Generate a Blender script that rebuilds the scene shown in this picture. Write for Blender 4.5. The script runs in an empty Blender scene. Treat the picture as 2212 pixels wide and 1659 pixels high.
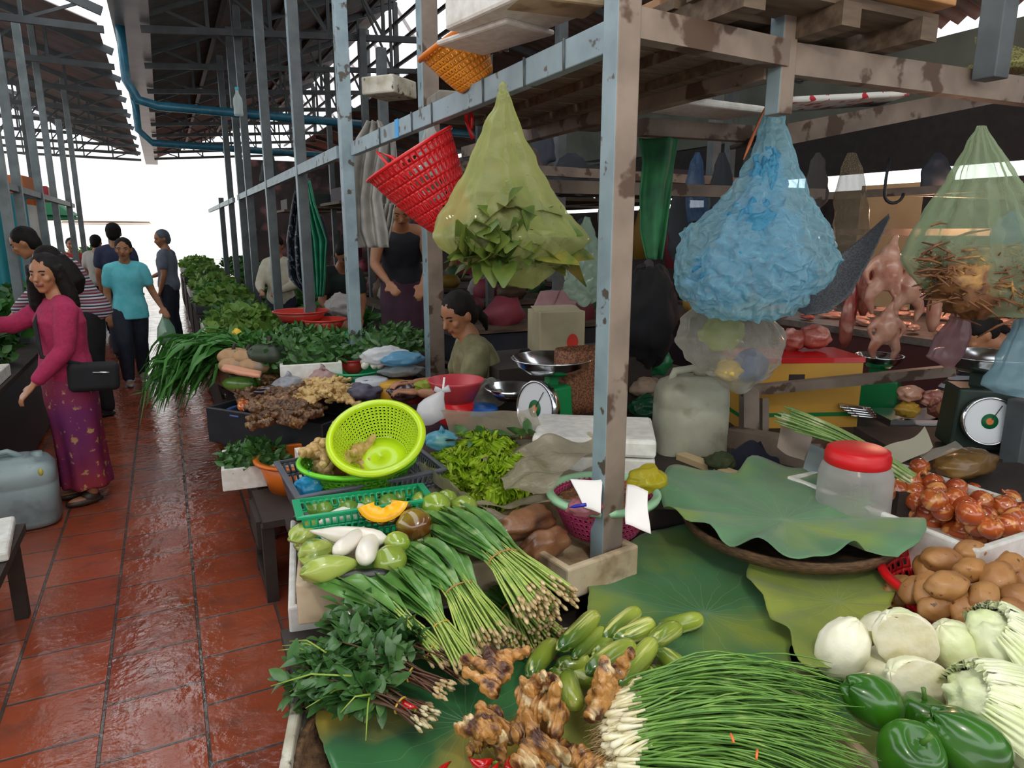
import bpy, math, random
from mathutils import Matrix, Vector, noise as mn
# ------------------------------------------------------------------ camera model (2212 x 1659)
F=1500.; CX,CY=1106.,829.5; H=1.6
PT=math.atan(328/F); YW=math.atan(756/(F*math.cos(PT)+328*math.sin(PT)))
cP,sP,cY,sY=math.cos(PT),math.sin(PT),math.cos(YW),math.sin(YW)
def ray(px,py):
    x=(px-CX)/F; u=-(py-CY)/F
    fy=cP+u*sP; uz=-sP+u*cP
    return (fy*sY+x*cY, fy*cY-x*sY, uz)
def at(px,py,z=None,X=None,Y=None,D=None):
    r=ray(px,py)
    if z is not None: t=(z-H)/r[2]
    elif X is not None: t=X/r[0]
    elif Y is not None: t=Y/r[1]
    else: t=D
    return Vector((r[0]*t,r[1]*t,H+r[2]*t))
def dep(v):
    z=v[2]-H; return (v[0]*sY+v[1]*cY)*cP-z*sP
def mpp(v): return dep(v)/F
def pxo(v):
    z=v[2]-H; f=v[0]*sY+v[1]*cY; r=v[0]*cY-v[1]*sY
    d=f*cP-z*sP; u=f*sP+z*cP
    return (CX+F*r/d, CY-F*u/d)
RT=Vector((cY,-sY,0)); FW=Vector((sY,cY,0)); UP=Vector((0,0,1))
col=bpy.context.scene.collection
R=random.Random(7)
rad=math.radians
# ------------------------------------------------------------------ geometry accumulator
class G:
    def __init__(s): s.v=[]; s.f=[]; s.m=[]; s.s=[]
    def add(s,vs,fs,mi=0,sm=True):
        o=len(s.v); s.v.extend([tuple(v) for v in vs]); s.f.extend([tuple(i+o for i in f) for f in fs])
        s.m.extend([mi]*len(fs)); s.s.extend([sm]*len(fs)); return s
    def box(s,c,d,rz=0,M=None,mi=0,taper=1.0):
        x,y,z=d[0]/2,d[1]/2,d[2]/2; t=taper
        vs=[Vector(p) for p in ((-x*t,-y*t,-z),(x*t,-y*t,-z),(x*t,y*t,-z),(-x*t,y*t,-z),(-x,-y,z),(x,-y,z),(x,y,z),(-x,y,z))]
        m=Matrix.Translation(c)@(M if M else Matrix.Rotation(rz,4,'Z'))
        return s.add([m@v for v in vs],[(0,3,2,1),(4,5,6,7),(0,1,5,4),(1,2,6,5),(2,3,7,6),(3,0,4,7)],mi,False)
    def beam(s,a,b,w,h,mi=0):
        a=Vector(a);b=Vector(b); d=b-a; L=d.length
        q=d.to_track_quat('X','Z').to_matrix().to_4x4()
        return s.box((a+b)/2,(L,w,h),M=q,mi=mi)
    def tube(s,pts,rr,n=8,mi=0,cap=True,sx=1.0):
        pts=[Vector(p) for p in pts]; k=len(pts)
        if not hasattr(rr,'__len__'): rr=[rr]*k
        vs=[];fs=[]
        t0=(pts[1]-pts[0]).normalized(); up=Vector((0,0,1)) if abs(t0.z)<.9 else Vector((1,0,0))
        a=t0.cross(up).normalized()
        for i,p in enumerate(pts):
            t=(pts[min(i+1,k-1)]-pts[max(i-1,0)]).normalized()
            a=(a-t*a.dot(t)).normalized(); b=t.cross(a)
            for j in range(n):
                th=2*math.pi*j/n; vs.append(p+(a*math.cos(th)*sx+b*math.sin(th))*rr[i])
        for i in range(k-1):
            for j in range(n):
                j2=(j+1)%n; fs.append((i*n+j,i*n+j2,(i+1)*n+j2,(i+1)*n+j))
        if cap: fs.append(tuple(range(n))[::-1]); fs.append(tuple((k-1)*n+j for j in range(n)))
        return s.add(vs,fs,mi)
    def lathe(s,prof,n=32,c=(0,0,0),sx=1,sy=1,mi=0,M=None,sup=0,skip=None):
        # prof: (r,z) list ; sup: superellipse power (0=round)
        c=Vector(c); vs=[];fs=[]
        for r,z in prof:
            for j in range(n):
                th=2*math.pi*j/n; x,y=math.cos(th),math.sin(th)
                if sup:
                    k=(abs(x)**sup+abs(y)**sup)**(-1/sup); x*=k;y*=k
                v=Vector((x*r*sx,y*r*sy,z))
                vs.append(c+(M@v if M else v))
        for i in range(len(prof)-1):
            for j in range(n):
                if skip and skip(i,j): continue
                j2=(j+1)%n; fs.append((i*n+j,i*n+j2,(i+1)*n+j2,(i+1)*n+j))
        return s.add(vs,fs,mi)
    def ell(s,c,r,n=16,m=10,M=None,mi=0,nz=0,ns=5,seed=0):
        c=Vector(c); vs=[];fs=[]
        if not hasattr(r,'__len__'): r=(r,r,r)
        def P(x,y,z):
            k=1+(nz*mn.noise(Vector((x,y,z))*ns+Vector((seed*3.1,seed*1.7,0))) if nz else 0)
            v=Vector((x*r[0]*k,y*r[1]*k,z*r[2]*k)); return c+(M@v if M else v)
        vs.append(P(0,0,-1))
        for i in range(1,m):
            ph=-math.pi/2+math.pi*i/m
            for j in range(n):
                th=2*math.pi*j/n; vs.append(P(math.cos(ph)*math.cos(th),math.cos(ph)*math.sin(th),math.sin(ph)))
        vs.append(P(0,0,1))
        for j in range(n): fs.append((0,1+(j+1)%n,1+j))
        for i in range(m-2):
            for j in range(n):
                a=1+i*n+j;b=1+i*n+(j+1)%n; fs.append((a,b,b+n,a+n))
        l=len(vs)-1; o=1+(m-2)*n
        for j in range(n): fs.append((o+j,o+(j+1)%n,l))
        return s.add(vs,fs,mi)
    def grid(s,fn,nu,nv,mi=0,sm=True,closeu=False):
        vs=[fn(i/(nu if closeu else nu-1) ,j/(nv-1)) for j in range(nv) for i in range(nu)]
        fs=[]
        for j in range(nv-1):
            for i in range(nu if closeu else nu-1):
                i2=(i+1)%nu; fs.append((j*nu+i,j*nu+i2,(j+1)*nu+i2,(j+1)*nu+i))
        return s.add(vs,fs,mi,sm)
    def leaf(s,p,d,nrm,L,W,curl=.3,mi=0,seg=4,shape=0):
        # blade leaf from p along d
        d=Vector(d).normalized(); nrm=Vector(nrm); sd=d.cross(nrm)
        if sd.length<1e-4: sd=Vector((1,0,0))
        sd.normalize(); up=sd.cross(d)
        vs=[];fs=[]
        for i in range(seg+1):
            t=i/seg
            w=W*(math.sin(math.pi*min(.98,t*.92+.06))**(.8) if shape==0 else (.25+.75*min(1,t*1.6))*(1 if t<.75 else max(.1,(1-t)*4)))/2
            q=Vector(p)+d*L*t-up*curl*L*t*t
            vs+= [q-sd*w+up*w*.25,q,q+sd*w+up*w*.25]
        for i in range(seg):
            a=i*3; fs+=[(a,a+1,a+4,a+3),(a+1,a+2,a+5,a+4)]
        return s.add(vs,fs,mi)
    def mesh(s,name,mats,origin=None):
        me=bpy.data.meshes.new(name)
        vs=s.v
        if origin is not None: ox,oy,oz=origin; vs=[(x-ox,y-oy,z-oz) for x,y,z in vs]
        me.from_pydata(vs,[],s.f)
        for m in (mats if isinstance(mats,(list,tuple)) else [mats]): me.materials.append(m)
        me.polygons.foreach_set('material_index',s.m); me.polygons.foreach_set('use_smooth',s.s)
        me.update(); return me
    def base(s):
        xs=[v[0] for v in s.v];ys=[v[1] for v in s.v];zs=[v[2] for v in s.v]
        return Vector(((min(xs)+max(xs))/2,(min(ys)+max(ys))/2,min(zs)))
def tag(o,label=None,cat=None,group=None,kind=None):
    if label: o['label']=label
    if cat: o['category']=cat
    if group: o['group']=group
    if kind: o['kind']=kind
    return o
def wloc(o):
    v=Vector(o.location)
    while o.parent: o=o.parent; v+=Vector(o.location)
    return v
def obj(name,g,mats,parent=None,label=None,cat=None,group=None,kind=None,mods=None):
    b=g.base(); o=bpy.data.objects.new(name,g.mesh(name,mats,b)); col.objects.link(o)
    if parent is not None: o.parent=parent; o.location=b-wloc(parent)
    else: o.location=b
    return tag(o,label,cat,group,kind)
def root(name,loc,label,cat,group=None):
    o=bpy.data.objects.new(name,None); o.empty_display_size=.05; col.objects.link(o); o.location=Vector(loc)
    return tag(o,label,cat,group)
def inst(me,name,mat,label=None,cat=None,group=None,parent=None):
    o=bpy.data.objects.new(name,me); col.objects.link(o); o.matrix_world=mat
    if parent is not None: o.parent=parent
    return tag(o,label,cat,group)
def solid(o,t,off=0):
    m=o.modifiers.new('thickness','SOLIDIFY'); m.thickness=t; m.offset=off; return o
def bev(o,w,n=2):
    m=o.modifiers.new('edges','BEVEL'); m.width=w; m.segments=n; m.limit_method='ANGLE'; return o
def sub(o,n=1):
    m=o.modifiers.new('smooth','SUBSURF'); m.levels=n; m.render_levels=n; return o
def fuse(g,vox,name,mats,smooth=3,disp=None,matfn=None):
    """one continuous skin over overlapping solids"""
    me=g.mesh(name,mats); o=bpy.data.objects.new(name+'_raw',me); col.objects.link(o)
    r=o.modifiers.new('r','REMESH'); r.mode='VOXEL'; r.voxel_size=vox; r.use_smooth_shade=True
    if smooth: sm=o.modifiers.new('s','SMOOTH'); sm.iterations=smooth; sm.factor=.5
    dg=bpy.context.evaluated_depsgraph_get(); out=bpy.data.meshes.new_from_object(o.evaluated_get(dg))
    bpy.data.objects.remove(o); bpy.data.meshes.remove(me)
    out.materials.clear()
    for m in (mats if isinstance(mats,(list,tuple)) else [mats]): out.materials.append(m)
    g2=G(); vs=[v.co.copy() for v in out.vertices]
    if disp:
        ns=[v.normal.copy() for v in out.vertices]
        vs=[v+n*disp(v) for v,n in zip(vs,ns)]
    g2.v=[tuple(v) for v in vs]; g2.f=[tuple(p.vertices) for p in out.polygons]; g2.s=[True]*len(g2.f)
    g2.m=[0]*len(g2.f)
    if matfn:
        for i,f in enumerate(g2.f):
            c=sum((vs[k] for k in f),Vector())/len(f); g2.m[i]=matfn(c)
    bpy.data.meshes.remove(out); return g2
def frm(x,z):
    """matrix with local X along x and Z near z"""
    x=Vector(x).normalized(); y=Vector(z).cross(x).normalized(); z=x.cross(y)
    return Matrix((x,y,z)).transposed().to_4x4()
ORD=['first','second','third','fourth','fifth','sixth','seventh','eighth','ninth','tenth','eleventh','twelfth','thirteenth','fourteenth','fifteenth','sixteenth','seventeenth','eighteenth','nineteenth','twentieth']
def rowlabels(items,base,where,nrow,dirs=('back','front')):
    """labels by heap row (back to front) and place in the row"""
    it=sorted(items,key=lambda o:pxo(o.matrix_world.translation if o.parent is None else o.location)[1])
    n=len(it); k=0
    names={1:['only'],2:['back','front'],3:['back','middle','front'],4:['back','second','third','front'],5:['back','second','middle','fourth','front'],6:['back','second','third','fourth','fifth','front'],7:['back','second','third','fourth','fifth','sixth','front']}[nrow]
    for r in range(nrow):
        seg=it[round(n*r/nrow):round(n*(r+1)/nrow)]
        seg.sort(key=lambda o:pxo(o.location)[0])
        for j,o in enumerate(seg):
            o['label']='%s, %s row, %s from the left, %s'%(base,names[r],ORD[min(j,19)],where)
# ------------------------------------------------------------------ materials
def newmat(name):
    m=bpy.data.materials.new(name); m.use_nodes=True; n=m.node_tree.nodes; b=n['Principled BSDF']; return m,m.node_tree,b
def hexc(h):
    c=[int(h[i:i+2],16)/255 for i in (0,2,4)]; return tuple((x/12.92 if x<=.04045 else ((x+.055)/1.055)**2.4) for x in c)+(1,)
def M(name,c1,c2=None,rough=.5,scale=12,bump=0,bscale=None,metal=0,spec=.5,coat=0,lo=.35,hi=.65,c3=None,s3=3,lo3=.55,hi3=.7,var=0,stretch=None,sss=0,detail=4,alpha=1,trans=0,det2=6):
    m,t,b=newmat(name); N=t.nodes; L=t.links
    b.inputs['Roughness'].default_value=rough; b.inputs['Metallic'].default_value=metal
    b.inputs['Specular IOR Level'].default_value=spec; b.inputs['Coat Weight'].default_value=coat; b.inputs['Coat Roughness'].default_value=.08
    if sss: b.inputs['Subsurface Weight'].default_value=sss; b.inputs['Subsurface Radius'].default_value=(.02,.02,.01); b.inputs['Subsurface Scale'].default_value=.5
    b.inputs['Alpha'].default_value=alpha; b.inputs['Transmission Weight'].default_value=trans
    co=N.new('ShaderNodeTexCoord'); src=co.outputs['Object']
    if stretch or var:
        mp=N.new('ShaderNodeMapping'); L.new(src,mp.inputs[0]); src=mp.outputs[0]
        if stretch: mp.inputs['Scale'].default_value=stretch
        if var:
            oi=N.new('ShaderNodeObjectInfo'); mu=N.new('ShaderNodeMath'); mu.operation='MULTIPLY'; mu.inputs[1].default_value=37.; L.new(oi.outputs['Random'],mu.inputs[0]); L.new(mu.outputs[0],mp.inputs['Location'])
    def nz(sc,lo,hi,d=detail):
        n=N.new('ShaderNodeTexNoise'); n.inputs['Scale'].default_value=sc; n.inputs['Detail'].default_value=d; L.new(src,n.inputs['Vector'])
        r=N.new('ShaderNodeMapRange'); r.inputs[1].default_value=lo; r.inputs[2].default_value=hi; L.new(n.outputs['Fac'],r.inputs[0]); return r.outputs[0]
    c=None
    if c2:
        mx=N.new('ShaderNodeMix'); mx.data_type='RGBA'; mx.inputs[6].default_value=hexc(c1); mx.inputs[7].default_value=hexc(c2); L.new(nz(scale,lo,hi),mx.inputs[0]); c=mx.outputs[2]
        if c3:
            m2=N.new('ShaderNodeMix'); m2.data_type='RGBA'; L.new(c,m2.inputs[6]); m2.inputs[7].default_value=hexc(c3); L.new(nz(s3,lo3,hi3),m2.inputs[0]); c=m2.outputs[2]
    if var:
        hs=N.new('ShaderNodeHueSaturation')
        mr=N.new('ShaderNodeMapRange'); mr.inputs[3].default_value=1-var; mr.inputs[4].default_value=1+var; L.new(oi.outputs['Random'],mr.inputs[0]); L.new(mr.outputs[0],hs.inputs['Value'])
        if c: L.new(c,hs.inputs['Color'])
        else: hs.inputs['Color'].default_value=hexc(c1)
        c=hs.outputs[0]
    if c: L.new(c,b.inputs['Base Color'])
    else: b.inputs['Base Color'].default_value=hexc(c1)
    if bump:
        n=N.new('ShaderNodeTexNoise'); n.inputs['Scale'].default_value=bscale or scale; n.inputs['Detail'].default_value=det2; L.new(src,n.inputs['Vector'])
        bp=N.new('ShaderNodeBump'); bp.inputs['Strength'].default_value=bump; bp.inputs['Distance'].default_value=.01; L.new(n.outputs['Fac'],bp.inputs['Height']); L.new(bp.outputs[0],b.inputs['Normal'])
    return m
def film(name,c,opac=.35,rough=.18,edge=.5,c2=None,sc=14,bump=.4):
    """thin plastic film: partly see-through, thicker at grazing angles"""
    m,t,b=newmat(name); N=t.nodes; L=t.links
    b.inputs['Base Color'].default_value=hexc(c); b.inputs['Roughness'].default_value=rough
    co=N.new('ShaderNodeTexCoord')
    n=N.new('ShaderNodeTexNoise'); n.inputs['Scale'].default_value=sc; n.inputs['Detail'].default_value=3; L.new(co.outputs['Object'],n.inputs['Vector'])
    bp=N.new('ShaderNodeBump'); bp.inputs['Strength'].default_value=bump; bp.inputs['Distance'].default_value=.02; L.new(n.outputs['Fac'],bp.inputs['Height']); L.new(bp.outputs[0],b.inputs['Normal'])
    if c2:
        mx=N.new('ShaderNodeMix'); mx.data_type='RGBA'; mx.inputs[6].default_value=hexc(c); mx.inputs[7].default_value=hexc(c2); L.new(n.outputs['Fac'],mx.inputs[0]); L.new(mx.outputs[2],b.inputs['Base Color'])
    tl=N.new('ShaderNodeBsdfTranslucent'); tl.inputs[0].default_value=hexc(c)
    ms=N.new('ShaderNodeMixShader'); ms.inputs[0].default_value=.4; L.new(b.outputs[0],ms.inputs[1]); L.new(tl.outputs[0],ms.inputs[2])
    tr=N.new('ShaderNodeBsdfTransparent')
    k=[1-(1-v)*.25 for v in hexc(c)[:3]]; tr.inputs[0].default_value=(*k,1)
    lw=N.new('ShaderNodeLayerWeight'); lw.inputs[0].default_value=.35
    mr=N.new('ShaderNodeMapRange'); mr.inputs[3].default_value=opac; mr.inputs[4].default_value=min(1,opac+edge); L.new(lw.outputs['Facing'],mr.inputs[0])
    m2=N.new('ShaderNodeMixShader'); L.new(mr.outputs[0],m2.inputs[0]); L.new(tr.outputs[0],m2.inputs[1]); L.new(ms.outputs[0],m2.inputs[2])
    out=[x for x in N if x.type=='OUTPUT_MATERIAL'][0]; L.new(m2.outputs[0],out.inputs[0]); return m
def leafmat(name,c1,c2,rough=.4,scale=9,tl=.25,c3=None,**k):
    m=M(name,c1,c2,rough=rough,scale=scale,c3=c3,**k); t=m.node_tree; N=t.nodes; L=t.links; b=N['Principled BSDF']
    tr=N.new('ShaderNodeBsdfTranslucent'); src=b.inputs['Base Color']
    if src.is_linked: L.new(src.links[0].from_socket,tr.inputs[0])
    ms=N.new('ShaderNodeMixShader'); ms.inputs[0].default_value=tl; out=[x for x in N if x.type=='OUTPUT_MATERIAL'][0]
    L.new(b.outputs[0],ms.inputs[1]); L.new(tr.outputs[0],ms.inputs[2]); L.new(ms.outputs[0],out.inputs[0]); return m
steel=M('painted_steel','8fa3aa','7c8f96',rough=.45,scale=9,bump=.1,c3='4c443a',s3=16,lo3=.62,hi3=.66)
rust=M('rusty_steel','8a7a6c','75665a',rough=.6,scale=9,bump=.25,c3='4f3a2c',s3=7,lo3=.56,hi3=.6)
dsteel=M('dark_steel','565c5e','454a4c',rough=.5,scale=8)
wood=M('old_wood','6b5a49','493a2d',rough=.75,scale=5,bump=.3,stretch=(1,6,6))
woodo=M('raw_board','b98a5a','9a6c40',rough=.7,scale=4,bump=.2,stretch=(1,8,8))
dwood=M('dark_wood','3b302a','2a221e',rough=.7,scale=7,bump=.3)
black=M('black_plastic','24272c','1c1e22',rough=.45)
foam=M('foam','e8e6e0','d6d2c8',rough=.6,scale=30,bump=.15,c3='a99c86',s3=5,lo3=.58,hi3=.8)
foamd=M('dirty_foam','c9b79b','a8906f',rough=.7,scale=9,bump=.3,c3='6f5a41',s3=12,lo3=.55,hi3=.75)
foamg=M('grimy_foam','cfcaba','a39c86',rough=.7,scale=12,bump=.35,c3='3f3f30',s3=26,lo3=.58,hi3=.66)
chrome=M('chrome','d8dadc',rough=.16,metal=1)
white=M('white_enamel','eef0f2',rough=.35)
redp=M('red_plastic','d3141c',rough=.35,coat=.2)
# ================================================================== setting
def floormat():
    m,t,b=newmat('wet_terracotta_tiles'); N=t.nodes; L=t.links
    co=N.new('ShaderNodeTexCoord'); sp=N.new('ShaderNodeSeparateXYZ'); L.new(co.outputs['Object'],sp.inputs[0])
    cb=N.new('ShaderNodeCombineXYZ')
    a=N.new('ShaderNodeMath'); a.operation='ADD'; a.inputs[1].default_value=.312*40+.02; L.new(sp.outputs['X'],a.inputs[0])
    c=N.new('ShaderNodeMath'); c.operation='ADD'; c.inputs[1].default_value=6.0-.055; L.new(sp.outputs['Y'],c.inputs[0])
    L.new(c.outputs[0],cb.inputs['X']); L.new(a.outputs[0],cb.inputs['Y'])
    br=N.new('ShaderNodeTexBrick'); br.inputs['Scale'].default_value=1; br.inputs['Brick Width'].default_value=.302; br.inputs['Row Height'].default_value=.312; br.inputs['Mortar Size'].default_value=.0065; br.inputs['Mortar Smooth'].default_value=.3
    br.offset=.5; br.offset_frequency=2; br.inputs['Color1'].default_value=hexc('8e4129'); br.inputs['Color2'].default_value=hexc('a04f34'); br.inputs['Mortar'].default_value=hexc('4f4742'); L.new(cb.outputs[0],br.inputs['Vector'])
    def nz(sc,lo,hi,d=5,rough=.5):
        n=N.new('ShaderNodeTexNoise'); n.inputs['Scale'].default_value=sc; n.inputs['Detail'].default_value=d; n.inputs['Roughness'].default_value=rough; L.new(co.outputs['Object'],n.inputs['Vector'])
        r=N.new('ShaderNodeMapRange'); r.inputs[1].default_value=lo; r.inputs[2].default_value=hi; L.new(n.outputs['Fac'],r.inputs[0]); return r.outputs[0],n.outputs['Fac']
    mud,_=nz(7,.5,.7,8)
    mx=N.new('ShaderNodeMix'); mx.data_type='RGBA'; mx.inputs[7].default_value=hexc('6e4438'); 
    k=N.new('ShaderNodeMath'); k.operation='MULTIPLY'; k.inputs[1].default_value=.6; L.new(mud,k.inputs[0]); L.new(k.outputs[0],mx.inputs[0]); L.new(br.outputs['Color'],mx.inputs[6]); L.new(mx.outputs[2],b.inputs['Base Color'])
    wet,wf=nz(5,.44,.56,6)
    rr=N.new('ShaderNodeMapRange'); rr.inputs[3].default_value=.22; rr.inputs[4].default_value=.045; L.new(wet,rr.inputs[0]); L.new(rr.outputs[0],b.inputs['Roughness'])
    b.inputs['Specular IOR Level'].default_value=.85
    bp=N.new('ShaderNodeBump'); bp.inputs['Strength'].default_value=.7; bp.inputs['Distance'].default_value=.006; bp.invert=True; L.new(br.outputs['Fac'],bp.inputs['Height'])
    _,n2=nz(22,0,1,5); bp2=N.new('ShaderNodeBump'); bp2.inputs['Strength'].default_value=.6; bp2.inputs['Distance'].default_value=.006; L.new(n2,bp2.inputs['Height']); L.new(bp.outputs[0],bp2.inputs['Normal']); L.new(bp2.outputs[0],b.inputs['Normal'])
    return m
o=bpy.data.objects.new('floor',G().add([(-14,-2,0),(14,-2,0),(14,30,0),(-14,30,0)],[(0,1,2,3)],0,False).mesh('floor',floormat())); col.objects.link(o); o['kind']='structure'
o=obj('ground',G().add([(-40,30,-.01),(40,30,-.01),(40,90,-.01),(-40,90,-.01)],[(0,1,2,3)],0,False),M('pale_concrete','b9b4ac','a39e96',rough=.4),kind='structure')
# roof sheets: corrugated
roofm=M('old_roof_sheet','6a6866','5a5653',rough=.65,scale=3,c3='705a50',s3=2,var=.05)
roofb=M('brown_roof_sheet','6d5f58','54463f',rough=.6,scale=3)
def corr(name,a,b,y0,y1,mat,step=.09,amp=.018,kind='structure',**k):
    # sheet spanning from point a=(x,z) to b=(x,z), waves run along the slope, repeated in Y
    g=G(); n=int((y1-y0)/step)*4+1; vs=[];fs=[]
    for i in range(n):
        y=y0+(y1-y0)*i/(n-1); w=amp*math.sin(i*math.pi/2)
        vs+=[(a[0],y,a[1]+w),(b[0],y,b[1]+w)]
    for i in range(n-1): fs.append((2*i,2*i+1,2*i+3,2*i+2))
    g.add(vs,fs); return obj(name,g,mat,kind=kind,**k)
corr('ceiling',(.09,3.95),(4.1,5.6),6.0,26,roofm)
corr('ceiling',(4.0,4.22),(7.0,3.56),3.0,9.5,roofb,amp=.03,step=.16)
corr('ceiling',(4.0,4.22),(7.0,3.56),9.5,26,roofb)
corr('ceiling',(-.45,3.97),(-2.6,4.75),10.0,26,roofm)
corr('ceiling',(-.5,3.97),(-1.3,4.3),5.5,7.2,roofm)
corr('ceiling',(-3.0,4.95),(-5.5,5.9),6.0,26,roofm)
corr('ceiling',(-.9,4.6),(-8,5.6),-5,9,roofm)  # near roof added with an open slot to limit daylight on the stall
corr('ceiling',(.9,4.3),(4.1,5.6),-5,6.0,roofm)  # right half of the added near roof, dimming the sky light
obj('wall_added_back',G().box((0,-5,1.3),(18,.1,2.6)),M('back_wall_paint','8a8478','7a746a',rough=.8,scale=2),kind='structure',label='added wall behind the camera, blocking light from behind')  # unseen wall added to cut the light coming from behind
obj('wall_left',G().box((-8,2,1.3),(.1,14,2.6)),M('left_wall_paint','8a8478','7a746a',rough=.8,scale=2),kind='structure',label='low wall along the left side of the hall')
corr('ceiling',(4.0,4.22),(7.0,3.56),-4,3,roofb)  # added out of view, closing the near side roof against daylight
# far roof end, more roofs dropping beyond
g=G(); g.box((-.09,16,3.83),(.36,22,.06)); g.box((-.26,16,3.93),(.03,22,.2)); g.box((.08,16,3.93),(.03,22,.2)); 
obj('trim_1',g,M('gutter_metal','8d9294','767c7e',rough=.4,scale=2),label='grey sheet metal gutter',kind='structure')
trm=M('truss_steel','4c5052','3c4042',rough=.6,scale=5)
ti=2
for k in range(10):
    y=7.2+k*1.9
    g=G()
    g.beam((-.0,y,3.9),(4.05,y,5.5),.05,.09); g.beam((0,y,3.75),(4.05,y,4.05),.05,.07)
    for j in range(1,6):
        x=4.05*j/6; z0=3.75+.3*j/6; z1=3.9+1.6*j/6; g.beam((x,y,z0),(x,y,z1),.03,.04)
        x2=4.05*(j-.7)/6; g.beam((x,y,z0+.02),(x2,y,3.9+1.6*(j-.7)/6),.025,.03)
    g.beam((4.05,y,4.2),(4.05,y,5.55),.06,.08)
    g.beam((4.05,y,5.5),(5.0,y-.1,4.1),.04,.05); g.beam((4.05,y,4.15),(7,y,3.5),.05,.08)
    obj('trim_%d'%ti,g,trm,label='dark steel roof truss of the tall bay, %s from the camera end'%ORD[k],kind='structure'); ti+=1
    g=G(); g.beam((-.35,y,3.88),(-5.5,y,5.75),.05,.09); g.beam((-.35,y,3.7),(-5.5,y,3.8),.05,.07)
    for j in range(1,7):
        x=-.35-5.1*j/7; g.beam((x,y,3.72),(x,y,3.9+1.85*j/7),.03,.035); g.beam((x,y,3.72),(x+.6,y,3.7+1.85*j/7),.025,.03)
    obj('trim_%d'%ti,g,trm,label='dark steel roof truss over the left stalls, %s from the camera end'%ORD[k],kind='structure'); ti+=1
for x,z in ((.9,4.25),(1.8,4.62),(2.7,4.97),(3.5,5.28)):
    obj('trim_%d'%ti,G().box((x,16,z),(.06,20,.07)),trm,label='long roof purlin',kind='structure'); ti+=1
for x,z in ((4.05,4.5),(4.05,4.85),(4.05,5.2)):
    obj('trim_%d'%ti,G().box((x,16,z),(.04,20,.05)),trm,label='clerestory rail',kind='structure'); ti+=1
# clerestory glazing: pale corrugated fibreglass, with gaps
fib=film('fibreglass','e9e0de',opac=.55,rough=.4,edge=.2)
for i,(y0,y1) in enumerate(((6.5,10.5),(10.9,14.5),(14.8,19),(19.2,26))):
    g=G(); g.grid(lambda u,v:(4.1+.01*math.sin(u*(y1-y0)*60),y0+(y1-y0)*u,4.42+1.13*v),80,2)
    obj('window_%d'%(i+1),g,fib,label='pale fibreglass sheet in the clerestory',kind='structure')
# right hand side wall of the hall: grey tarpaulin above cream wall
tarp=M('grey_tarp','6f7468','5d6157',rough=.7,scale=2,bump=.2)
g=G(); g.grid(lambda u,v:(7.0+.04*math.sin(u*40)+.05*math.sin(v*5),-3.+u*27,2.78+.66*v),90,6); obj('wall_right',g,tarp,label='grey tarpaulin hung under the eaves',kind='structure')
cream=M('cream_wall','d9b98c','c9a578',rough=.7,scale=2)
ya=at(1985,500,X=7).y; yb_=at(1852,500,X=7).y; g=G(); g.box((7.05,(ya+yb_)/2,1.05),(.1,yb_-ya,2.1)); obj('wall_right_upper',G().box((7.08,9.5,2.55),(.06,25,.62)),M('dim_upper_wall','2e2a28','242020',rough=.8),label='wall band under the grey tarpaulin, interior shade put in its dark colour',kind='structure'); obj('wall_right_near',G().box((7.05,(ya-6)/2,1.05),(.1,ya+6,2.1)),M('dim_near_wall','3a302c','2c2624',rough=.8),label='dim lower wall at the right of the meat stall',kind='structure'); obj('wall_right_mid',G().box((7.05,(yb_+7.5)/2,1.0),(.1,7.5-yb_,1.95)),M('dim_mid_wall','3c3634','2e2a2a',rough=.8),label='dim lower wall left of the cream one',kind='structure'); obj('wall_right_lower',g,cream,label='cream wall behind the meat stall',kind='structure')  # upper band's dark colour stands for the shaded interior
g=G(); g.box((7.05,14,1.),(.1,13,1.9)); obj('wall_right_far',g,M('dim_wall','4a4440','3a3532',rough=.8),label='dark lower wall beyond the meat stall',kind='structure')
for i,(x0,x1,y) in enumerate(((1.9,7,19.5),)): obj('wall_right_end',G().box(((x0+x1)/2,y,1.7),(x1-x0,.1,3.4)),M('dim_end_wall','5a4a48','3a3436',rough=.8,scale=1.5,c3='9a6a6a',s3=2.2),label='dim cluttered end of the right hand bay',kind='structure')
# blue pipe under the gutter running to the right
g=G(); g.tube([(-.2,9.3,3.8),(-.2,9.3,3.25),(-.1,9.3,3.05),(.1,9.3,3.0),(4.0,9.3,2.92)],.05,10)
g.tube([(-.2,14,3.8),(-.2,14,3.3),(-.0,14,3.1),(4.0,14,3.0)],.06,10)
obj('trim_%d'%ti,g,M('blue_pipe','2d6f86','245a70',rough=.35),label='teal drain pipe under the gutter',kind='structure'); ti+=1
# ------------------------------------------------------------------ posts and frames
def post(v,top,w,name='post',parent=None,bot=0,mats=None,**k):
    g=G(); g.box((v[0],v[1],(top+bot)/2),(w,w,top-bot))
    # aisle-facing side painted, the others rust brown
    for i in range(len(g.f)): g.m[i]=1
    g.m[5]=0; g.m[3]=0
    o=obj(name,g,mats or [steel,rust],parent,**k); bev(o,.004); return o
ZR=2.06
fr=root('shelf_scaffold',(1.02,1.52,0),'grey painted steel scaffold of the nearest stall, its chipped corner post in front','scaffold')
MX,MY=1.035,1.505
post((MX,MY),2.45,.066,parent=fr,label='thick chipped post at the aisle corner')
g=G(); g.box((MX-.015,(MY+4.12)/2-.02,ZR),(.035,4.12-MY+.0,.075)); 
o=obj('rail',g,[steel],fr); bev(o,.003)
for y in (1.72,1.95,2.25,2.75,3.0,3.5): obj('tie_wire',G().tube([(MX-.034,y,ZR-.04),(MX-.036,y,ZR+.04)],.004,5),dsteel,fr)
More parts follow.
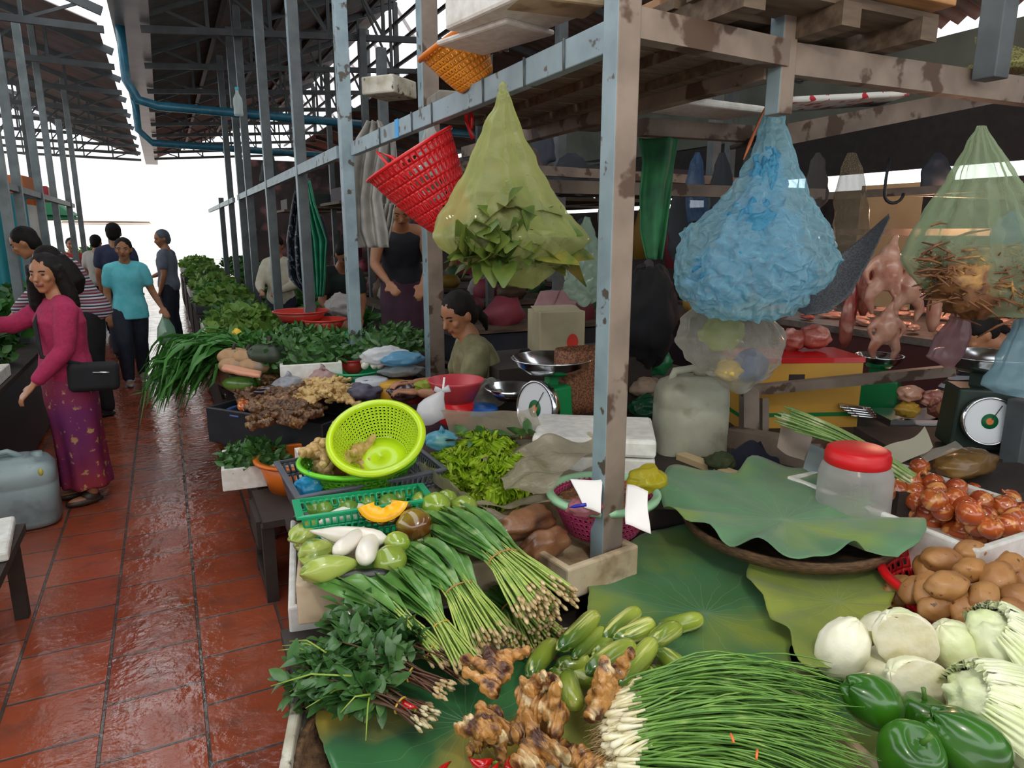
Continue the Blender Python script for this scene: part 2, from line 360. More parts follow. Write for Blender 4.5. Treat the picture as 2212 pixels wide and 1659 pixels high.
obj('tape_mark',G().box((MX-.034,3.22,ZR),(.004,.05,.08)),M('blue_tape','2f9fe0'),fr)
post((1.0,4.2),4.3,.07,parent=fr,mats=[steel,steel])
post((1.42,3.95),4.6,.095,parent=fr)
post((1.63,1.57),2.2,.055,parent=fr,bot=1.93)
post((2.44,1.47),3.3,.075,parent=fr,bot=2.08,mats=[dsteel,dsteel])
g=G(); g.beam((MX,MY,ZR+.03),(1.62,1.56,ZR+.03),.05,.07); g.beam((1.62,1.57,ZR+.02),(4.2,1.5,ZR+.02),.05,.085)
obj('cross_rail',g,rust,fr)
g=G(); g.beam((1.62,1.6,ZR-.0),(1.66,4.0,ZR),.05,.06); g.beam((1.0,3.0,ZR-.25),(3.4,2.9,ZR-.25),.05,.06); g.beam((1.42,3.95,1.98),(4.5,4.3,1.98),.05,.06)
obj('inner_rail',g,rust,fr)
# far frames along the right row
specs=[(665,1.0,'green and black bags hang beside it'),(597,1.0,None),(553,1.0,None),(536,1.0,None),(513,1.0,None),(492,1.0,None)]
for i,(px_,X,_) in enumerate(specs):
    v=at(px_,600,X=X); post((v.x,v.y),4.15 if i<5 else 2.2,.085 if i else .08,name='steel_post',mats=[steel,dsteel],label='tall grey post of the right row, %s one down the aisle past the shirt'%ORD[i],cat='post',group='posts along the right hand stalls')
g=G(); g.box((.985,(4.2+10.4)/2+.1,ZR),(.04,6.2,.07)); o=obj('rail',g,steel); o.name='stall_rail'; tag(o,'pale steel rail running down the aisle between the shirt and the far posts','rail')
g=G(); g.box((.985,14.2,ZR),(.04,6,.07)); o=obj('stall_rail',g,steel,label='short far steel rail above the leafy green stall',cat='rail')
for i,(X,Y,h) in enumerate(((1.9,6.5,3.2),(2.4,9,4),(3.0,5.2,4.2),(3.4,7.5,4.3),(2.6,12,4.2),(4.1,4.6,4.2),(5.2,5.6,3.9),(4.2,9.6,4.2))):
    post((X,Y),h,.08,name='steel_post',mats=[dsteel,dsteel],label='dark roof post deep among the right hand stalls, %s one inward'%ORD[i],cat='post',group='posts deep in the hall')
# left row
lsteel=M('left_post_paint','7d8688','666e70',rough=.5,scale=8)
for i,(px_,X,h) in enumerate(((30,-1.15,3.3),(60,-1.2,3.6),(105,-1.2,3.8),(135,-1.25,4.3),(165,-1.2,3.2),(185,-1.2,4.0))):
    v=at(px_,560,X=X); post((v.x,v.y),h,.075,name='steel_post',mats=[lsteel,lsteel],label='grey post of the left hand stalls, %s along the aisle'%ORD[i],cat='post',group='posts along the left hand stalls')
g=G(); g.box((-1.2,8.5,2.0),(.05,9,.06)); g.box((-2.6,8.5,2.0),(.05,9,.06)); 
for y in (5.3,7.5,10): g.box((-1.9,y,2.0),(1.4,.05,.05))
obj('stall_rack',g,dsteel,label='grey overhead rack above the left hand stalls',cat='rack')
for i in range(9):
    x=-2.4-(i%3)*1.4; y=7+i*1.9; post((x,y),4.6,.08,name='steel_post',mats=[dsteel,dsteel],label='roof post far to the left against the bright street, %s in depth'%ORD[i],cat='post',group='posts against the street light')
# ------------------------------------------------------------------ light and camera
w=bpy.data.worlds.new('sky'); bpy.context.scene.world=w; w.use_nodes=True
bg=w.node_tree.nodes['Background']; bg.inputs[0].default_value=(.93,.97,1,1); bg.inputs[1].default_value=3.4
def alight(name,loc,size,energy,color,rot=(0,0,0),sy=None):
    l=bpy.data.lights.new(name,'AREA'); l.energy=energy; l.color=color; l.size=size
    if sy: l.shape='RECTANGLE'; l.size_y=sy
    o=bpy.data.objects.new(name,l); o.location=loc; o.rotation_euler=rot; col.objects.link(o); return o
l=bpy.data.lights.new('added_flash_fill','POINT'); l.energy=52; l.color=(1,.9,.74); l.shadow_soft_size=.06; o=bpy.data.objects.new('added_flash_fill',l); o.location=(.55,-.12,2.42); col.objects.link(o)  # added warm fill with flash-like falloff over the near stall
lb=root('added_bulb',(.55,-.12,2.5),'added bulb fitting above the nearest stall, for the flash-like fill light','bulb'); obj('socket',G().tube([(.55,-.12,2.5),(.55,-.12,2.58)],.02,10),black,lb); obj('cord',G().tube([(.55,-.12,2.58),(.55,-.12,4.4)],.004,6),black,lb)  # fitting added out of frame to go with the fill light
l=bpy.data.lights.new('meat_stall_lamp','POINT'); l.energy=38; l.color=(1,.55,.35); l.shadow_soft_size=.12; o=bpy.data.objects.new('meat_stall_lamp',l); o.location=(5.0,3.2,1.75); col.objects.link(o)
c=bpy.data.cameras.new('camera'); co=bpy.data.objects.new('camera',c); col.objects.link(co); bpy.context.scene.camera=co
co.location=(0,0,H); c.sensor_width=36; c.lens=F/2212*36; c.clip_end=300; c.clip_start=.05
co.rotation_euler=(math.pi/2-PT,0,-YW)
sc=bpy.context.scene; sc.view_settings.view_transform='Standard'; sc.view_settings.look='None'; sc.view_settings.gamma=1; sc.view_settings.exposure=-.35
sc.cycles.use_denoising=True; sc.cycles.max_bounces=6; sc.cycles.diffuse_bounces=3; sc.cycles.transparent_max_bounces=12; sc.cycles.glossy_bounces=3; sc.cycles.caustics_reflective=False; sc.cycles.caustics_refractive=False; sc.cycles.sample_clamp_indirect=6
# ================================================================== more helpers
def gmat(name,ca,cb,axis='X',lo=-.08,hi=.08,cs=None,ss=(2,14,14),sc=6,slo=.5,shi=.6,rough=.3,coat=.3,var=.08,kn=.4,bump=.05,bs=60):
    """colour runs from ca to cb along an axis of the thing, with long streaks of cs"""
    m,t,b=newmat(name); N=t.nodes; L=t.links
    co=N.new('ShaderNodeTexCoord'); oi=N.new('ShaderNodeObjectInfo')
    sp=N.new('ShaderNodeSeparateXYZ'); L.new(co.outputs['Object'],sp.inputs[0])
    ad=N.new('ShaderNodeVectorMath'); ad.operation='ADD'; L.new(co.outputs['Object'],ad.inputs[0])
    cb_=N.new('ShaderNodeCombineXYZ'); mu=N.new('ShaderNodeMath'); mu.operation='MULTIPLY'; mu.inputs[1].default_value=9; L.new(oi.outputs['Random'],mu.inputs[0])
    for i in range(3): L.new(mu.outputs[0],cb_.inputs[i])
    L.new(cb_.outputs[0],ad.inputs[1])
    n0=N.new('ShaderNodeTexNoise'); n0.inputs['Scale'].default_value=9; L.new(ad.outputs[0],n0.inputs['Vector'])
    g=N.new('ShaderNodeMapRange'); g.inputs[1].default_value=lo; g.inputs[2].default_value=hi; L.new(sp.outputs[axis],g.inputs[0])
    a1=N.new('ShaderNodeMath'); a1.operation='MULTIPLY_ADD'; a1.inputs[1].default_value=kn*2; a1.inputs[2].default_value=-kn; L.new(n0.outputs['Fac'],a1.inputs[0])
    a2=N.new('ShaderNodeMath'); a2.operation='ADD'; a2.use_clamp=True; L.new(a1.outputs[0],a2.inputs[0]); L.new(g.outputs[0],a2.inputs[1])
    mx=N.new('ShaderNodeMix'); mx.data_type='RGBA'; mx.inputs[6].default_value=hexc(ca); mx.inputs[7].default_value=hexc(cb); L.new(a2.outputs[0],mx.inputs[0]); c=mx.outputs[2]
    if cs:
        mp=N.new('ShaderNodeMapping'); mp.inputs['Scale'].default_value=ss; L.new(ad.outputs[0],mp.inputs[0])
        n1=N.new('ShaderNodeTexNoise'); n1.inputs['Scale'].default_value=sc; L.new(mp.outputs[0],n1.inputs['Vector'])
        r=N.new('ShaderNodeMapRange'); r.inputs[1].default_value=slo; r.inputs[2].default_value=shi; L.new(n1.outputs['Fac'],r.inputs[0])
        m2=N.new('ShaderNodeMix'); m2.data_type='RGBA'; L.new(r.outputs[0],m2.inputs[0]); L.new(c,m2.inputs[6]); m2.inputs[7].default_value=hexc(cs); c=m2.outputs[2]
    hs=N.new('ShaderNodeHueSaturation'); mr=N.new('ShaderNodeMapRange'); mr.inputs[3].default_value=1-var; mr.inputs[4].default_value=1+var; L.new(oi.outputs['Random'],mr.inputs[0]); L.new(mr.outputs[0],hs.inputs['Value']); L.new(c,hs.inputs['Color']); L.new(hs.outputs[0],b.inputs['Base Color'])
    b.inputs['Roughness'].default_value=rough; b.inputs['Coat Weight'].default_value=coat; b.inputs['Coat Roughness'].default_value=.1
    if bump:
        n2=N.new('ShaderNodeTexNoise'); n2.inputs['Scale'].default_value=bs; L.new(co.outputs['Object'],n2.inputs['Vector'])
        bp=N.new('ShaderNodeBump'); bp.inputs['Strength'].default_value=bump*4; bp.inputs['Distance'].default_value=.004; L.new(n2.outputs['Fac'],bp.inputs['Height']); L.new(bp.outputs[0],b.inputs['Normal'])
    return m
def meshonly(g,name,mats): return g.mesh(name,mats)
def place(me,name,a,b,z,roll=0,ref=.16,fat=1,dz=0,up=None,**k):
    """lay an elongated prototype (along X, length ref) between two picture points on the plane z"""
    A=at(*a,z=z); B=at(*b,z=z+dz); L=(B-A).length; s=L/ref; s2=fat
    m=Matrix.Translation((A+B)/2)@frm(B-A,up or (0,0,1))@Matrix.Rotation(roll,4,'X')@Matrix.Diagonal((s,s2,s2,1))
    return inst(me,name,m,**k)
def sheet(name,pts,mat,z=0,n=24,amp=.01,sc=6,seed=0,parent=None,thick=0,dome=0,**k):
    """cloth or film over four 3-D corner points a,b,c,d"""
    a,b,c,d=[Vector(p) for p in pts]
    def fn(u,v):
        p=(a*(1-u)+b*u)*(1-v)+(d*(1-u)+c*u)*v
        q=Vector((p.x*sc,p.y*sc,p.z*sc+seed*7))
        return p+Vector((mn.noise(q)*amp*.7,mn.noise(q+Vector((9,0,0)))*amp*.7,mn.noise(q*1.3+Vector((0,5,0)))*amp+dome*math.sin(math.pi*u)*math.sin(math.pi*v)))
    o=obj(name,G().grid(fn,n,n),mat,parent,**k)
    if thick: solid(o,thick)
    return o
def openbox(name,corners,h,t,mats,parent=None,z=0,rim=0,flare=1.0,floor=True,**k):
    """open tray: three ground corners A,B,C (D completes it) with wall thickness t, height h"""
    A,B,D=[Vector((c[0],c[1],z)) for c in corners]; u=B-A; v=D-A; c=A+(u+v)/2; lu=u.length; lv=v.length
    m=Matrix.Translation(c)@frm(u,(0,0,1)); g=G()
    def q(hw,hl,zz): return [m@Vector((sx*hw,sy*hl,zz)) for sx,sy in ((-1,-1),(1,-1),(1,1),(-1,1))]
    f=flare
    r=[q(lu/2*f,lv/2*f,0),q(lu/2,lv/2,h),q(lu/2-t,lv/2-t,h),q(lu/2*f-t,lv/2*f-t,t)]
    vs=sum(r,[]); fs=[(3,2,1,0)]
    for k_ in range(3):
        for j in range(4): j2=(j+1)%4; fs.append((k_*4+j,k_*4+j2,k_*4+4+j2,k_*4+4+j))
    fs.append((12,13,14,15)); g.add(vs,fs,0,False)
    o=obj(name,g,mats,parent,**k); return bev(o,min(t*.3,.006))
def lattice(pts,A,B,nx,nz,fr=.35,mi=0,g=None,t=.0):
    pass
def wallgrid(g,P,nu,nv,hole,mi=0):
    """surface P(u,v) as nu x nv cells, each cell a frame round a real hole of relative size hole"""
    for i in range(nu):
        for j in range(nv):
            u0,u1,v0,v1=i/nu,(i+1)/nu,j/nv,(j+1)/nv; a=(1-hole)/2
            ui=(u0+(u1-u0)*a,u1-(u1-u0)*a); vi=(v0+(v1-v0)*a,v1-(v1-v0)*a)
            vs=[P(u0,v0),P(u1,v0),P(u1,v1),P(u0,v1),P(ui[0],vi[0]),P(ui[1],vi[0]),P(ui[1],vi[1]),P(ui[0],vi[1])]
            g.add(vs,[(0,1,5,4),(1,2,6,5),(2,3,7,6),(3,0,4,7)],mi)
    return g
def roundbasket(name,c,r0,r1,h,mat,label=None,cat=None,nu=40,nv=6,hole=.5,M_=None,rim=.008,parent=None,group=None,solidbase=True,holey=True,rimmat=None,lip=0):
    """round basket: base radius r0, top radius r1; rim as part"""
    c=Vector(c); m=M_ or Matrix.Identity(4)
    R_=root(name,c,label,cat,group) if parent is None else parent
    def P(u,v):
        th=2*math.pi*u; rr=r0+(r1-r0)*(v**.75); z=h*v
        return c+(m@Vector((math.cos(th)*rr,math.sin(th)*rr,z)))
    g=G()
    if holey: wallgrid(g,P,nu,nv,hole)
    else: g.grid(P,nu,nv+1,closeu=True)
    if solidbase: g.lathe([(r0,0),(r0*.6,.002),(0.001,.004)],nu,c=c,M=m)
    o=obj('basket_wall',g,mat,R_); solid(o,.003)
    g=G(); g.lathe([(r1-rim*.3+lip*-1*0,h-rim),(r1+rim,h-rim),(r1+rim*1.3,h),(r1+rim*.6,h+rim*.5),(r1-rim*.5,h+rim*.4),(r1-rim*.3,h-rim)],nu,c=c,M=m)
    obj('rim',g,rimmat or mat,R_); return R_
# ================================================================== near stall: tables
TZ=.585
t=root('market_table',(1.5,1.1,0),'dark wooden trestle table carrying the nearest vegetable trays','table')
g=G(); g.box((1.575,1.03,TZ-.02),(2.79,1.42,.03)); obj('table_top',g,dwood,t)
for x,y in ((.2,.45),(.2,1.62),(1.5,.45),(2.9,.45),(2.9,1.62)): obj('leg',G().box((x,y,.28),(.05,.05,.55)),dwood,t)
t=root('market_table',(.7,2.2,0),'dark wooden table under the radish and chayote box','table')
g=G(); g.box((.87,2.2,TZ-.08),(1.1,.86,.03)); obj('table_top',g,dwood,t)
for x,y in ((.36,1.85),(.36,2.55),(1.35,2.55),(1.35,1.85)): obj('leg',G().box((x,y,.25),(.045,.045,.49)),dwood,t)
obj('stretcher',G().beam((.36,1.85,.1),(.36,2.55,.5),.04,.05),dwood,t); obj('stretcher',G().beam((.36,2.5,.12),(1.35,2.5,.12),.04,.04),dwood,t)
t=root('low_bench',(.6,3.1,0),'low blackened wooden bench under the herb box and orange basin','bench')
g=G(); g.box((.78,3.17,.37),(1.02,.42,.03)); obj('bench_top',g,dwood,t)
obj('leg',G().box((.29,3.34,.178),(.05,.05,.355)),dwood,t); obj('leg',G().box((1.2,3.34,.178),(.05,.05,.355)),dwood,t); obj('leg',G().box((.29,3.0,.178),(.05,.05,.355)),dwood,t); obj('leg',G().box((1.2,3.0,.178),(.05,.05,.355)),dwood,t)
obj('stretcher',G().box((.29,3.17,.06),(.05,.3,.06)),dwood,t); obj('apron',G().box((.26,3.2,.29),(.02,.3,.13)),dwood,t)
# ================================================================== lotus leaves
def lotusmat(name,c1,c2,cy,vein='9db08a',yl=.62,vs=.35,rough=.5):
    m,t,b=newmat(name); N=t.nodes; L=t.links
    co=N.new('ShaderNodeTexCoord'); sp=N.new('ShaderNodeSeparateXYZ'); L.new(co.outputs['Object'],sp.inputs[0])
    at2=N.new('ShaderNodeMath'); at2.operation='ARCTAN2'; L.new(sp.outputs['Y'],at2.inputs[0]); L.new(sp.outputs['X'],at2.inputs[1])
    n0=N.new('ShaderNodeTexNoise'); n0.inputs['Scale'].default_value=9; L.new(co.outputs['Object'],n0.inputs['Vector'])
    ma=N.new('ShaderNodeMath'); ma.operation='MULTIPLY_ADD'; ma.inputs[1].default_value=.5; L.new(n0.outputs['Fac'],ma.inputs[0]); L.new(at2.outputs[0],ma.inputs[2])
    mu=N.new('ShaderNodeMath'); mu.operation='MULTIPLY'; mu.inputs[1].default_value=10.5; L.new(ma.outputs[0],mu.inputs[0])
    si=N.new('ShaderNodeMath'); si.operation='SINE'; L.new(mu.outputs[0],si.inputs[0])
    ab=N.new('ShaderNodeMath'); ab.operation='ABSOLUTE'; L.new(si.outputs[0],ab.inputs[0])
    ln=N.new('ShaderNodeVectorMath'); ln.operation='LENGTH'; L.new(co.outputs['Object'],ln.inputs[0])
    fw=N.new('ShaderNodeMath'); fw.operation='MULTIPLY'; L.new(ab.outputs[0],fw.inputs[0]); L.new(ln.outputs['Value'],fw.inputs[1])
    vr=N.new('ShaderNodeMapRange'); vr.inputs[1].default_value=0; vr.inputs[2].default_value=.018; vr.inputs[3].default_value=vs; vr.inputs[4].default_value=0; L.new(fw.outputs[0],vr.inputs[0])
    fd=N.new('ShaderNodeMapRange'); fd.inputs[1].default_value=.0; fd.inputs[2].default_value=.3; fd.inputs[3].default_value=1; fd.inputs[4].default_value=.35; L.new(ln.outputs['Value'],fd.inputs[0])
    vm=N.new('ShaderNodeMath'); vm.operation='MULTIPLY'; L.new(vr.outputs[0],vm.inputs[0]); L.new(fd.outputs[0],vm.inputs[1])
    n1=N.new('ShaderNodeTexNoise'); n1.inputs['Scale'].default_value=5; n1.inputs['Detail'].default_value=5; L.new(co.outputs['Object'],n1.inputs['Vector'])
    r1=N.new('ShaderNodeMapRange'); r1.inputs[1].default_value=.35; r1.inputs[2].default_value=.65; L.new(n1.outputs['Fac'],r1.inputs[0])
    a=N.new('ShaderNodeMix'); a.data_type='RGBA'; a.inputs[6].default_value=hexc(c1); a.inputs[7].default_value=hexc(c2); L.new(r1.outputs[0],a.inputs[0])
    n2=N.new('ShaderNodeTexNoise'); n2.inputs['Scale'].default_value=3.2; n2.inputs['Detail'].default_value=3; L.new(co.outputs['Object'],n2.inputs['Vector'])
    r2=N.new('ShaderNodeMapRange'); r2.inputs[1].default_value=yl-.09; r2.inputs[2].default_value=yl+.09; L.new(n2.outputs['Fac'],r2.inputs[0])
    c=N.new('ShaderNodeMix'); c.data_type='RGBA'; L.new(r2.outputs[0],c.inputs[0]); L.new(a.outputs[2],c.inputs[6]); c.inputs[7].default_value=hexc(cy)
    d=N.new('ShaderNodeMix'); d.data_type='RGBA'; L.new(vm.outputs[0],d.inputs[0]); L.new(c.outputs[2],d.inputs[6]); d.inputs[7].default_value=hexc(vein)
    L.new(d.outputs[2],b.inputs['Base Color']); b.inputs['Roughness'].default_value=rough; b.inputs['Specular IOR Level'].default_value=.4; b.inputs['Sheen Weight'].default_value=.15
    bp=N.new('ShaderNodeBump'); bp.inputs['Strength'].default_value=.5; bp.inputs['Distance'].default_value=.004; L.new(vm.outputs[0],bp.inputs['Height']); L.new(bp.outputs[0],b.inputs['Normal'])
    return m
def lotus(label,cp,pts,z,mat,seed=0,ripple=.012,dish=.02,cz=0,tilt=None):
    C=at(*cp,z=z); W=[at(*p,z=z)-C for p in pts]; W=[(math.atan2(w.y,w.x),w.length) for w in W]; W.sort()
    def rr(th):
        th=(th+math.pi)%(2*math.pi)-math.pi
        for i in range(len(W)):
            a,b=W[i-1],W[i]; a0=a[0]-(2*math.pi if i==0 else 0)
            if a0<=th<=b[0]: k=(th-a0)/(b[0]-a0); k=k*k*(3-2*k); return a[1]*(1-k)+b[1]*k
        a,b=W[-1],W[0]; k=(th-a[0])/(b[0]+2*math.pi-a[0]); k=k*k*(3-2*k); return a[1]*(1-k)+b[1]*k
    nt,nr=128,18; vs=[Vector((0,0,cz))];fs=[]
    for i in range(1,nr+1):
        t=i/nr
        for j in range(nt):
            th=2*math.pi*j/nt; r=rr(th)*t
            r*=1+.02*t*mn.noise(Vector((math.cos(th)*4,math.sin(th)*4,seed)))+(.012*mn.noise(Vector((th*9,seed,3))) if i==nr else 0)
            zz=cz*(1-t)**2+dish*t*t+ripple*t**2*(math.sin(th*7+seed)+.6*math.sin(th*12+seed*2))+.006*mn.noise(Vector((r*9*math.cos(th),r*9*math.sin(th),seed)))*min(1,t*3)
            v=Vector((r*math.cos(th),r*math.sin(th),zz))
            if tilt: v.z+=tilt[0]*v.x+tilt[1]*v.y
            vs.append(v)
    for j in range(nt): fs.append((0,1+j,1+(j+1)%nt))
    for i in range(nr-1):
        for j in range(nt): a=1+i*nt+j;b=1+i*nt+(j+1)%nt; fs.append((a,a+nt,b+nt,b))
    me=G().add(vs,fs).mesh('lotus_leaf',mat); o=inst(me,'lotus_leaf',Matrix.Translation(C),label=label,cat='leaf',group='lotus leaves spread under the vegetables')
    solid(o,.0015); return o
lm1=lotusmat('lotus_green','56805a','6a9068','86983a',yl=.62)
lm2=lotusmat('lotus_dark','3a6a35','4a7a4e','7a8a30',yl=.58,vs=.3)
lm3=lotusmat('lotus_yellowing','7d8a38','5d7a35','8e9638',yl=.5,vs=.25)
lm4=lotusmat('lotus_wet','37703c','2a5c38','b0983a',yl=.58,vs=.2,rough=.25)
lotus('large grey-green lotus leaf lying on top in front of the red lidded jar',(1693,1123),[(1425,1050),(1470,1008),(1530,1012),(1590,1030),(1640,1006),(1740,1012),(1800,1010),(1850,1070),(1900,1110),(1990,1130),(1988,1180),(1940,1200),(1870,1185),(1790,1206),(1720,1210),(1640,1195),(1570,1170),(1530,1145),(1480,1140),(1435,1095)],.80,lm1,seed=1,ripple=.016,dish=.015)
lotus('dark green lotus leaf spread behind the cucumbers',(1523,1325),[(1340,1200),(1420,1160),(1500,1155),(1600,1190),(1660,1230),(1700,1330),(1705,1420),(1700,1475),(1600,1490),(1480,1480),(1400,1440),(1290,1400),(1270,1310)],.66,lm2,seed=2,ripple=.006,dish=.03)
lotus('yellowing lotus leaf between the dark leaf and the potatoes',(1810,1300),[(1635,1215),(1730,1205),(1850,1210),(1900,1240),(1925,1310),(1905,1335),(1860,1400),(1790,1450),(1740,1445),(1700,1370),(1650,1300)],.71,lm3,seed=3,ripple=.006,dish=.01)
lotus('wet lotus leaf lining the round basket under the ginger, brown at its edge',(1010,1560),[(690,1540),(700,1640),(760,1750),(1000,1800),(1350,1780),(1400,1600),(1330,1450),(1200,1390),(1050,1360),(850,1420),(740,1480)],.625,lm4,seed=4,ripple=.004,dish=.03)
lotus('dark lotus leaf under the chive tips and peppers',(1760,1560),[(1680,1440),(1800,1470),(1880,1540),(1960,1680),(1900,1780),(1650,1790),(1560,1650),(1600,1500)],.63,lm2,seed=5,ripple=.005,dish=.02)
# trays and baskets under them
straw=M('woven_rattan','7a5a3c','4c3728',rough=.7,scale=40,bump=.5,bscale=90,stretch=(1,1,6))
def ringtray(label,cp,rp,z,h,mat,nm='winnowing_basket',cat='basket'):
    C=at(*cp,z=z); r=(at(*rp,z=z)-C).length
    o=obj(nm,G().lathe([(.001,-h),(r*.96,-h),(r,-h*.3),(r,h*.2),(r-.012,h*.2),(r-.014,-h*.3),(.001,-h+.008)],72,c=C),mat,label=label,cat=cat); return C,r
ringtray('round woven rattan basket lined with a wet lotus leaf at the stall corner',(1010,1600),(662,1570),.64,.045,straw)
ringtray('flat woven tray under the large lotus leaf',(1700,1120),(1950,1180),.77,.03,straw,'woven_tray','tray')
openbox('foam_tray',[at(600,1408,z=.69)[:2],at(1350,1330,z=.69)[:2],at(645,1720,z=.69)[:2]],.075,.02,foamg,z=.6,label='grimy foam tray along the aisle edge, holding the leafy herb bunches',cat='tray')
# ------------------------------------------------------------------ cucumbers
cucm=gmat('cucumber_skin','2f5a16','aab845','X',-.08,.07,cs='cfd080',ss=(1.0,20,20),sc=4,slo=.56,shi=.68,rough=.22,coat=.5,var=.12,kn=.45)
def gourd(L,rs,n=18,bend=.0,nz=.02,seed=0,sq=1):
    k=len(rs); g=G(); pts=[];rr=[]
    for i in range(k):
        t=i/(k-1); pts.append((L*(t-.5),bend*L*(4*(t-.5)**2-.5),0)); rr.append(max(rs[i],.0006))
    g.tube(pts,rr,n,sx=sq)
    if nz: g.v=[tuple(Vector(v)*(1+nz*mn.noise(Vector(v)*30+Vector((seed,0,0))))) for v in g.v]
    return g
CR=[.003,.014,.019,.0215,.0225,.0232,.0235,.0235,.0235,.023,.0215,.018,.006]
cuc=[gourd(.16,CR,bend=b,seed=s).mesh('cucumber',cucm) for s,b in ((1,.03),(2,-.04),(3,.08))]
cl=[((1205,1405),(1290,1325),.74),((1140,1465),(1200,1385),.70),((1235,1425),(1305,1360),.72),((1300,1385),(1380,1318),.72),((1325,1385),(1412,1345),.74),((1395,1400),(1468,1352),.73),((1415,1360),(1518,1335),.69),((1265,1455),(1370,1390),.77),((1335,1480),(1412,1385),.76),((1420,1405),(1500,1470),.73),((1200,1440),(1275,1428),.70),((1280,1430),(1325,1385),.70),((1400,1445),(1415,1510),.72),((1180,1455),(1290,1470),.68),((1350,1480),(1380,1545),.68),((1405,1440),(1450,1480),.67),((1225,1450),(1245,1530),.70),((1305,1440),(1335,1500),.67)]
lab=['topmost back cucumber with long pale stripes beside the root ends','pale cucumber at the left end of the pile','cucumber lying second from the left in the back of the pile','short dark cucumber at the back of the pile','dark cucumber with a pale striped tip in the middle','pale ended cucumber behind the upright middle ones','dark glossy cucumber furthest back to the right on the lotus leaf','cucumber with a yellow end lying on top of the pile','thick pale cucumber right of the topmost one','light green cucumber at the right end of the pile','flat lying cucumber half hidden at the left of the pile','pale cucumber showing only its round end in the middle','small cucumber standing in front beside the chives','very dark cucumber low in the left front of the pile','dark cucumber low in the front behind the white bulbs','dark cucumber tucked under the light green one','dark cucumber standing at the front left behind the ginger','cucumber with a pale tip pointing up in front']
for i,(a,b,z) in enumerate(cl):
    place(cuc[i%3],'cucumber',a,b,z,roll=i,fat=.95 if i not in (2,15,14) else .8,label=lab[i],cat='cucumber',group='cucumbers on the lotus leaf')
# ------------------------------------------------------------------ ginger-like rhizomes (galangal)
galm=M('galangal_skin','b98445','4a2414',rough=.3,scale=26,lo=.48,hi=.62,c3='ead2a0',s3=17,lo3=.58,hi3=.66,bump=.6,bscale=70,coat=.3,var=.1)
def rhizome(seed,L=.13,n=9,r=.02,vox=.0035):
    q=random.Random(seed); g=G(); p=Vector((-L/2,0,0)); d=Vector((1,.2,0)); tips=[]
    for i in range(n):
        t=i/(n-1); rr=r*(.75+.5*q.random())*(1.1-abs(t-.5)*.5)
        g.ell(p,(rr*1.1,rr,rr*.9),12,8,nz=.25,seed=seed+i)
        if q.random()<.6:
            s=Vector((q.uniform(-.4,.4),q.choice((-1,1)),q.uniform(-.1,.7))).normalized()
            for k in range(1,q.randint(2,4)):
                g.ell(p+s*rr*1.1*k,rr*(.95-.13*k),10,7,nz=.2,seed=seed+i+k)
        p=p+Vector((L/n,q.uniform(-.012,.012),q.uniform(-.006,.008)))
    def disp(v):
        return .0016*math.sin(v.x*520+6*mn.noise(v*20))+.0045*mn.noise(v*60)
    return fuse(g,vox,'rhizome',galm,2,disp)
gm=[rhizome(s).mesh('galangal',galm) for s in (3,8,14,21)]
gl=[((1060,1500),(1115,1425),.75,'forked galangal piece pointing up at the back left of the ginger heap',1.2),((1120,1490),(1230,1540),.76,'broad galangal piece on top of the heap, cut end to the right',1.45),((985,1575),(1075,1530),.71,'rounded galangal piece at the far left of the heap',1.25),((1060,1600),(1100,1540),.71,'dark ended galangal piece left of the big curled one',1.1),((1110,1590),(1200,1560),.73,'curled pale galangal piece in the middle of the heap',1.3),((1110,1650),(1180,1600),.72,'pink and cream galangal root at the front middle',1.35),((1270,1550),(1325,1462),.74,'brown knobbly galangal piece leaning on the cucumbers',1.3),((1190,1600),(1290,1640),.68,'long dark galangal piece under the white bulbs',1.1),((1250,1620),(1320,1700),.69,'reddish galangal piece beside the bulb ends',1.2),((1010,1625),(1070,1595),.66,'small galangal piece low at the front left',1.0),((1190,1470),(1130,1500),.78,'knob of galangal at the top of the heap with loose scales',1.0),((1200,1650),(1130,1680),.66,'galangal piece at the bottom edge behind the chillies',1.1)]
for i,(a,b,z,l,ft) in enumerate(gl): place(gm[i%4],'galangal_root',a,b,z,roll=i*1.3,ref=.15,fat=ft*.82,label=l,cat='root',group='galangal roots heaped on the lotus leaf')
# red chillies
chm=M('chilli_skin','c40d10','a00a0c',rough=.18,coat=.6,scale=8)
chg=gourd(.09,[.001,.003,.005,.0065,.0075,.0078,.0075,.006,.002],12,bend=.12,nz=.03).mesh('chilli',chm)
stg=G().tube([(.043,0,0),(.055,.002,.002),(.066,-.002,.004)],[.003,.0018,.0015],6).mesh('stem',M('chilli_stem','6d8a2e'))
for i,(a,b,z,l) in enumerate((((965,1645),(955,1700),.69,'small red chilli standing at the bottom edge left of the others'),((1010,1642),(1065,1650),.70,'red chilli lying at the bottom edge below the galangal'),((1070,1648),(1085,1690),.71,'open ended red chilli pointing down at the bottom edge'),((1095,1635),(1120,1690),.70,'red chilli rightmost of those below the galangal'),((870,1510),(893,1535),.70,'single red chilli among the herb roots'))):
    A=at(*a,z=z);B=at(*b,z=z); s=(B-A).length/.09; mm=Matrix.Translation((A+B)/2)@frm(B-A,(0,0,1))@Matrix.Diagonal((s,1.3,1.3,1))
    o=inst(chg,'red_chilli',mm,label=l,cat='chilli',group='red chillies at the front of the stall'); st=bpy.data.objects.new('stem',stg); col.objects.link(st); st.parent=o; st.location=(0,0,0)
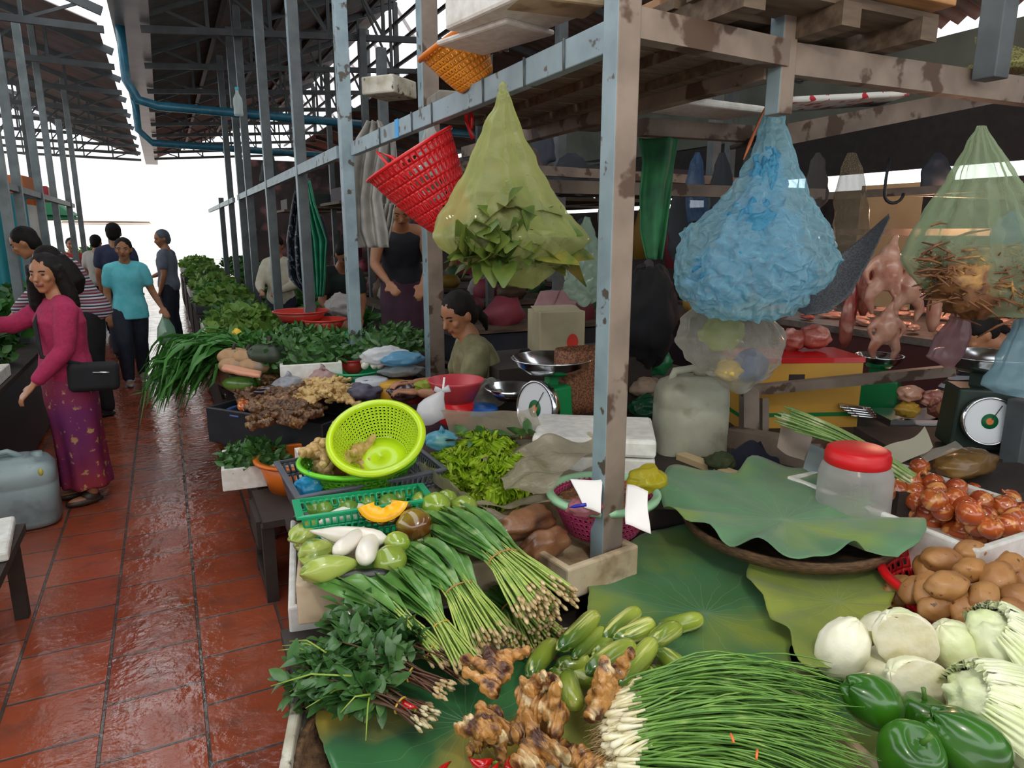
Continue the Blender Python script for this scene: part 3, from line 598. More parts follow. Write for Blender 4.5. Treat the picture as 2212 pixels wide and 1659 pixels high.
# ------------------------------------------------------------------ strand bunches
def strands(a,b,n,wa,wb,wm,tm,lift,seed,flat=.5,wob=.004,k=9,droop=0):
    """paths from root end a to tip b; spread wa at the root, wm at the tie (parameter tm), wb at the tip"""
    q=random.Random(seed); a=Vector(a);b=Vector(b); d=(b-a); L=d.length; d.normalize(); s=d.cross(Vector((0,0,1))).normalized(); u=s.cross(d); out=[]
    for i in range(n):
        th=q.uniform(0,2*math.pi); r=math.sqrt(q.random()); ox,oy=r*math.cos(th),r*math.sin(th); la=q.uniform(-.05,.05); lb=q.uniform(-.16,.08); ph=q.uniform(0,6)
        pts=[]
        for j in range(k):
            t=j/(k-1); tt=la+t*(1-la+lb)
            w=(wa+(wm-wa)*min(1,t/tm)) if t<tm else wm+(wb-wm)*((t-tm)/(1-tm))**1.1
            p=a+d*L*tt+s*(ox*w+wob*math.sin(ph+t*5))+u*(oy*w*flat+wob*math.cos(ph*2+t*4))+Vector((0,0,lift*math.sin(math.pi*min(1,max(0,t)))-droop*t*t*(1+.3*ox)))
            pts.append(p)
        out.append(pts)
    return out
def band(R_,c,d,w,flat,mat,name='rubber_band'):
    d=Vector(d).normalized(); s=d.cross(Vector((0,0,1))).normalized(); u=s.cross(d)
    pts=[Vector(c)+s*math.cos(t*2*math.pi/20)*w*1.05+u*math.sin(t*2*math.pi/20)*w*flat*1.1 for t in range(21)]
    obj(name,G().tube(pts,.0022,6,cap=False),mat,R_)
bandm=M('rubber_band','a87b45',rough=.5); bandy=M('rubber_band_yellow','c9a13e',rough=.5)
def ribbon(g,pts,ws,nrm=Vector((0,0,1)),fold=.25,mi=0,tw=0):
    vs=[];fs=[]; k=len(pts)
    for i,p in enumerate(pts):
        t=(pts[min(i+1,k-1)]-pts[max(i-1,0)]).normalized(); s=t.cross(nrm)
        if s.length<.05: s=Vector((1,0,0))
        s.normalize(); s=Matrix.Rotation(tw*(i/k),3,t)@s; u=s.cross(t)
        vs+=[p-s*ws[i]/2+u*ws[i]*fold,p,p+s*ws[i]/2+u*ws[i]*fold]
    for i in range(k-1):
        a=i*3; fs+=[(a,a+1,a+4,a+3),(a+1,a+2,a+5,a+4)]
    g.add(vs,fs,mi)
stalk=M('pale_stalk','b9c86a','8fae4c',rough=.35,scale=20,stretch=(2,2,2),coat=.2)
stalkw=gmat('white_green_stalk','e6e3c0','8fae52','X',-.2,.2)
rootend=M('root_end','dcc698','a98a58',rough=.7,scale=60,bump=.4)
cul=leafmat('culantro_leaf','5a8f40','7aab58',rough=.3,scale=14,tl=.2,coat=.3,c3='b5cf92',s3=22,lo3=.55,hi3=.75)
herb=leafmat('dark_herb_leaf','3a6330','4f7a3e',rough=.38,scale=20,tl=.18,coat=.2,c3='82a064',s3=9,lo3=.58,hi3=.75)
herb2=leafmat('mid_herb_leaf','4c7a36','3a6530',rough=.4,scale=20,tl=.2)
purple=M('reddish_stem','6a3a2c','4b3a24',rough=.5,scale=20)
def culantro(label,a,b,za,zb,n,wa,wb,wm,tm,W,seed,lift=.02,droop=0,leafy=True,bandc=bandm,group='culantro bunches'):
    A=at(*a,z=za);B=at(*b,z=zb); S=strands(A,B,n,wa,wb,wm,tm,lift,seed,droop=droop,k=11)
    R_=root('culantro_bunch',((A+B)/2).to_tuple()[:2]+(min(za,zb)-wm*.5,),label,'herb bunch',group)
    q=random.Random(seed); gs=G();gl_=G();gr=G()
    for p in S:
        gs.tube(p[:5],[.0028,.0026,.0024,.0022,.002],5)
        gr.tube([p[0]-(p[1]-p[0])*.12,p[0],p[0]+(p[1]-p[0])*.25],[.0025,.0045,.0032],6)
        if leafy and q.random()<.7:
            w=W*q.uniform(.85,1.4); ws=[.004,.006,w*.45,w*.8,w,w*.95,w*.6,.003]
            ribbon(gl_,p[3:],ws,nrm=Vector((q.uniform(-.5,.5),q.uniform(-.6,.3),1)).normalized(),fold=.22,tw=q.uniform(-.5,.5))
    obj('stalks',gs,stalk,R_); obj('root_ends',gr,rootend,R_)
    if leafy: obj('leaves',gl_,cul,R_)
    d=(B-A); c=A+d*tm+Vector((0,0,lift*math.sin(math.pi*tm))); band(R_,c,d,wm,.5,bandc); return R_
culantro('topmost culantro bunch with broad glossy leaves, tied with a brown band',(1180,1300),(960,1115),.80,.80,120,.078,.085,.042,.34,.030,1,lift=.025)
culantro('middle culantro bunch lying half under the topmost one',(1060,1385),(895,1190),.71,.77,85,.066,.075,.038,.35,.032,2,lift=.045)
culantro('lowest culantro bunch, only its fanned root ends showing',(1165,1385),(1060,1270),.69,.68,80,.08,.05,.035,.45,.02,3,lift=.02)
culantro('loose culantro bunch with long leaves laid over the herbs',(1010,1440),(845,1235),.70,.765,30,.035,.06,.018,.3,.042,4,lift=.03,bandc=bandy)
culantro('flat culantro bunch over the corner of the radish box',(960,1425),(725,1240),.70,.775,22,.03,.075,.018,.3,.042,5,lift=.03,bandc=bandy)
def herbs(name,label,a,b,za,zb,n,wa,wb,wm,tm,LL,seed,per=16,lift=.02,lm=None,sm_=purple,rd=.0016,roots=rootend,start=.35,group='herb bunches at the tray',cat='herb bunch'):
    lm=lm or herb; A=at(*a,z=za);B=at(*b,z=zb); S=strands(A,B,n,wa,wb,wm,tm,lift,seed,k=9,wob=.008)
    R_=root(name,((A+B)/2).to_tuple()[:2]+(min(za,zb)-wm*.5,),label,cat,group); q=random.Random(seed+50); gs=G();gl_=G();gr=G()
    for p in S:
        gs.tube(p,[rd*1.3]*4+[rd]*5,5)
        gr.tube([p[0]-(p[1]-p[0])*.15,p[0],p[0]+(p[1]-p[0])*.3],[.0012,.004,.002],5)
        for k in range(per):
            t=start+(1-start)*q.random(); i=min(7,int(t*8)); c=p[i]+(p[i+1]-p[i])*(t*8-i); d=(p[i+1]-p[i]).normalized()
            e=Vector((q.uniform(-1,1),q.uniform(-1,1),q.uniform(-.2,.9))).normalized(); l=LL*q.uniform(.6,1.25)
            gl_.leaf(c,(d*.6+e),Vector((q.uniform(-.6,.6),q.uniform(-.6,.6),1)),l,l*.52,curl=q.uniform(0,.5),seg=4)
    obj('stems',gs,sm_,R_); obj('leaves',gl_,lm,R_); obj('root_ends',gr,roots,R_)
    band(R_,A+(B-A)*tm+Vector((0,0,lift*math.sin(math.pi*tm))),B-A,wm,.6,bandy); return R_
herbs('herb_bunch','dark leafy herb bunch nearest the aisle corner, leaves hanging over the tray edge',(920,1555),(665,1460),.69,.70,26,.028,.075,.018,.2,.044,11,per=18,roots=M('white_root','d8cfa8','b59a68',rough=.6,scale=50))
herbs('herb_bunch','dark leafy herb bunch just behind the corner one, with reddish stems',(960,1490),(690,1410),.70,.72,28,.03,.08,.018,.25,.044,12,per=18)
herbs('herb_bunch','third dark herb bunch, its leaf tips against the radish box',(1005,1450),(735,1335),.68,.73,30,.04,.075,.02,.25,.042,13,per=18)
herbs('herb_bunch','small low herb bunch beside the rattan basket rim',(930,1540),(650,1500),.66,.66,22,.02,.06,.014,.2,.036,14,per=18)
# thin grass like stalks reaching out of the tray
g=G(); q=random.Random(5)
for a,b,z in (((720,1415),(610,1395),.74),((700,1425),(600,1405),.74),((705,1410),(625,1385),.76),((760,1460),(585,1482),.75),((720,1460),(625,1495),.72),((790,1480),(660,1530),.72),((800,1500),(735,1540),.73),((800,1490),(790,1600),.72)):
    A=at(*a,z=z);B=at(*b,z=z-.01); m_=(A+B)/2+Vector((0,0,.015)); g.tube([A,A*.6+m_*.4,m_,m_*.5+B*.5,B],[.0022,.002,.0018,.0015,.0008],5)
obj('herb_stalks',g,M('yellow_green_stalk','8aa33c',rough=.4),label='thin yellow-green stalks sticking out over the tray edge',cat='stalks',kind='stuff')
# chives
chl=leafmat('chive_green','5a8a34','7aa845',rough=.35,scale=30,tl=.15,coat=.2,c3='b5c96a',s3=16,lo3=.6,hi3=.75)
bulbm=M('chive_bulb','efe9cf','d9cf9e',rough=.3,scale=30,coat=.3)
def chives(label,a,b,za,zb,n,wa,wb,wm,tm,seed,lift=.03):
    A=at(*a,z=za);B=at(*b,z=zb); S=strands(A,B,n,wa,wb,wm,tm,lift,seed,k=10,wob=.012,flat=.6)
    R_=root('chive_bunch',((A+B)/2).to_tuple()[:2]+(min(za,zb)-wm*.45,),label,'chives','chive bunches'); q=random.Random(seed); gs=G();gb=G();gr=G()
    for p in S:
        gs.tube(p[1:],[.0026,.0024,.0022,.0022,.002,.002,.0018,.0014,.0006],4,cap=False)
        gb.tube([p[0]-(p[1]-p[0])*.1,p[0],p[0]*.75+p[1]*.25,p[0]*.4+p[1]*.6,p[1]],[.002,.0062,.0058,.0034,.0027],7)
        for j in range(2):
            e=(p[0]-p[1]).normalized()+Vector((q.uniform(-.6,.6),q.uniform(-.6,.6),q.uniform(-.6,.3))); gr.tube([p[0],p[0]+e*.01,p[0]+e*.022+Vector((0,0,-.004))],[.0006,.0005,.0003],3,cap=False)
    obj('leaves',gs,chl,R_); obj('bulbs',gb,bulbm,R_); obj('roots',gr,rootend,R_); band(R_,A+(B-A)*tm+Vector((0,0,lift*.3)),B-A,wm*.9,.5,bandy)
chives('upper chive bunch with white bulbs fanning right to the peppers',(1325,1520),(1790,1525),.72,.73,170,.04,.09,.03,.16,31,lift=.05)
chives('lower chive bunch at the bottom edge under the upper one',(1325,1595),(1820,1600),.71,.71,190,.05,.10,.035,.16,32,lift=.045)
chives('third chive bunch, running off the bottom edge',(1320,1655),(1780,1720),.68,.68,110,.05,.09,.04,.14,33)
for i,(a,b) in enumerate((((1578,1585),(1585,1605)),((1636,1620),(1634,1640)))):
    A=at(*a,z=.80);B=at(*b,z=.795); obj('carrot_shred',G().tube([A,(A+B)/2+Vector((0,0,.002)),B],.0022,5),M('orange_shred','e8743a'),label=('upper' if i==0 else 'lower')+' orange shred lying on the chives',cat='scrap')
# ------------------------------------------------------------------ peppers
pepm=M('pepper_skin','23560f','3a7416',rough=.28,scale=9,coat=.55,spec=.5,var=.12,c3='1c3f10',s3=12)
def pepper(seed):
    q=random.Random(seed); vs=[];fs=[];n,m_=36,18; g=G(); lob=q.choice((3,4)); ph=q.uniform(0,6)
    prof=[(.001,.012),(.012,.006),(.024,.012),(.036,.01),(.044,-.003),(.047,-.02),(.046,-.035),(.042,-.052),(.036,-.068),(.026,-.082),(.014,-.088),(.004,-.082),(.001,-.08)]
    for r,z in prof:
        for j in range(n):
            th=2*math.pi*j/n; k=1+.10*abs(math.cos((th*lob+ph)/2))-.05; k+=.06*mn.noise(Vector((math.cos(th),math.sin(th),z*20+seed)))
            vs.append((r*k*math.cos(th),r*k*math.sin(th),z-(.01 if r<.025 and z<-.07 else 0)*abs(math.cos((th*lob+ph)/2))))
    for i in range(len(prof)-1):
        for j in range(n): j2=(j+1)%n; fs.append((i*n+j,i*n+j2,(i+1)*n+j2,(i+1)*n+j))
    return g.add(vs,fs).mesh('bell_pepper',pepm)
peps=[pepper(s) for s in (1,5,9)]
pst=G().tube([(0,0,.004),(.002,0,.02),(.006,.002,.034)],[.006,.004,.005],8).mesh('stem',M('pepper_stem','4f7a2a',rough=.4))
for i,(px_,py_,z,s,ax,l,hst) in enumerate(((1880,1512,.76,1.0,(.75,-.35,-.6),'green bell pepper leaning up toward the cabbages, leftmost of the peppers',0),(1958,1632,.74,1.05,(-.1,-.5,.9),'green bell pepper at the bottom edge, seen from its stem end',0),(2083,1600,.76,1.15,(.55,-.6,-.5),'largest glossy green bell pepper at the right',0),(1990,1560,.70,.9,(.2,.1,1),'green bell pepper mostly hidden behind the other three',0),(2130,1700,.70,1,(.4,-.2,.8),'green bell pepper cut off by the bottom right edge',0))):
    d=Vector(ax).normalized(); m=Matrix.Translation(at(px_,py_,z=z))@d.to_track_quat('Z','Y').to_matrix().to_4x4()@Matrix.Diagonal((s,s,s,1))@Matrix.Translation((0,0,.038))
    o=inst(peps[i%3],'bell_pepper',m,label=l,cat='pepper',group='green bell peppers')
    st=bpy.data.objects.new('stem',pst); col.objects.link(st); st.parent=o
# ------------------------------------------------------------------ cabbages
cabm=M('cabbage_leaf','f6f2dc','ebe9c4',rough=.45,scale=9,bump=.5,bscale=22,coat=.1,c3='d0dba0',s3=7,lo3=.58,hi3=.75,var=.04,sss=.1)
cutm=M('cabbage_cut','f1ead2','e6dcb8',rough=.5,scale=30,bump=.4,bscale=28,c3='d2cf96',s3=14,lo3=.6,hi3=.75)
def cabbage(seed,cut=False,r=(.062,.045,.045)):
    g=G(); n,m_=48,28; vs=[];fs=[]
    for i in range(m_+1):
        ph=-math.pi/2+math.pi*i/m_
        for j in range(n):
            th=2*math.pi*j/n; x,y,z=math.cos(ph)*math.cos(th),math.cos(ph)*math.sin(th),math.sin(ph)
            k=1+.05*abs(math.sin(3*th+2.2*z+seed))**.6-.03+.05*mn.noise(Vector((x,y,z))*4+Vector((seed,0,0)))+.015*mn.noise(Vector((x,y,z))*14)
            X,Y,Z=z*r[0]*k,x*r[1]*k,y*r[2]*k
            if cut and Z>.008: Z=.008+.002*mn.noise(Vector((X,Y,0))*60)
            vs.append((X,Y,Z))
    for i in range(m_):
        for j in range(n): j2=(j+1)%n; fs.append((i*n+j,i*n+j2,(i+1)*n+j2,(i+1)*n+j))
    g.add(vs,fs)
    if cut:
        for k,f in enumerate(g.f):
            if all(g.v[i][2]>.005 for i in f): g.m[k]=1
    return g.mesh('cabbage',[cabm,cutm])
cb=[cabbage(1),cabbage(4),cabbage(2,True,(.075,.058,.05)),cabbage(7,True,(.068,.05,.05))]
def putcab(i,px_,py_,z,s,xdir,up,l):
    m=Matrix.Translation(at(px_,py_,z=z))@frm(xdir,up)@Matrix.Diagonal((s,s,s,1)); return inst(cb[i],'cabbage_half',m,label=l,cat='cabbage',group='white cabbage halves')
tc=(Vector((0,0,H))-at(1955,1385,z=.78)).normalized()
ix=lambda a,b:(RT*a+UP*b).normalized()
putcab(0,1820,1400,.74,1.12,ix(.35,.9),tc,'white cabbage half leaning left, wrinkled leaves toward the camera')
putcab(2,1957,1385,.78,1.0,ix(.62,-.8),tc+Vector((-.1,0,.1)),'white cabbage half with a flat oval cut face')
putcab(1,2067,1400,.75,1.08,ix(.6,-.8),tc,'white cabbage half right of the flat cut one')
putcab(3,1992,1490,.73,1.15,ix(.8,-.5),tc,'white cabbage half with broken pale ribs in front')
putcab(0,1910,1440,.70,.95,ix(.9,.3),tc,'white cabbage half low between the wrinkled and the broken one')
putcab(1,2090,1490,.69,.95,ix(.9,-.3),tc,'cream cabbage half low beside the frilly napa cabbage')
putcab(1,1890,1370,.70,.9,ix(.5,.8),tc,'white cabbage half mostly hidden behind the flat cut one')
nap=M('napa_leaf','e4ebbf','cddc98',rough=.4,scale=14,bump=.9,bscale=16,coat=.15,c3='f3f2dc',s3=6,lo3=.45,hi3=.6)
def napa(px_,py_,z,r,xd,label,seed):
    C=at(px_,py_,z=z); R_=root('napa_cabbage',(C.x,C.y,z-r[2]),label,'cabbage','napa cabbages at the right'); m=Matrix.Translation(C)@frm(xd,(0,0,1)); g=G()
    g.ell((0,0,0),r,44,26,nz=.18,ns=4,seed=seed); g.v=[tuple(m@Vector(v)) for v in g.v]; obj('head',g,nap,R_)
    g=G(); q=random.Random(seed)
    for k in range(5):
        th=(k-2)*.62+math.pi/2; x0=-r[0]*.9; 
        def fn(u,v,k=k,th=th):
            ph=(u-.5)*1.1+th; xx=x0+v*r[0]*1.5; rr=r[1]*(1.14+.03*k)*math.sqrt(max(.05,1-(xx/r[0]*.93)**2)); fr=.004*math.sin(u*50+k)*(abs(u-.5)*2)**2+.010*math.sin(u*60+k*2)*(1-v)**4
            return m@Vector((xx-.01*math.sin(u*50)*(1-v)**5,rr*math.cos(ph),(rr+fr)*math.sin(ph)))
        g.grid(fn,44,12)
    obj('outer_leaves',g,nap,R_); return R_
napa(2185,1425,.74,(.12,.075,.07),ix(.5,-.6),'pale frilly napa cabbage at the right edge behind the peppers',3)
napa(2185,1560,.71,(.13,.085,.075),ix(.8,-.5),'large napa cabbage at the bottom right edge',6)
openbox('foam_box',[at(1720,1500,z=.66)[:2],at(2010,1760,z=.66)[:2],at(1990,1330,z=.66)[:2]],.07,.02,foamd,z=.6,label='shallow foam box under the cabbages and peppers',cat='box')
# ------------------------------------------------------------------ potatoes and onions
potm=M('potato_skin','b8854c','96643a',rough=.45,scale=9,c3='5d3a24',s3=60,lo3=.64,hi3=.7,bump=.25,bscale=40,var=.1,coat=.05)
def potato(seed):
    g=G(); g.ell((0,0,0),(.047,.034,.031),28,18,nz=.16,ns=1.6,seed=seed)
    q=random.Random(seed)
    es=[Vector((q.uniform(-.9,.9),q.uniform(-1,1),q.uniform(-1,1))).normalized() for _ in range(7)]
    g.v=[tuple(Vector(v)*(1-sum(.05*math.exp(-((Vector(v).normalized()-e).length*9)**2) for e in es))) for v in g.v]; return g.mesh('potato',potm)
pots=[potato(s) for s in (1,2,3,4)]
pl=[(2035,1210,.78,0),(2095,1192,.79,15),(2100,1232,.80,5),(2045,1265,.80,12),(2125,1290,.79,60),(1975,1275,.75,50),(2010,1280,.77,80),(2020,1312,.75,20),(2100,1338,.74,-5),(2155,1250,.80,60),(2180,1225,.79,40),(2180,1320,.77,10),(2165,1350,.74,5),(2195,1355,.75,0),(2205,1250,.77,80),(1940,1280,.71,60),(2065,1305,.73,30),(2000,1235,.74,90),(2140,1200,.76,20),(2205,1290,.79,0),(2060,1165+50,.74,0),(2150,1300,.74,30),(2080,1310,.76,70),(2215,1330,.72,0)]
po=[]
for i,(x,y,z,a) in enumerate(pl):
    C=at(x,y,z=z); s=.93 if i%3 else 1.08; m=Matrix.Translation(C)@frm(RT*math.cos(rad(a))-(FW*.5+UP*.5)*math.sin(rad(a))*-1,(0,-.3,1))@Matrix.Rotation(i,4,'X')@Matrix.Diagonal((s,s,s,1))
    po.append(inst(pots[i%4],'potato',m,cat='potato',group='potatoes in the red basket'))
bpy.context.view_layer.update(); rowlabels(po,'potato','red basket',6)
C=at(2100,1305,z=.68); 
roundbasket('red_basket',(C.x,C.y,.60),.15,.21,.15,redp,'red plastic basket piled with potatoes','basket',nu=44,nv=5,hole=.45,rim=.012)
onm=gmat('onion_skin','8a2c18','c4622c','Z',-.035,.035,cs='dd9a56',ss=(16,16,1),sc=3,slo=.52,shi=.64,rough=.2,coat=.6,var=.15)
def onion(seed):
    g=G(); g.lathe([(.0015,-.029),(.010,-.028),(.022,-.022),(.031,-.010),(.034,.002),(.031,.014),(.023,.023),(.012,.028),(.005,.033),(.003,.042),(.0015,.046)],28); 
    g.v=[tuple(Vector(v)*(1+.05*mn.noise(Vector(v)*25+Vector((seed,0,0))))) for v in g.v]; return g.mesh('onion',onm)
ons=[onion(s) for s in (1,2,3)]
ol=[(1986,1010,.88),(1968,1040,.86),(2015,1043,.86),(1935,1058,.84),(1975,1064,.84),(2020,1064,.85),(2065,1055,.86),(1980,1084,.82),(2018,1080,.86),(2065,1078,.86),(2085,1095,.85),(2120,1085,.86),(2035,1103,.83),(2062,1095,.82),(2095,1110,.86),(2130,1115,.84),(2170,1095,.86),(2190,1120,.84),(2140,1140,.83),(2175,1135,.83),(2210,1110,.84),(2110,1135,.82),(1925,1040,.82),(2000,1105,.80),(2205,1140,.82),(1945,1078,.80),(2040,1060,.82),(2100,1065,.82),(1940,1100,.77),(1975,1110,.77),(2010,1125,.77),(2050,1130,.77),(2080,1150,.77),(2110,1160,.77),(2150,1160,.78),(2185,1150,.79),(1960,1090,.77),(2000,1060,.78),(2150,1080,.81),(2180,1080,.82),(2060,1150,.76),(2130,1095,.79)]
oo=[]
for i,(x,y,z) in enumerate(ol):
    q=random.Random(i); C=at(x,y,z=z-.06); m=Matrix.Translation(C)@Matrix.Rotation(q.uniform(.3,2.2),4,Vector((q.uniform(-1,1),q.uniform(-1,1),0)).normalized())@Matrix.Scale(q.uniform(1.0,1.18),4)
    oo.append(inst(ons[i%3],'red_onion',m,cat='onion',group='red onions in the foam box'))
bpy.context.view_layer.update(); rowlabels(oo,'coppery onion','foam box',6)
N_=at(2115,1190,z=.81); R1=at(2205,1080,z=.81); L1_=at(1905,985,z=.81)
fb=openbox('foam_box',[(N_.x,N_.y),(R1.x,N_.y),(N_.x,L1_.y)],.13,.022,foam,z=.68,label='white foam box of coppery onions right of the red lidded jar',cat='box')
fm=root('crate_support',(at(2100,1150,z=.6).x,at(2100,1150,z=.6).y,0),'dark wooden stand holding up the onion box','stand')
c_=fb.location; obj('stand_top',G().box((c_.x,c_.y,.665),(.4,.3,.025)),dwood,fm); 
for sx in (-.17,.17):
    for sy in (-.12,.12): obj('leg',G().box((c_.x+sx,c_.y+sy,.325),(.04,.04,.65)),dwood,fm)
# jar with red lid
C=at(1840,1100,z=.78); s=mpp(at(1840,1020,z=.86))
jr=root('plastic_jar',(C.x,C.y,.70),'clear plastic jar with a bright red screw lid behind the large lotus leaf','jar')
r=74*mpp(C); jt=at(1840,975,Y=C.y).z
obj('jar_body',G().lathe([(.001,.70),(r*.9,.70),(r,.72),(r,jt-.075),(r*.93,jt-.05),(r*.8,jt-.035),(r*.78,jt-.02)],40,c=(C.x,C.y,0)),film('clear_plastic','dcd9d6',opac=.42,rough=.2,edge=.4,bump=.1),jr)
obj('jar_lid',G().lathe([(r*.86,jt-.04),(r*.88,jt-.038),(r*.88,jt-.012),(r*.84,jt-.006),(r*.84,jt+.002),(r*.72,jt+.008),(.001,jt+.008)],48,c=(C.x,C.y,0)),M('red_lid','e0141c','c40f18',rough=.4,scale=3),jr)
# ================================================================== radish and chayote box
T2=.52
openbox('foam_box',[at(600,1120,z=.66)[:2],at(1010,1075,z=.66)[:2],at(658,1330,z=.62)[:2]],.13,.02,foam,z=T2,label='clean white foam box at the bottom under the radish box',cat='box')
openbox('foam_box',[at(625,1120,z=.77)[:2],at(990,1085,z=.77)[:2],at(672,1262,z=.77)[:2]],.11,.02,foamd,z=.665,label='dirty foam box holding the white radishes and chayotes',cat='box')
raddm=M('radish_skin','f1eadf','e6dccb',rough=.28,scale=14,coat=.3,bump=.08,bscale=30,var=.04)
rd=[gourd(.2,[.002,.006,.010,.015,.019,.022,.0235,.024,.024,.0235,.022,.018,.006],20,bend=b,nz=.02,seed=s).mesh('white_radish',raddm) for b,s in ((.03,1),(-.05,2))]
for i,(a,b,z,ft,l) in enumerate((((668,1148),(835,1165),.83,1.15,'longest white radish lying across the middle'),((672,1140),(790,1095),.80,1.05,'white radish at the back, against the dark squash'),((690,1158),(775,1185),.79,1.0,'white radish partly under the longest one'),((790,1138),(725,1195),.84,1.0,'short white radish pointing to the front left'),((812,1150),(785,1212),.83,1.2,'stubby white radish nearest the culantro leaves'),((740,1120),(800,1105),.79,.9,'white radish peeking out beside the pumpkin slice'))):
    place(rd[i%2],'white_radish',a,b,z,ref=.2,fat=ft*.93,label=l,cat='radish',group='white radishes')
chym=gmat('chayote_skin','8aa23e','b2bd5e','Z',-.04,.05,cs='6c8a30',ss=(1,12,12),sc=3,slo=.58,shi=.7,rough=.25,coat=.45,var=.08)
def chayote(seed):
    g=G(); n,m_=32,20; vs=[];fs=[]
    for i in range(m_+1):
        t=i/m_; x=-.055+.11*t; r=.036*math.sin(math.pi*min(1,max(0,t))**.8)**.6*(1-.25*t)+.0005
        for j in range(n):
            th=2*math.pi*j/n; k=1-.16*(max(0,math.cos(th*2.5+seed))**6)*(1-.6*t)+.05*mn.noise(Vector((math.cos(th)*1.5,math.sin(th)*1.5,t*4+seed)))
            vs.append((x+(.008*math.cos(th*2.5+seed)*(1-t)**3),r*k*math.cos(th),r*k*math.sin(th)*.85))
    for i in range(m_):
        for j in range(n): j2=(j+1)%n; fs.append((i*n+j,i*n+j2,(i+1)*n+j2,(i+1)*n+j))
    g.add(vs,fs); g.add([(-.053,0,0)],[]); return g.mesh('chayote',chym)
cy_=[chayote(s) for s in (1,2.2)]
for i,(a,b,z,l) in enumerate((((632,1165),(700,1130),.79,'chayote at the back left corner of the box'),((650,1205),(725,1180),.80,'chayote in the middle with a yellow side'),((655,1240),(775,1215),.81,'largest chayote lying at the front of the box'),((640,1180),(690,1165),.76,'chayote pressed against the left wall of the box'))):
    place(cy_[i%2],'chayote',a,b,z,ref=.11,fat=1.12,roll=i,label=l,cat='chayote',group='chayotes in the radish box')
zuk=M('dark_squash_skin','23281c','171b14',rough=.35,scale=10,coat=.2)
zk=gourd(.2,[.004,.018,.022,.023,.023,.022,.02,.006],16,nz=.03).mesh('dark_squash',zuk)
place(zk,'dark_squash',(632,1120),(720,1108),.79,ref=.2,fat=.9,label='blackish squash behind the chayotes',cat='squash')
place(zk,'dark_squash',(700,1252),(850,1238),.785,ref=.2,fat=.75,label='blackish squash at the front rim of the radish box',cat='squash')
# pumpkin wedge: crescent with dark rind
def wedge():
    g=G(); vs=[];fs=[]; n=30
    for face in (0,1):
        for i in range(n+1):
            th=math.pi*(1.08+.84*i/n); 
            for k,r in enumerate((.030,.060,.082)):
                rr=r*(1+.08*math.sin(th*7+k)*(k==0)); vs.append((rr*math.cos(th),0 if face==0 else (.0,.012,.0)[k],rr*math.sin(th)*.9))
    g.add(vs[:3*(n+1)],[(i*3+a,i*3+a+1,i*3+a+4,i*3+a+3) for i in range(n) for a in (0,1)],0)
    # rind swelling backwards
    m_=10; vs=[];fs=[]
    for i in range(n+1):
        th=math.pi*(1.08+.84*i/n)
        for j in range(m_+1):
            ph=math.pi/2*j/m_; r=.082+.006*math.sin(th*14); vs.append((r*math.cos(th)*(1-.25*(j/m_)**2),.085*math.sin(ph)*1.0,(r*math.sin(th)*.9)*math.cos(ph*.75)))
    for i in range(n):
        for j in range(m_): a=i*(m_+1)+j; fs.append((a,a+1,a+m_+2,a+m_+1))
    g.add(vs,fs,1)
    vs=[];fs=[]
    for i in range(n+1):
        th=math.pi*(1.08+.84*i/n)
        for j in range(m_+1):
            t=j/m_; vs.append((.036*math.cos(th)*(1-t*.4),.06*t,.036*.9*math.sin(th)*(1-.2*t)-.01*t))
    for i in range(n):
        for j in range(m_): a=i*(m_+1)+j; fs.append((a,a+1,a+m_+2,a+m_+1))
    g.add(vs,fs,0); return g
pf=M('pumpkin_flesh','fbb20a','fcc422',rough=.35,scale=30,coat=.2,c3='e58c06',s3=20); pr=M('pumpkin_rind','6b5424','8a6c2e',rough=.45,scale=18,c3='3f3a1c',s3=12)
C=at(828,1100,z=.86); R_=root('pumpkin_slice',(C.x,C.y,.80),'cut pumpkin slice with orange flesh facing up, behind the radishes','pumpkin')
tcam=(Vector((0,0,H))-C).normalized(); xx=(RT*1+UP*.12).normalized(); yy=-(tcam*.9+UP*.35); zz=xx.cross(yy).normalized(); yy=zz.cross(xx); mm=Matrix.Translation(C+Vector((0,0,.03)))@Matrix((xx,yy,zz)).transposed().to_4x4()
w_=wedge(); sc_=57*mpp(C)/.082
for part,mi,mt in (('flesh',0,pf),('rind',1,pr)):
    g=G(); g.v=[tuple(mm@(Vector(v)*sc_)) for v in w_.v]; g.f=[f for f,k in zip(w_.f,w_.m) if k==mi]; g.m=[0]*len(g.f); g.s=[True]*len(g.f)
    us=sorted({i for f in g.f for i in f}); ix_={k:j for j,k in enumerate(us)}; g.v=[g.v[i] for i in us]; g.f=[tuple(ix_[i] for i in f) for f in g.f]; solid(obj(part,g,mt,R_),.002)
gum=M('green_fruit_skin','7f9a2e','95a845',rough=.14,scale=7,coat=.9,c3='8a5a22',s3=5,lo3=.6,hi3=.72,var=.18)
def fruit(seed,sq=.85):
    g=G(); g.ell((0,0,0),(.034,.034,.034*sq),26,16,nz=.1,ns=1.5,seed=seed); return g.mesh('green_fruit',gum)
fr_=[fruit(s) for s in (1,2,3,4)]
gumb=M('brown_yellow_fruit','8f7a26','6f5a1e',rough=.15,scale=7,coat=.9,c3='6a3f18',s3=6,lo3=.48,hi3=.6)
fb2=fruit(9); fb2.materials.clear(); fb2.materials.append(gumb)
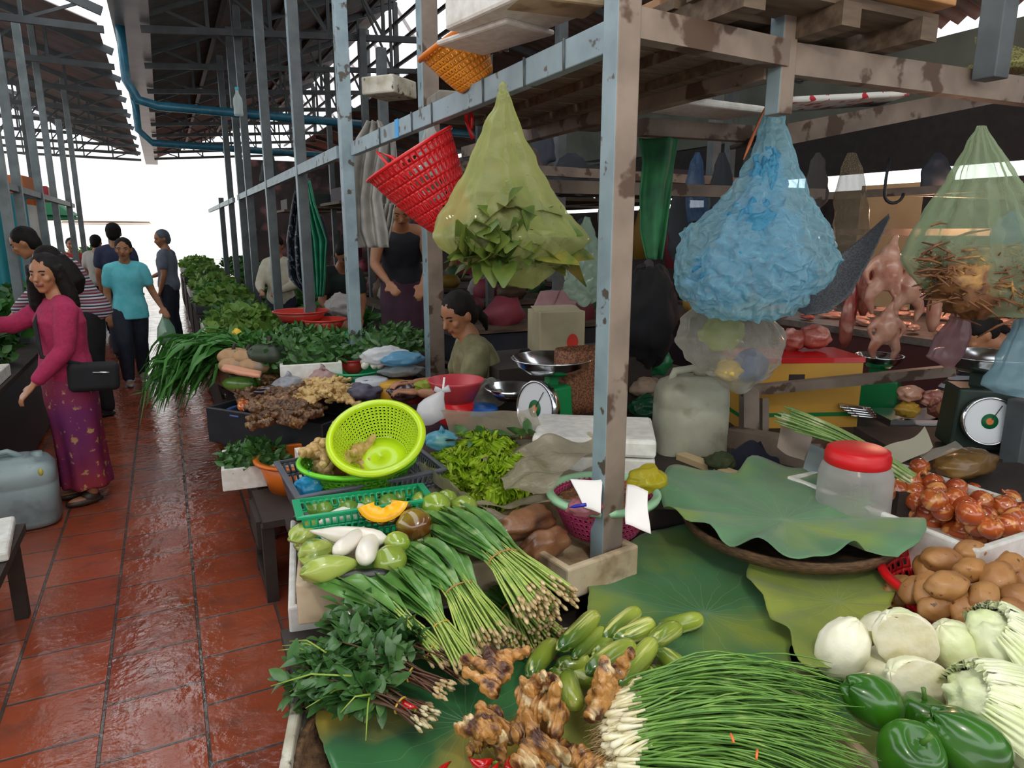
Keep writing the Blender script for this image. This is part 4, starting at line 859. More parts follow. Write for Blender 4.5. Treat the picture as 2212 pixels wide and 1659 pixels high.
for i,(x,y,r,z,l) in enumerate(((896,1132,39,.83,'brown and yellow round fruit in front of the green ones'),(942,1090,31,.83,'shiny green round fruit with highlights, behind the brown one'),(912,1080,22,.81,'small green fruit left of the shiny one'),(1003,1095,30,.81,'dark blotched green fruit beside the plastic sheet'),(858,1172,28,.82,'yellow-green fruit below the brown one'),(842,1210,38,.80,'green fruit half hidden by culantro leaves'),(965,1078,24,.80,'green fruit between the shiny and the blotched one'),(905,1165,30,.78,'green fruit under the culantro tips'))):
    C=at(x,y,z=z); s=r*mpp(C)/.034; inst(fb2 if i==0 else fr_[i%4],'green_fruit',Matrix.Translation(C)@Matrix.Rotation(i*1.3,4,'Z')@Matrix.Scale(s,4),label=l,cat='fruit',group='round green fruits')
# ------------------------------------------------------------------ crates
def crate(name,label,A,B,D,z0,h,mat,ns=14,hole=.55,rimw=.012,cat='crate'):
    """slotted plastic crate; A,B,D three rim corners (xy)"""
    A,B,D=[Vector((p[0],p[1],0)) for p in (A,B,D)]; C=B+(D-A); cs=[A,B,C,D]; cen=(A+C)/2
    R_=root(name,(cen.x,cen.y,z0),label,cat)
    for i in range(4):
        P_,Q_=cs[i],cs[(i+1)%4]; g=G(); n=max(4,int((Q_-P_).length/.018))
        def P(u,v): 
            p=P_+(Q_-P_)*u; p=p+(cen-p)*(.10*(1-v)); return Vector((p.x,p.y,z0+h*v))
        wallgrid(g,P,n,3,hole); solid(obj('crate_side',g,mat,R_),.003)
    g=G(); 
    vs=[];
    for p in cs:
        d=(p-cen).normalized()
        for k,(o_,zz) in enumerate(((-.004,0),(rimw,0),(rimw,.008),(-.006,.010))): vs.append(Vector((p.x,p.y,z0+h+zz))+d*o_*1.3)
    fs=[]
    for i in range(4):
        for k in range(4): fs.append((i*4+k,i*4+(k+1)%4,((i+1)%4)*4+(k+1)%4,((i+1)%4)*4+k))
    g.add(vs,fs,0,False); bev(obj('rim',g,mat,R_),.002)
    g=G(); q=[cen+(p-cen)*.9 for p in cs]; g.add([(p.x,p.y,z0+.004) for p in q]+[(p.x,p.y,z0) for p in q],[(0,1,2,3),(7,6,5,4)],0,False); obj('crate_floor',g,mat,R_); return R_
grc=M('green_crate','18a06b',rough=.35,coat=.2); gyc=M('grey_crate','5d6068','4b4e56',rough=.4,scale=9)
crate('plastic_crate','bright green slotted crate of limes behind the radishes',at(642,1085,z=.84),at(905,1050,z=.84),at(652,1122,z=.84),.755,.085,grc)
crate('plastic_crate','dark grey slotted crate with the lime green basket in it',at(600,1002,z=.84),at(880,955,z=.84),at(646,1078,z=.84),.72,.12,gyc)
gc=at(760,1020,z=.6); obj('crate_stand',G().box((gc.x,gc.y,.61),(.42,.26,.18)),foam,label='white foam box supporting the grey crate',cat='box')
gc=at(1000,1040,z=.66); 
lim=M('lime_skin','5f8a2c','74963a',rough=.25,scale=20,coat=.5,var=.15)
lm_=G().ell((0,0,0),(.03,.027,.027),20,12).mesh('lime',lim)
li=[]
for i,(x,y) in enumerate(((690,1092),(715,1085),(740,1095),(770,1082),(795,1088),(815,1075),(840,1090),(700,1105),(860,1078),(680,1105),(755,1105),(888,1070))):
    C=at(x,y-4,z=.805); li.append(inst(lm_,'lime',Matrix.Translation(C)@Matrix.Rotation(i,4,'Z')@Matrix.Scale(1.05,4),cat='lime',group='limes in the green crate'))
bpy.context.view_layer.update(); rowlabels(li,'lime','green crate',2)
lg=M('lime_green_plastic','6fd21e',rough=.3,coat=.2)
C=at(775,1040,z=.80); r=120*mpp(C)
roundbasket('green_basket',(C.x,C.y,.76),r*.62,r,.12,film('lime_green_mesh','6fc22a',opac=.75,rough=.3,edge=.2),'lime green basket of ginger and potatoes under the yellow colander','basket',nu=48,nv=6,hole=.35,rim=.009,rimmat=lg)
gin=M('ginger_skin','d1b378','bb955a',rough=.5,scale=20,c3='8a6a3c',s3=30,lo3=.6,hi3=.7,bump=.3,bscale=60,var=.08)
gi=[]
for s in (31,35,39):
    me=gm[s%4].copy(); me.materials.clear(); me.materials.append(gin); gi.append(me)
for i,(a,b,z,l) in enumerate((((655,975),(700,990),.89,'ginger root hanging over the left rim of the green basket'),((700,1000),(745,955),.91,'thick ginger root pointing up beside the colander'),((735,1000),(790,975),.90,'ginger root lying under the colander rim'),((760,1005),(815,990),.88,'ginger root low under the colander'),((685,985),(720,1005),.87,'small ginger root in the left of the green basket'))):
    place(gi[i%3],'ginger_root',a,b,z,roll=i,ref=.13,fat=1.1,label=l,cat='root',group='ginger roots in the green basket')
for i,(x,y) in enumerate(((725,1020),(770,1028),(815,1018),(850,1005),(700,1010))):
    C=at(x,y,z=.82); inst(pots[i%4],'potato',Matrix.Translation(C)@Matrix.Rotation(i,4,'Z'),label='yellow potato seen through the side of the green basket, %s from the left'%ORD[(1,2,3,4,0)[i]],cat='potato',group='potatoes in the green basket')
# yellow-green colander, tilted to the camera
yg=M('yellow_green_plastic','c3e21c','b5d61a',rough=.3,scale=3,coat=.2); C=at(812,942,z=.99); r=103*mpp(C)
ax=((Vector((0,0,H))-C).normalized()*.62+UP*.68+RT*-.12).normalized(); mm=ax.to_track_quat('Z','Y').to_matrix().to_4x4()
roundbasket('colander',C-ax*.11,r*.55,r*.93,.11,yg,'yellow-green plastic colander resting tilted on the ginger basket','colander',nu=60,nv=11,hole=.5,M_=mm,rim=.013)
blu=film('blue_bag_film','35b2e6',opac=.55,rough=.15,edge=.4)
def lump(name,label,C,r,mat,seed=0,nz=.5,ns=1.6,cat='bag',n=36,group=None,parent=None,knot=True):
    C=Vector(C); g=G(); g.ell(C,r,n,n*2//3,nz=nz*.5,ns=ns*1.3,seed=seed)
    g.v=[tuple(Vector(v)+Vector((mn.noise(Vector(v)*40),mn.noise(Vector(v)*40+Vector((5,0,0))),mn.noise(Vector(v)*40+Vector((0,7,0)))))*min(r)*.14) for v in g.v]
    if knot: g.tube([C+UP*r[2]*.8,C+UP*r[2]*1.15,C+UP*r[2]*1.35+RT*r[0]*.15],[r[0]*.3,r[0]*.07,r[0]*.22],10)
    return obj(name,g,mat,parent,label=label,cat=cat,group=group)
C=at(668,1048,z=.84); lump('plastic_bag','small bright blue bag tucked in the corner of the grey crate',C,(.045,.035,.03),blu,3)
# orange basin and herb box
C=at(650,1048,z=.385); ob=M('orange_plastic','e0741c','c9631a',rough=.4,scale=3); r=96*mpp(at(650,1010,z=.53))
R_=root('basin',(C.x,C.y,.385),'orange plastic basin on the low bench','basin'); g=G(); g.lathe([(.001,.39),(r*.72,.385),(r*.92,.535),(r*.9,.535),(r*.7,.392),(.001,.395)],48,c=(C.x,C.y,0)); obj('basin_body',g,ob,R_)
g=G(); g.lathe([(r*.9,.533),(r*1.02,.528),(r*1.03,.54),(r*.9,.542),(r*.9,.533)],48,c=(C.x,C.y,0)); obj('rim',g,ob,R_)
openbox('foam_box',[at(476,972,z=.50)[:2],at(640,955,z=.50)[:2],at(481,1015,z=.50)[:2]],.11,.016,foam,z=.39,label='small white foam box of fresh green herbs over the aisle',cat='box')
def greens(label,C,r,n,LL,lm,seed,name='leafy_greens',cat='greens',kind='stuff',asp=.5,parent=None,curl=.4,dome=1,group=None):
    q=random.Random(seed); g=G(); C=Vector(C)
    for i in range(n):
        th=q.uniform(0,6.283); ph=math.acos(q.uniform(0,1)); k=q.uniform(.6,1)
        d=Vector((math.cos(th)*math.sin(ph),math.sin(th)*math.sin(ph),math.cos(ph)*dome)); p=C+Vector((d.x*r[0],d.y*r[1],d.z*r[2]))*k
        e=(d*.7+Vector((q.uniform(-1,1),q.uniform(-1,1),q.uniform(-.4,.9)))).normalized(); l=LL*q.uniform(.6,1.3)
        g.leaf(p,e,d+Vector((q.uniform(-.5,.5),q.uniform(-.5,.5),.3)),l,l*asp,curl=q.uniform(0,curl),seg=3)
    g.ell(C+UP*r[2]*.1,(r[0]*.72,r[1]*.72,r[2]*.65),14,9,nz=.2,seed=seed)
    return obj(name,g,lm,parent,label=label,cat=cat,kind=kind,group=group)
C=at(545,985,z=.52); greens('fresh green herbs heaped in the small white foam box',(C.x,C.y,.49),(.16,.12,.10),420,.045,herb2,21)
# ------------------------------------------------------------------ plastic sheets and lettuce
pls=film('cloudy_sheet','c9bea8',opac=.6,rough=.1,edge=.35,c2='9c8e76',sc=16,bump=1.0); 
openbox('foam_box',[at(930,1010,z=.72)[:2],at(1290,980,z=.72)[:2],at(1000,1130,z=.70)[:2]],.16,.02,foamd,z=.55,label='foam box under the lettuce and the cloudy plastic sheet',cat='box')
sheet('plastic_sheet',[at(905,1010,z=.80),at(1290,1015,z=.83),at(1275,1080,z=.86),at(940,1100,z=.78)],pls,n=50,amp=.05,sc=9,seed=1,dome=-.04,label='cloudy plastic sheet spread under the lettuce',cat='sheet')
sheet('plastic_sheet',[at(905,1000,z=.86),at(1060,1110,z=.80),at(1150,1115,z=.82),at(930,1070,z=.72)],pls,n=36,amp=.03,sc=12,seed=2,label='front edge of cloudy plastic curling below the lettuce',cat='sheet')
sheet('plastic_sheet',[at(1010,1010,z=.84),at(1240,915,z=.90),at(1300,965,z=.93),at(1150,1080,z=.88)],pls,n=50,amp=.05,sc=8,seed=3,dome=.03,label='crumpled cloudy plastic sheet right of the lettuce, against the post',cat='sheet')
sheet('plastic_sheet',[at(955,893,z=.99),at(1160,880,z=1.0),at(1180,955,z=.88),at(975,955,z=.86)],pls,n=44,amp=.03,sc=7,seed=4,dome=.03,label='raised fold of cloudy plastic sheet in front of the scale dial',cat='sheet')
letm=leafmat('lettuce_leaf','c8e23c','a4cc2a',rough=.4,scale=30,tl=.5,c3='c9dd52',s3=20)
q=random.Random(4)
def lettuce(label,C,r,n,seed):
    g=G(); q=random.Random(seed); C=Vector(C)
    for k in range(n):
        th=q.uniform(0,6.283); el=q.uniform(.1,1.4); d=Vector((math.cos(th)*math.cos(el),math.sin(th)*math.cos(el),math.sin(el))); L=r*q.uniform(.75,1.15); W=L*1.0; s=d.cross(UP).normalized(); u=s.cross(d)
        sd=q.uniform(0,50)
        def fn(a,b):
            w=(a-.5)*W*(.25+.9*b); fr=.012*(abs(a-.5)*2)**1.3*b+.012*b**3
            return C+d*(L*b*(1-.1*(a-.5)**2))+s*(w+.3*fr*math.sin(a*70+sd))+u*(fr*math.sin(a*64+b*16+sd)+.5*fr*math.sin(a*101+b*40)+.012*mn.noise(Vector((a*6,b*6,sd)))-.03*b*b)
        g.grid(fn,48,12)
    n_=90;m_=56;vs=[];fs=[]
    for i in range(m_+1):
        ph=-1.2+2.7*i/m_
        for j in range(n_):
            th=2*math.pi*j/n_; d=Vector((math.cos(ph)*math.cos(th),math.cos(ph)*math.sin(th),math.sin(ph))); a=mn.noise(d*5+Vector((sd,0,0))); b=mn.noise(d*13+Vector((0,sd,0))); rr=r*(.70+.30*abs(a)+.5*abs(b))
            vs.append(C+d*rr+Vector((mn.noise(d*22),mn.noise(d*22+Vector((4,0,0))),0))*r*.14)
    for i in range(m_):
        for j in range(n_): j2=(j+1)%n_; fs.append((i*n_+j,i*n_+j2,(i+1)*n_+j2,(i+1)*n_+j))
    g.add(vs,fs)
    return obj('lettuce_head',g,letm,label=label,cat='lettuce',group='curly lettuce heads')
for i,(x,y,z,r,l) in enumerate(((1000,1035,.82,.10,'curly green lettuce head at the left of the clump'),(1045,1000,.86,.11,'curly green lettuce head at the back, its tip highest'),(1080,1055,.83,.11,'curly green lettuce head in the middle front'),(1125,1040,.82,.09,'curly green lettuce head at the right end'),(960,1020,.81,.07,'small curly green lettuce head at the far left'))):
    lettuce(l,at(x,y,z=z-.04),r,26,i+1)
herbs('herb_sprig','long leafy stem lying behind the lettuce on the plastic',(1165,945),(960,955),.90,.90,5,.008,.02,.008,.2,.07,44,per=5,lift=.01,start=.05,group='loose stems',cat='stem')
# taro tray and pink basket
openbox('foam_tray',[at(1055,1110,z=.76)[:2],at(1195,1072,z=.76)[:2],at(1205,1238,z=.76)[:2]],.09,.022,foamd,z=.67,label='old stained foam tray with brown tubers beside the post',cat='tray')
tar=M('brown_tuber','8a5f3f','6b432b',rough=.45,scale=14,c3='3f2a1c',s3=9,bump=.4,bscale=40,coat=.25)
tg=G(); tg.ell((0,0,0),(.085,.05,.042),30,18,nz=.3,ns=1.8,seed=4); tm_=tg.mesh('tuber',tar)
for i,(a,b,z,l) in enumerate((((1075,1150),(1190,1110),.80,'large brown tuber at the back of the stained foam tray'),((1130,1195),(1225,1160),.755,'flat muddy tuber at the front of the stained foam tray'))): place(tm_,'tuber',a,b,z,ref=.17,roll=i*2,label=l,cat='tuber',group='brown tubers')
C=at(1300,1150,z=.72); r=122*mpp(at(1300,1105,z=.86)); pk=M('pink_plastic','b8386a','a02f5c',rough=.4,scale=4); mint=M('mint_plastic','9fd0a6',rough=.4)
roundbasket('pink_basket',(C.x,C.y,.73),r*.66,r,.12,pk,'pink basket with a mint green rim behind the corner post','basket',nu=54,nv=7,hole=.45,rim=.013,rimmat=mint)
C=Vector((C.x,C.y,.835)); brs=M('dried_shrimp','8a4f2a','5f3a22',rough=.6,scale=60,bump=.9,bscale=90,c3='c58a5a',s3=50)
obj('dried_goods',G().ell(C-UP*.02,(r*.88,r*.88,.035),40,12,nz=.25,ns=9),brs,label='reddish brown dried goods filling the pink basket',cat='dried goods',kind='stuff')
lump('plastic_bag','pink plastic bag lying in the pink basket under the papers',at(1265,1095,z=.87),(.055,.04,.025),film('pink_film','c97f8a',opac=.7,rough=.2,edge=.3),8)
papr=M('paper','efeae6',rough=.8)
sheet('paper',[at(1232,1036,z=.94),at(1300,1034,z=.95),at(1300,1112,z=.875),at(1262,1100,z=.88)],papr,n=12,amp=.012,sc=10,seed=5,label='white folded paper left of the post',cat='paper',thick=.001)
sheet('paper',[at(1352,1050,z=.94),at(1400,1062,z=.945),at(1406,1152,z=.87),at(1350,1136,z=.88)],papr,n=12,amp=.015,sc=10,seed=6,label='white paper hanging over the basket rim right of the post',cat='paper',thick=.001)
g=G(); A=at(1230,1096,z=.89);B=at(1266,1090,z=.905); g.tube([A,A*.7+B*.3,B],[.001,.005,.005],8); obj('pen',g,M('blue_ink_plastic','1c1a9a',rough=.3),label='blue pen clipped to the white paper',cat='pen')
lump('plastic_bag','yellow bag behind the papers in the pink basket',at(1398,1035,z=.93),(.06,.045,.035),film('yellow_film','cdbf2a',opac=.7,rough=.18,edge=.25),9,knot=False)
# white foam boxes behind the post
A=at(1180,925,z=.955);B=at(1445,935,z=.955);D_=at(1160,905,z=.955)
tb=lambda p:Vector((p[0],p[1],0))
fbx=root('foam_box',((B.x+A.x)/2,(B.y+A.y)/2+.1,.74),'closed white foam box behind the post','box')
ce=(tb(A)+tb(B))/2+Vector((.03,.12,0)); L_=(tb(B)-tb(A)).length; m_=Matrix.Rotation(math.atan2(B.y-A.y,B.x-A.x),4,'Z')
bev(obj('box_body',G().box(ce+UP*.81,(L_,.3,.12),M=m_),foam,fbx),.008); bev(obj('lid',G().box(ce+UP*.905,(L_*1.01,.31,.062),M=m_),foam,fbx),.012)
obj('support_table',G().box(ce+UP*.365+Vector((0,.15,0)),(1.3,.7,.73),M=m_),dwood,label='dark wooden counter behind the corner post, goods on it',cat='counter')
# scale
def scale(label,base,h,w,mat,facing,dial=.075,bowlr=.14,dark=False):
    base=Vector(base); R_=root('kitchen_scale',base,label,'scale'); fx=Vector(facing).normalized(); m=Matrix.Translation(base)@frm(UP.cross(fx)*-1,(0,0,1))
    # body box, dial on the face toward facing (local -Y ... use fx)
    g=G(); g.box(base+UP*h*.5,(w,w*.75,h),M=Matrix((UP.cross(fx),-fx,UP)).transposed().to_4x4() if False else frm(UP.cross(fx),(0,0,1)),taper=1.12); bev(obj('body',g,mat,R_),.012,3)
    C=base+fx*(w*.42+.028)+UP*h*.52; q=(fx+UP*.12).normalized().to_track_quat('Z','Y').to_matrix().to_4x4()
    obj('dial_ring',G().lathe([(.001,-.03),(dial*1.08,-.03),(dial*1.1,.006),(dial,.008),(dial,.002),(.001,.002)],40,c=C,M=q),chrome,R_)
    df=obj('dial_face',G().lathe([(dial,.003),(.001,.0035)],40,c=C,M=q),white,R_)
    obj('dial_centre',G().lathe([(dial*.34,.005),(dial*.34,.0055),(.001,.0056)],30,c=C,M=q),M('dial_green','0d6b3a'),df)
    obj('emblem',G().lathe([(dial*.15,.0062),(.001,.0066)],20,c=C,M=q),M('dial_orange','e07a2a'),df)
    g=G(); g.box(C+q@Vector((dial*.25,dial*.4,.007)),(.003,dial*.75,.001),M=q@Matrix.Rotation(-.5,4,'Z')); obj('needle',g,M('needle_dark','2a2a2a'),df)
    obj('neck',G().box(base+UP*(h*1.12),(w*.3,w*.3,h*.3)),mat,R_)
    obj('pan',G().lathe([(.001,h*1.25),(bowlr*.62,h*1.26),(bowlr*.9,h*1.25+.035),(bowlr,h*1.25+.062),(bowlr*1.03,h*1.25+.064),(bowlr*.98,h*1.25+.056),(bowlr*.6,h*1.27),(.001,h*1.265)],48,c=(base.x,base.y,base.z)),chrome,R_)
    return R_
sg=M('scale_green','0f8a4c','0c7a43',rough=.35,scale=4,coat=.2)
C=at(1190,925,z=.80); scale('green kitchen scale with a white dial and a steel bowl','%s'%'' or (C.x,C.y,.80),.19,.14,sg,(-.93,-.22,0),.105,.165)
# white bag with a straw, small blue bag
wb=film('white_film','f0f0f2',opac=.8,rough=.2,edge=.2)
C=at(925,900,z=.88); sw=root('takeaway_bag',C,'white tied plastic bag with a straw standing behind the colander','bag')
g=G(); top=at(955,845,D=dep(C)*1.0); g.tube([C-UP*.03,C,C*.8+top*.2,C*.5+top*.5,C*.2+top*.8,top],[.02,.055,.06,.045,.022,.008],16)
g.v=[tuple(Vector(v)+Vector((mn.noise(Vector(v)*30),mn.noise(Vector(v)*30+Vector((3,0,0))),0))*.008) for v in g.v]; g.tube([top,top+UP*.012+RT*.03],[.008,.015],8); g.tube([top,top+UP*.01-RT*.03],[.008,.012],8); obj('bag_film',g,wb,sw)
obj('straw',G().tube([top-UP*.02,at(960,815,D=dep(C))],.0045,8),white,sw)
lump('plastic_bag','light blue bag with yellow pieces inside, left of the lettuce',at(952,950,z=.90),(.06,.045,.03),film('sky_film','7cc6e0',opac=.5,rough=.12,edge=.5),12)
lump('yellow_scraps','yellow pieces inside the light blue bag',at(955,952,z=.90),(.025,.02,.018),M('pale_yellow','d8d08a'),13,cat='food',knot=False)
# jerrycan
def jerry(label,C,w,d,h,mat,rz):
    C=Vector(C); R_=root('jerrycan',C,label,'jerrycan'); m=Matrix.Rotation(rz,4,'Z'); g=G()
    g.lathe([(.001,0),(.8,.0),(.95,.03),(1,.1),(.985,.3),(1,.32),(1,.6),(.985,.62),(1,.64),(.98,.8),(.85,.9),(.5,.965),(.001,.97)],48,c=C,sx=w/2,sy=d/2,sup=4,M=m@Matrix.Diagonal((1,1,h,1)))
    obj('can_body',g,mat,R_)
    g=G(); g.tube([C+m@Vector((-w*.3,0,h*.9)),C+m@Vector((-w*.25,0,h*1.02)),C+m@Vector((w*.0,0,h*1.05)),C+m@Vector((w*.15,0,h*.95))],[.018,.016,.016,.018],10); obj('handle',g,mat,R_)
    g=G(); g.lathe([(.03,h*.88),(.03,h*1.0),(.001,h*1.0)],20,c=C+m@Vector((w*.3,0,0))); obj('spout',g,mat,R_); return R_
jm=M('dirty_white_plastic','b9b9a6','9c9a86',rough=.4,scale=6,c3='7f7a62',s3=9,lo3=.55,hi3=.75,sss=.2)
C=at(1486,985,z=.70); s=mpp(C); jerry('dirty white jerrycan standing in the middle behind the lotus leaf',(C.x,C.y,.70),150*s,110*s,.35,jm,-.4)
j2=M('grey_white_plastic','9fb0b0','8a9c9e',rough=.35,scale=4,c3='6f7f80',s3=6,sss=.2)
C=at(40,1130,z=0); s=mpp(at(50,1050,z=.2)); jerry('grey translucent jerrycan on the floor at the left edge of the aisle',(C.x,C.y,0),165*s,140*s,.40,j2,.1)
obj('sticker',G().ell(at(88,1020,D=dep(C)*.93),(.012,.012,.02),12,8),M('yellow_sticker','b5a84a'),bpy.data.objects['jerrycan.001'])
# ================================================================== hanging bags and things on the frame
def hbag(name,label,outl,D,mat,pleats=9,pa=.10,depth=.5,seed=0,parent=None,n=72,rows=40,crink=.006,neck=.2,group=None,cat='bag',tw=0,ccs=30):
    """bag hung from a knot: outline rows (y, x left, x right) in picture points at depth D"""
    def ev(y):
        for a,b in zip(outl,outl[1:]):
            if a[0]<=y<=b[0]: t=(y-a[0])/(b[0]-a[0]); t2=t*t*(3-2*t)*.5+t*.5; return a[1]+(b[1]-a[1])*t2,a[2]+(b[2]-a[2])*t2
        return outl[-1][1:]
    y0,y1=outl[0][0],outl[-1][0]; g=G()
    def fn(u,v):
        y=y0+(y1-y0)*v; l,r=ev(y); A=at(l,y,D=1);B=at(r,y,D=1); 
        k=D/1.0; A=Vector(( ( A.x)*k,A.y*k,H+(A.z-H)*k)); B=Vector((B.x*k,B.y*k,H+(B.z-H)*k)); c=(A+B)/2; hw=(B-A).length/2; th=2*math.pi*u
        pl=1+pa*(1-v)**.6*math.sin(pleats*th+seed+2*v)+pa*.5*math.sin(pleats*2.3*th+seed*2)*(1-v)
        dd=hw*(depth*(min(1,v/neck+.35)) if depth<1 else 1)
        p=c+RT*hw*math.cos(th)*(pl if abs(math.cos(th))<.9 else 1)+FW*dd*math.sin(th)*pl
        q=p*ccs; return p+Vector((mn.noise(q),mn.noise(q+Vector((7,0,0))),mn.noise(q+Vector((0,9,0)))))*crink*(.4+v)
    g.grid(fn,n,rows,closeu=True)
    g.add([fn(j/n,1) for j in range(n)],[tuple(range(n))])
    return obj(name,g,mat,parent,label=label,cat=cat,group=group)
ybf=film('yellow_bag_film','c9cf86',opac=.32,rough=.16,edge=.55,sc=9,bump=.3)
DY=at(1090,210,X=1.0); DYd=DY.y/ray(1090,210)[1]
outl=[(195,1078,1098),(225,1068,1108),(280,1040,1128),(350,1012,1160),(430,970,1205),(480,942,1245),(515,934,1278),(535,950,1262),(560,985,1225),(590,1040,1195),(612,1090,1170),(624,1125,1150)]
DB=1.98
bg_=root('hanging_bag',at(1088,195,D=DB),'yellow translucent bag hanging from the rail, full of wilted leaves','bag')
hbag('bag_film',None,outl,DB,ybf,cat=None,parent=bg_,seed=1,depth=.55,crink=.008)
obj('knot',G().ell(at(1086,192,D=DB),(.012,.01,.02),12,8,nz=.3),ybf,bg_)
wil=leafmat('wilted_leaf','66762e','46602a',rough=.4,scale=20,tl=.25,c3='9a8a3a',s3=9)
C=at(1118,520,D=DB); greens('wilted yellow-green leaves inside the hanging yellow bag',C-UP*.05,(.14,.08,.15),170,.085,wil,8,asp=.75,curl=.8,dome=1)
C2=at(1118,535,D=DB)
o=greens('wilted leaves settled at the bottom of the yellow bag',C2-UP*.0,(.13,.075,-.09),150,.085,wil,9,asp=.75,curl=.8)
# blue bag
DBL=2.25; bbf=film('clear_blue_film','92dcf0',opac=.34,rough=.06,edge=.5,c2='d5eef4',sc=45,bump=1.0)
bb=root('hanging_bag',at(1668,225,D=DBL),'big crinkled light blue bag stuffed with plastic, hanging from the shelf beam','bag')
hbag('bag_film',None,[(222,1655,1680),(260,1645,1697),(310,1632,1712),(360,1610,1725),(400,1580,1740),(450,1540,1765),(500,1478,1792),(560,1458,1810),(600,1455,1790),(640,1470,1745),(668,1500,1720),(688,1540,1680)],DBL,bbf,cat=None,parent=bb,seed=3,depth=.55,crink=.016,pa=.10,n=150,rows=120,ccs=34,pleats=7)
inn=film('blue_inner_film','2fa0cf',opac=.6,rough=.1,edge=.3,c2='7fd0ea',sc=40,bump=1)
for i,(x,y,r,l) in enumerate(((1640,520,(.15,.09,.13),'crumpled blue plastic filling the upper part of the blue bag'),(1560,600,(.12,.08,.09),'bright blue crumpled plastic at the lower left of the blue bag'),(1690,600,(.12,.08,.08),'teal crumpled plastic at the lower right of the blue bag'),(1655,420,(.07,.05,.12),'pale blue crumpled plastic in the neck of the blue bag'))):
    o=lump('crumpled_plastic',l,at(x,y,D=DBL),r,inn,20+i,nz=.8,ns=3.5,n=80,cat='plastic',knot=False)
g=G(); g.tube([at(1668,210,D=DBL),at(1650,240,D=DBL),at(1632,280,D=DBL),at(1620,310,D=DBL),at(1606,345,D=DBL)],[.005,.004,.004,.006,.002],6); g.tube([at(1655,215,D=DBL),at(1668,225,D=DBL),at(1680,213,D=DBL)],.006,6); obj('tie_cord',g,M('orange_cord','b5653a',rough=.6),bb)
# clear bag under the blue one
cf=film('clear_film','c6c3b8',opac=.3,rough=.14,edge=.5,sc=12,bump=.6)
cb_=root('hanging_bag',at(1575,640,D=2.45),'clear knotted bag with yellow and blue contents hanging below the blue bag','bag')
hbag('bag_film',None,[(628,1560,1590),(660,1500,1640),(690,1470,1670),(730,1460,1694),(770,1475,1690),(800,1510,1670),(830,1560,1640),(842,1590,1620)],2.45,cf,cat=None,parent=cb_,seed=5,depth=.5,crink=.02,rows=50,ccs=20)
lump('plastic_bag','yellow-green stuff in the top of the clear knotted bag',at(1560,720,D=2.45),(.09,.05,.06),film('yg_film','b9c65a',opac=.6,rough=.2,edge=.2),31,cat='bag',knot=False)
lump('plastic_bag','blue bundle in the bottom of the clear knotted bag',at(1620,790,D=2.47),(.07,.05,.06),film('mid_blue_film','2a66b0',opac=.7,rough=.2,edge=.2),32,cat='bag',knot=False)
lump('yellow_scraps','yellow piece in the bottom of the clear knotted bag',at(1575,800,D=2.43),(.05,.04,.035),M('ochre_piece','c9a84a'),33,cat='food',knot=False)
# right-hand bag of dried brown stalks
DR=2.0; rb=root('hanging_bag',at(2120,275,D=DR),'clear green tinted bag of brown dried stalks hanging at the right edge','bag')
gfl=film('greenish_clear_film','b7c9a4',opac=.3,rough=.15,edge=.5,sc=10,bump=.5)
hbag('bag_film',None,[(272,2110,2130),(310,2088,2152),(380,2050,2195),(450,2005,2240),(520,1965,2275),(560,1952,2290),(600,1975,2300),(650,2030,2290),(680,2100,2270)],DR,gfl,cat=None,parent=rb,seed=7,depth=.5,pleats=14,pa=.14,crink=.008)
drm=M('dried_stalk','7a4f2a','5a3820',rough=.6,scale=30,c3='b58a4a',s3=14); g=G(); q=random.Random(3)
for i in range(620):
    C=at(q.uniform(2005,2260),q.gauss(600,32),D=DR-.02+q.uniform(-.08,.06)); d=Vector((q.uniform(-1,1),q.uniform(-1,1),q.uniform(-.35,.35))).normalized()*q.uniform(.02,.055); g.tube([C-d,C+UP*.006,C+d],[.002,.004,.0015],5)
g.ell(at(2130,612,D=DR),(.19,.08,.10),30,18,nz=.3,ns=5)
obj('dried_stalks',g,drm,label='tangle of brown dried stalks inside the right hand bag',cat='dried goods',kind='stuff')
lump('plastic_bag','pale blue bag lying on the dried stalks at the right edge',at(2185,520,D=DR+.03),(.07,.05,.08),film('pale_blue2','6f9fc0',opac=.5,rough=.2,edge=.3),41,knot=False)
# small triangle bag and blue-grey bag right
hbag('hanging_bag','small cone shaped bag, brown at the top and lilac below, hanging above the dark scale',[(642,2073,2077),(690,2050,2095),(730,2020,2097),(770,2000,2080),(792,2040,2062)],2.3,film('lilac_film','b08f9f',opac=.65,rough=.25,edge=.2,c2='8a5a3a',sc=3),seed=8,depth=.4,crink=.004)
hbag('hanging_bag','blue-grey bag cut off by the right edge beside the dark scale',[(600,2225,2240),(700,2190,2260),(780,2150,2280),(830,2118,2290),(850,2150,2290)],2.1,film('bluegrey_film','8fb3c0',opac=.55,rough=.2,edge=.3),seed=9,depth=.4)
# grey mesh bag behind the blue bag
ms=M('grey_mesh','5a5d63','44474d',rough=.6,scale=160,lo=.48,hi=.52)
g=G(); 
def fn(u,v):
    a=[at(1700,650,D=2.6),at(1740,600,D=2.6),at(1800,560,D=2.6),at(1855,520,D=2.6),at(1920,462,D=2.6)]; b=[at(1740,680,D=2.5),at(1790,675,D=2.5),at(1835,640,D=2.5),at(1880,560,D=2.5),at(1922,470,D=2.5)]
    x=u*4; i=min(3,int(x)); t=x-i; P_=a[i]*(1-t)+a[i+1]*t; Q_=b[i]*(1-t)+b[i+1]*t; return P_*(1-v)+Q_*v+FW*.05*math.sin(v*3.14)*(1-u)
g.grid(fn,30,14); solid(obj('mesh_bag',g,ms,label='grey mesh sling bag hanging behind the big blue bag',cat='bag'),.003)
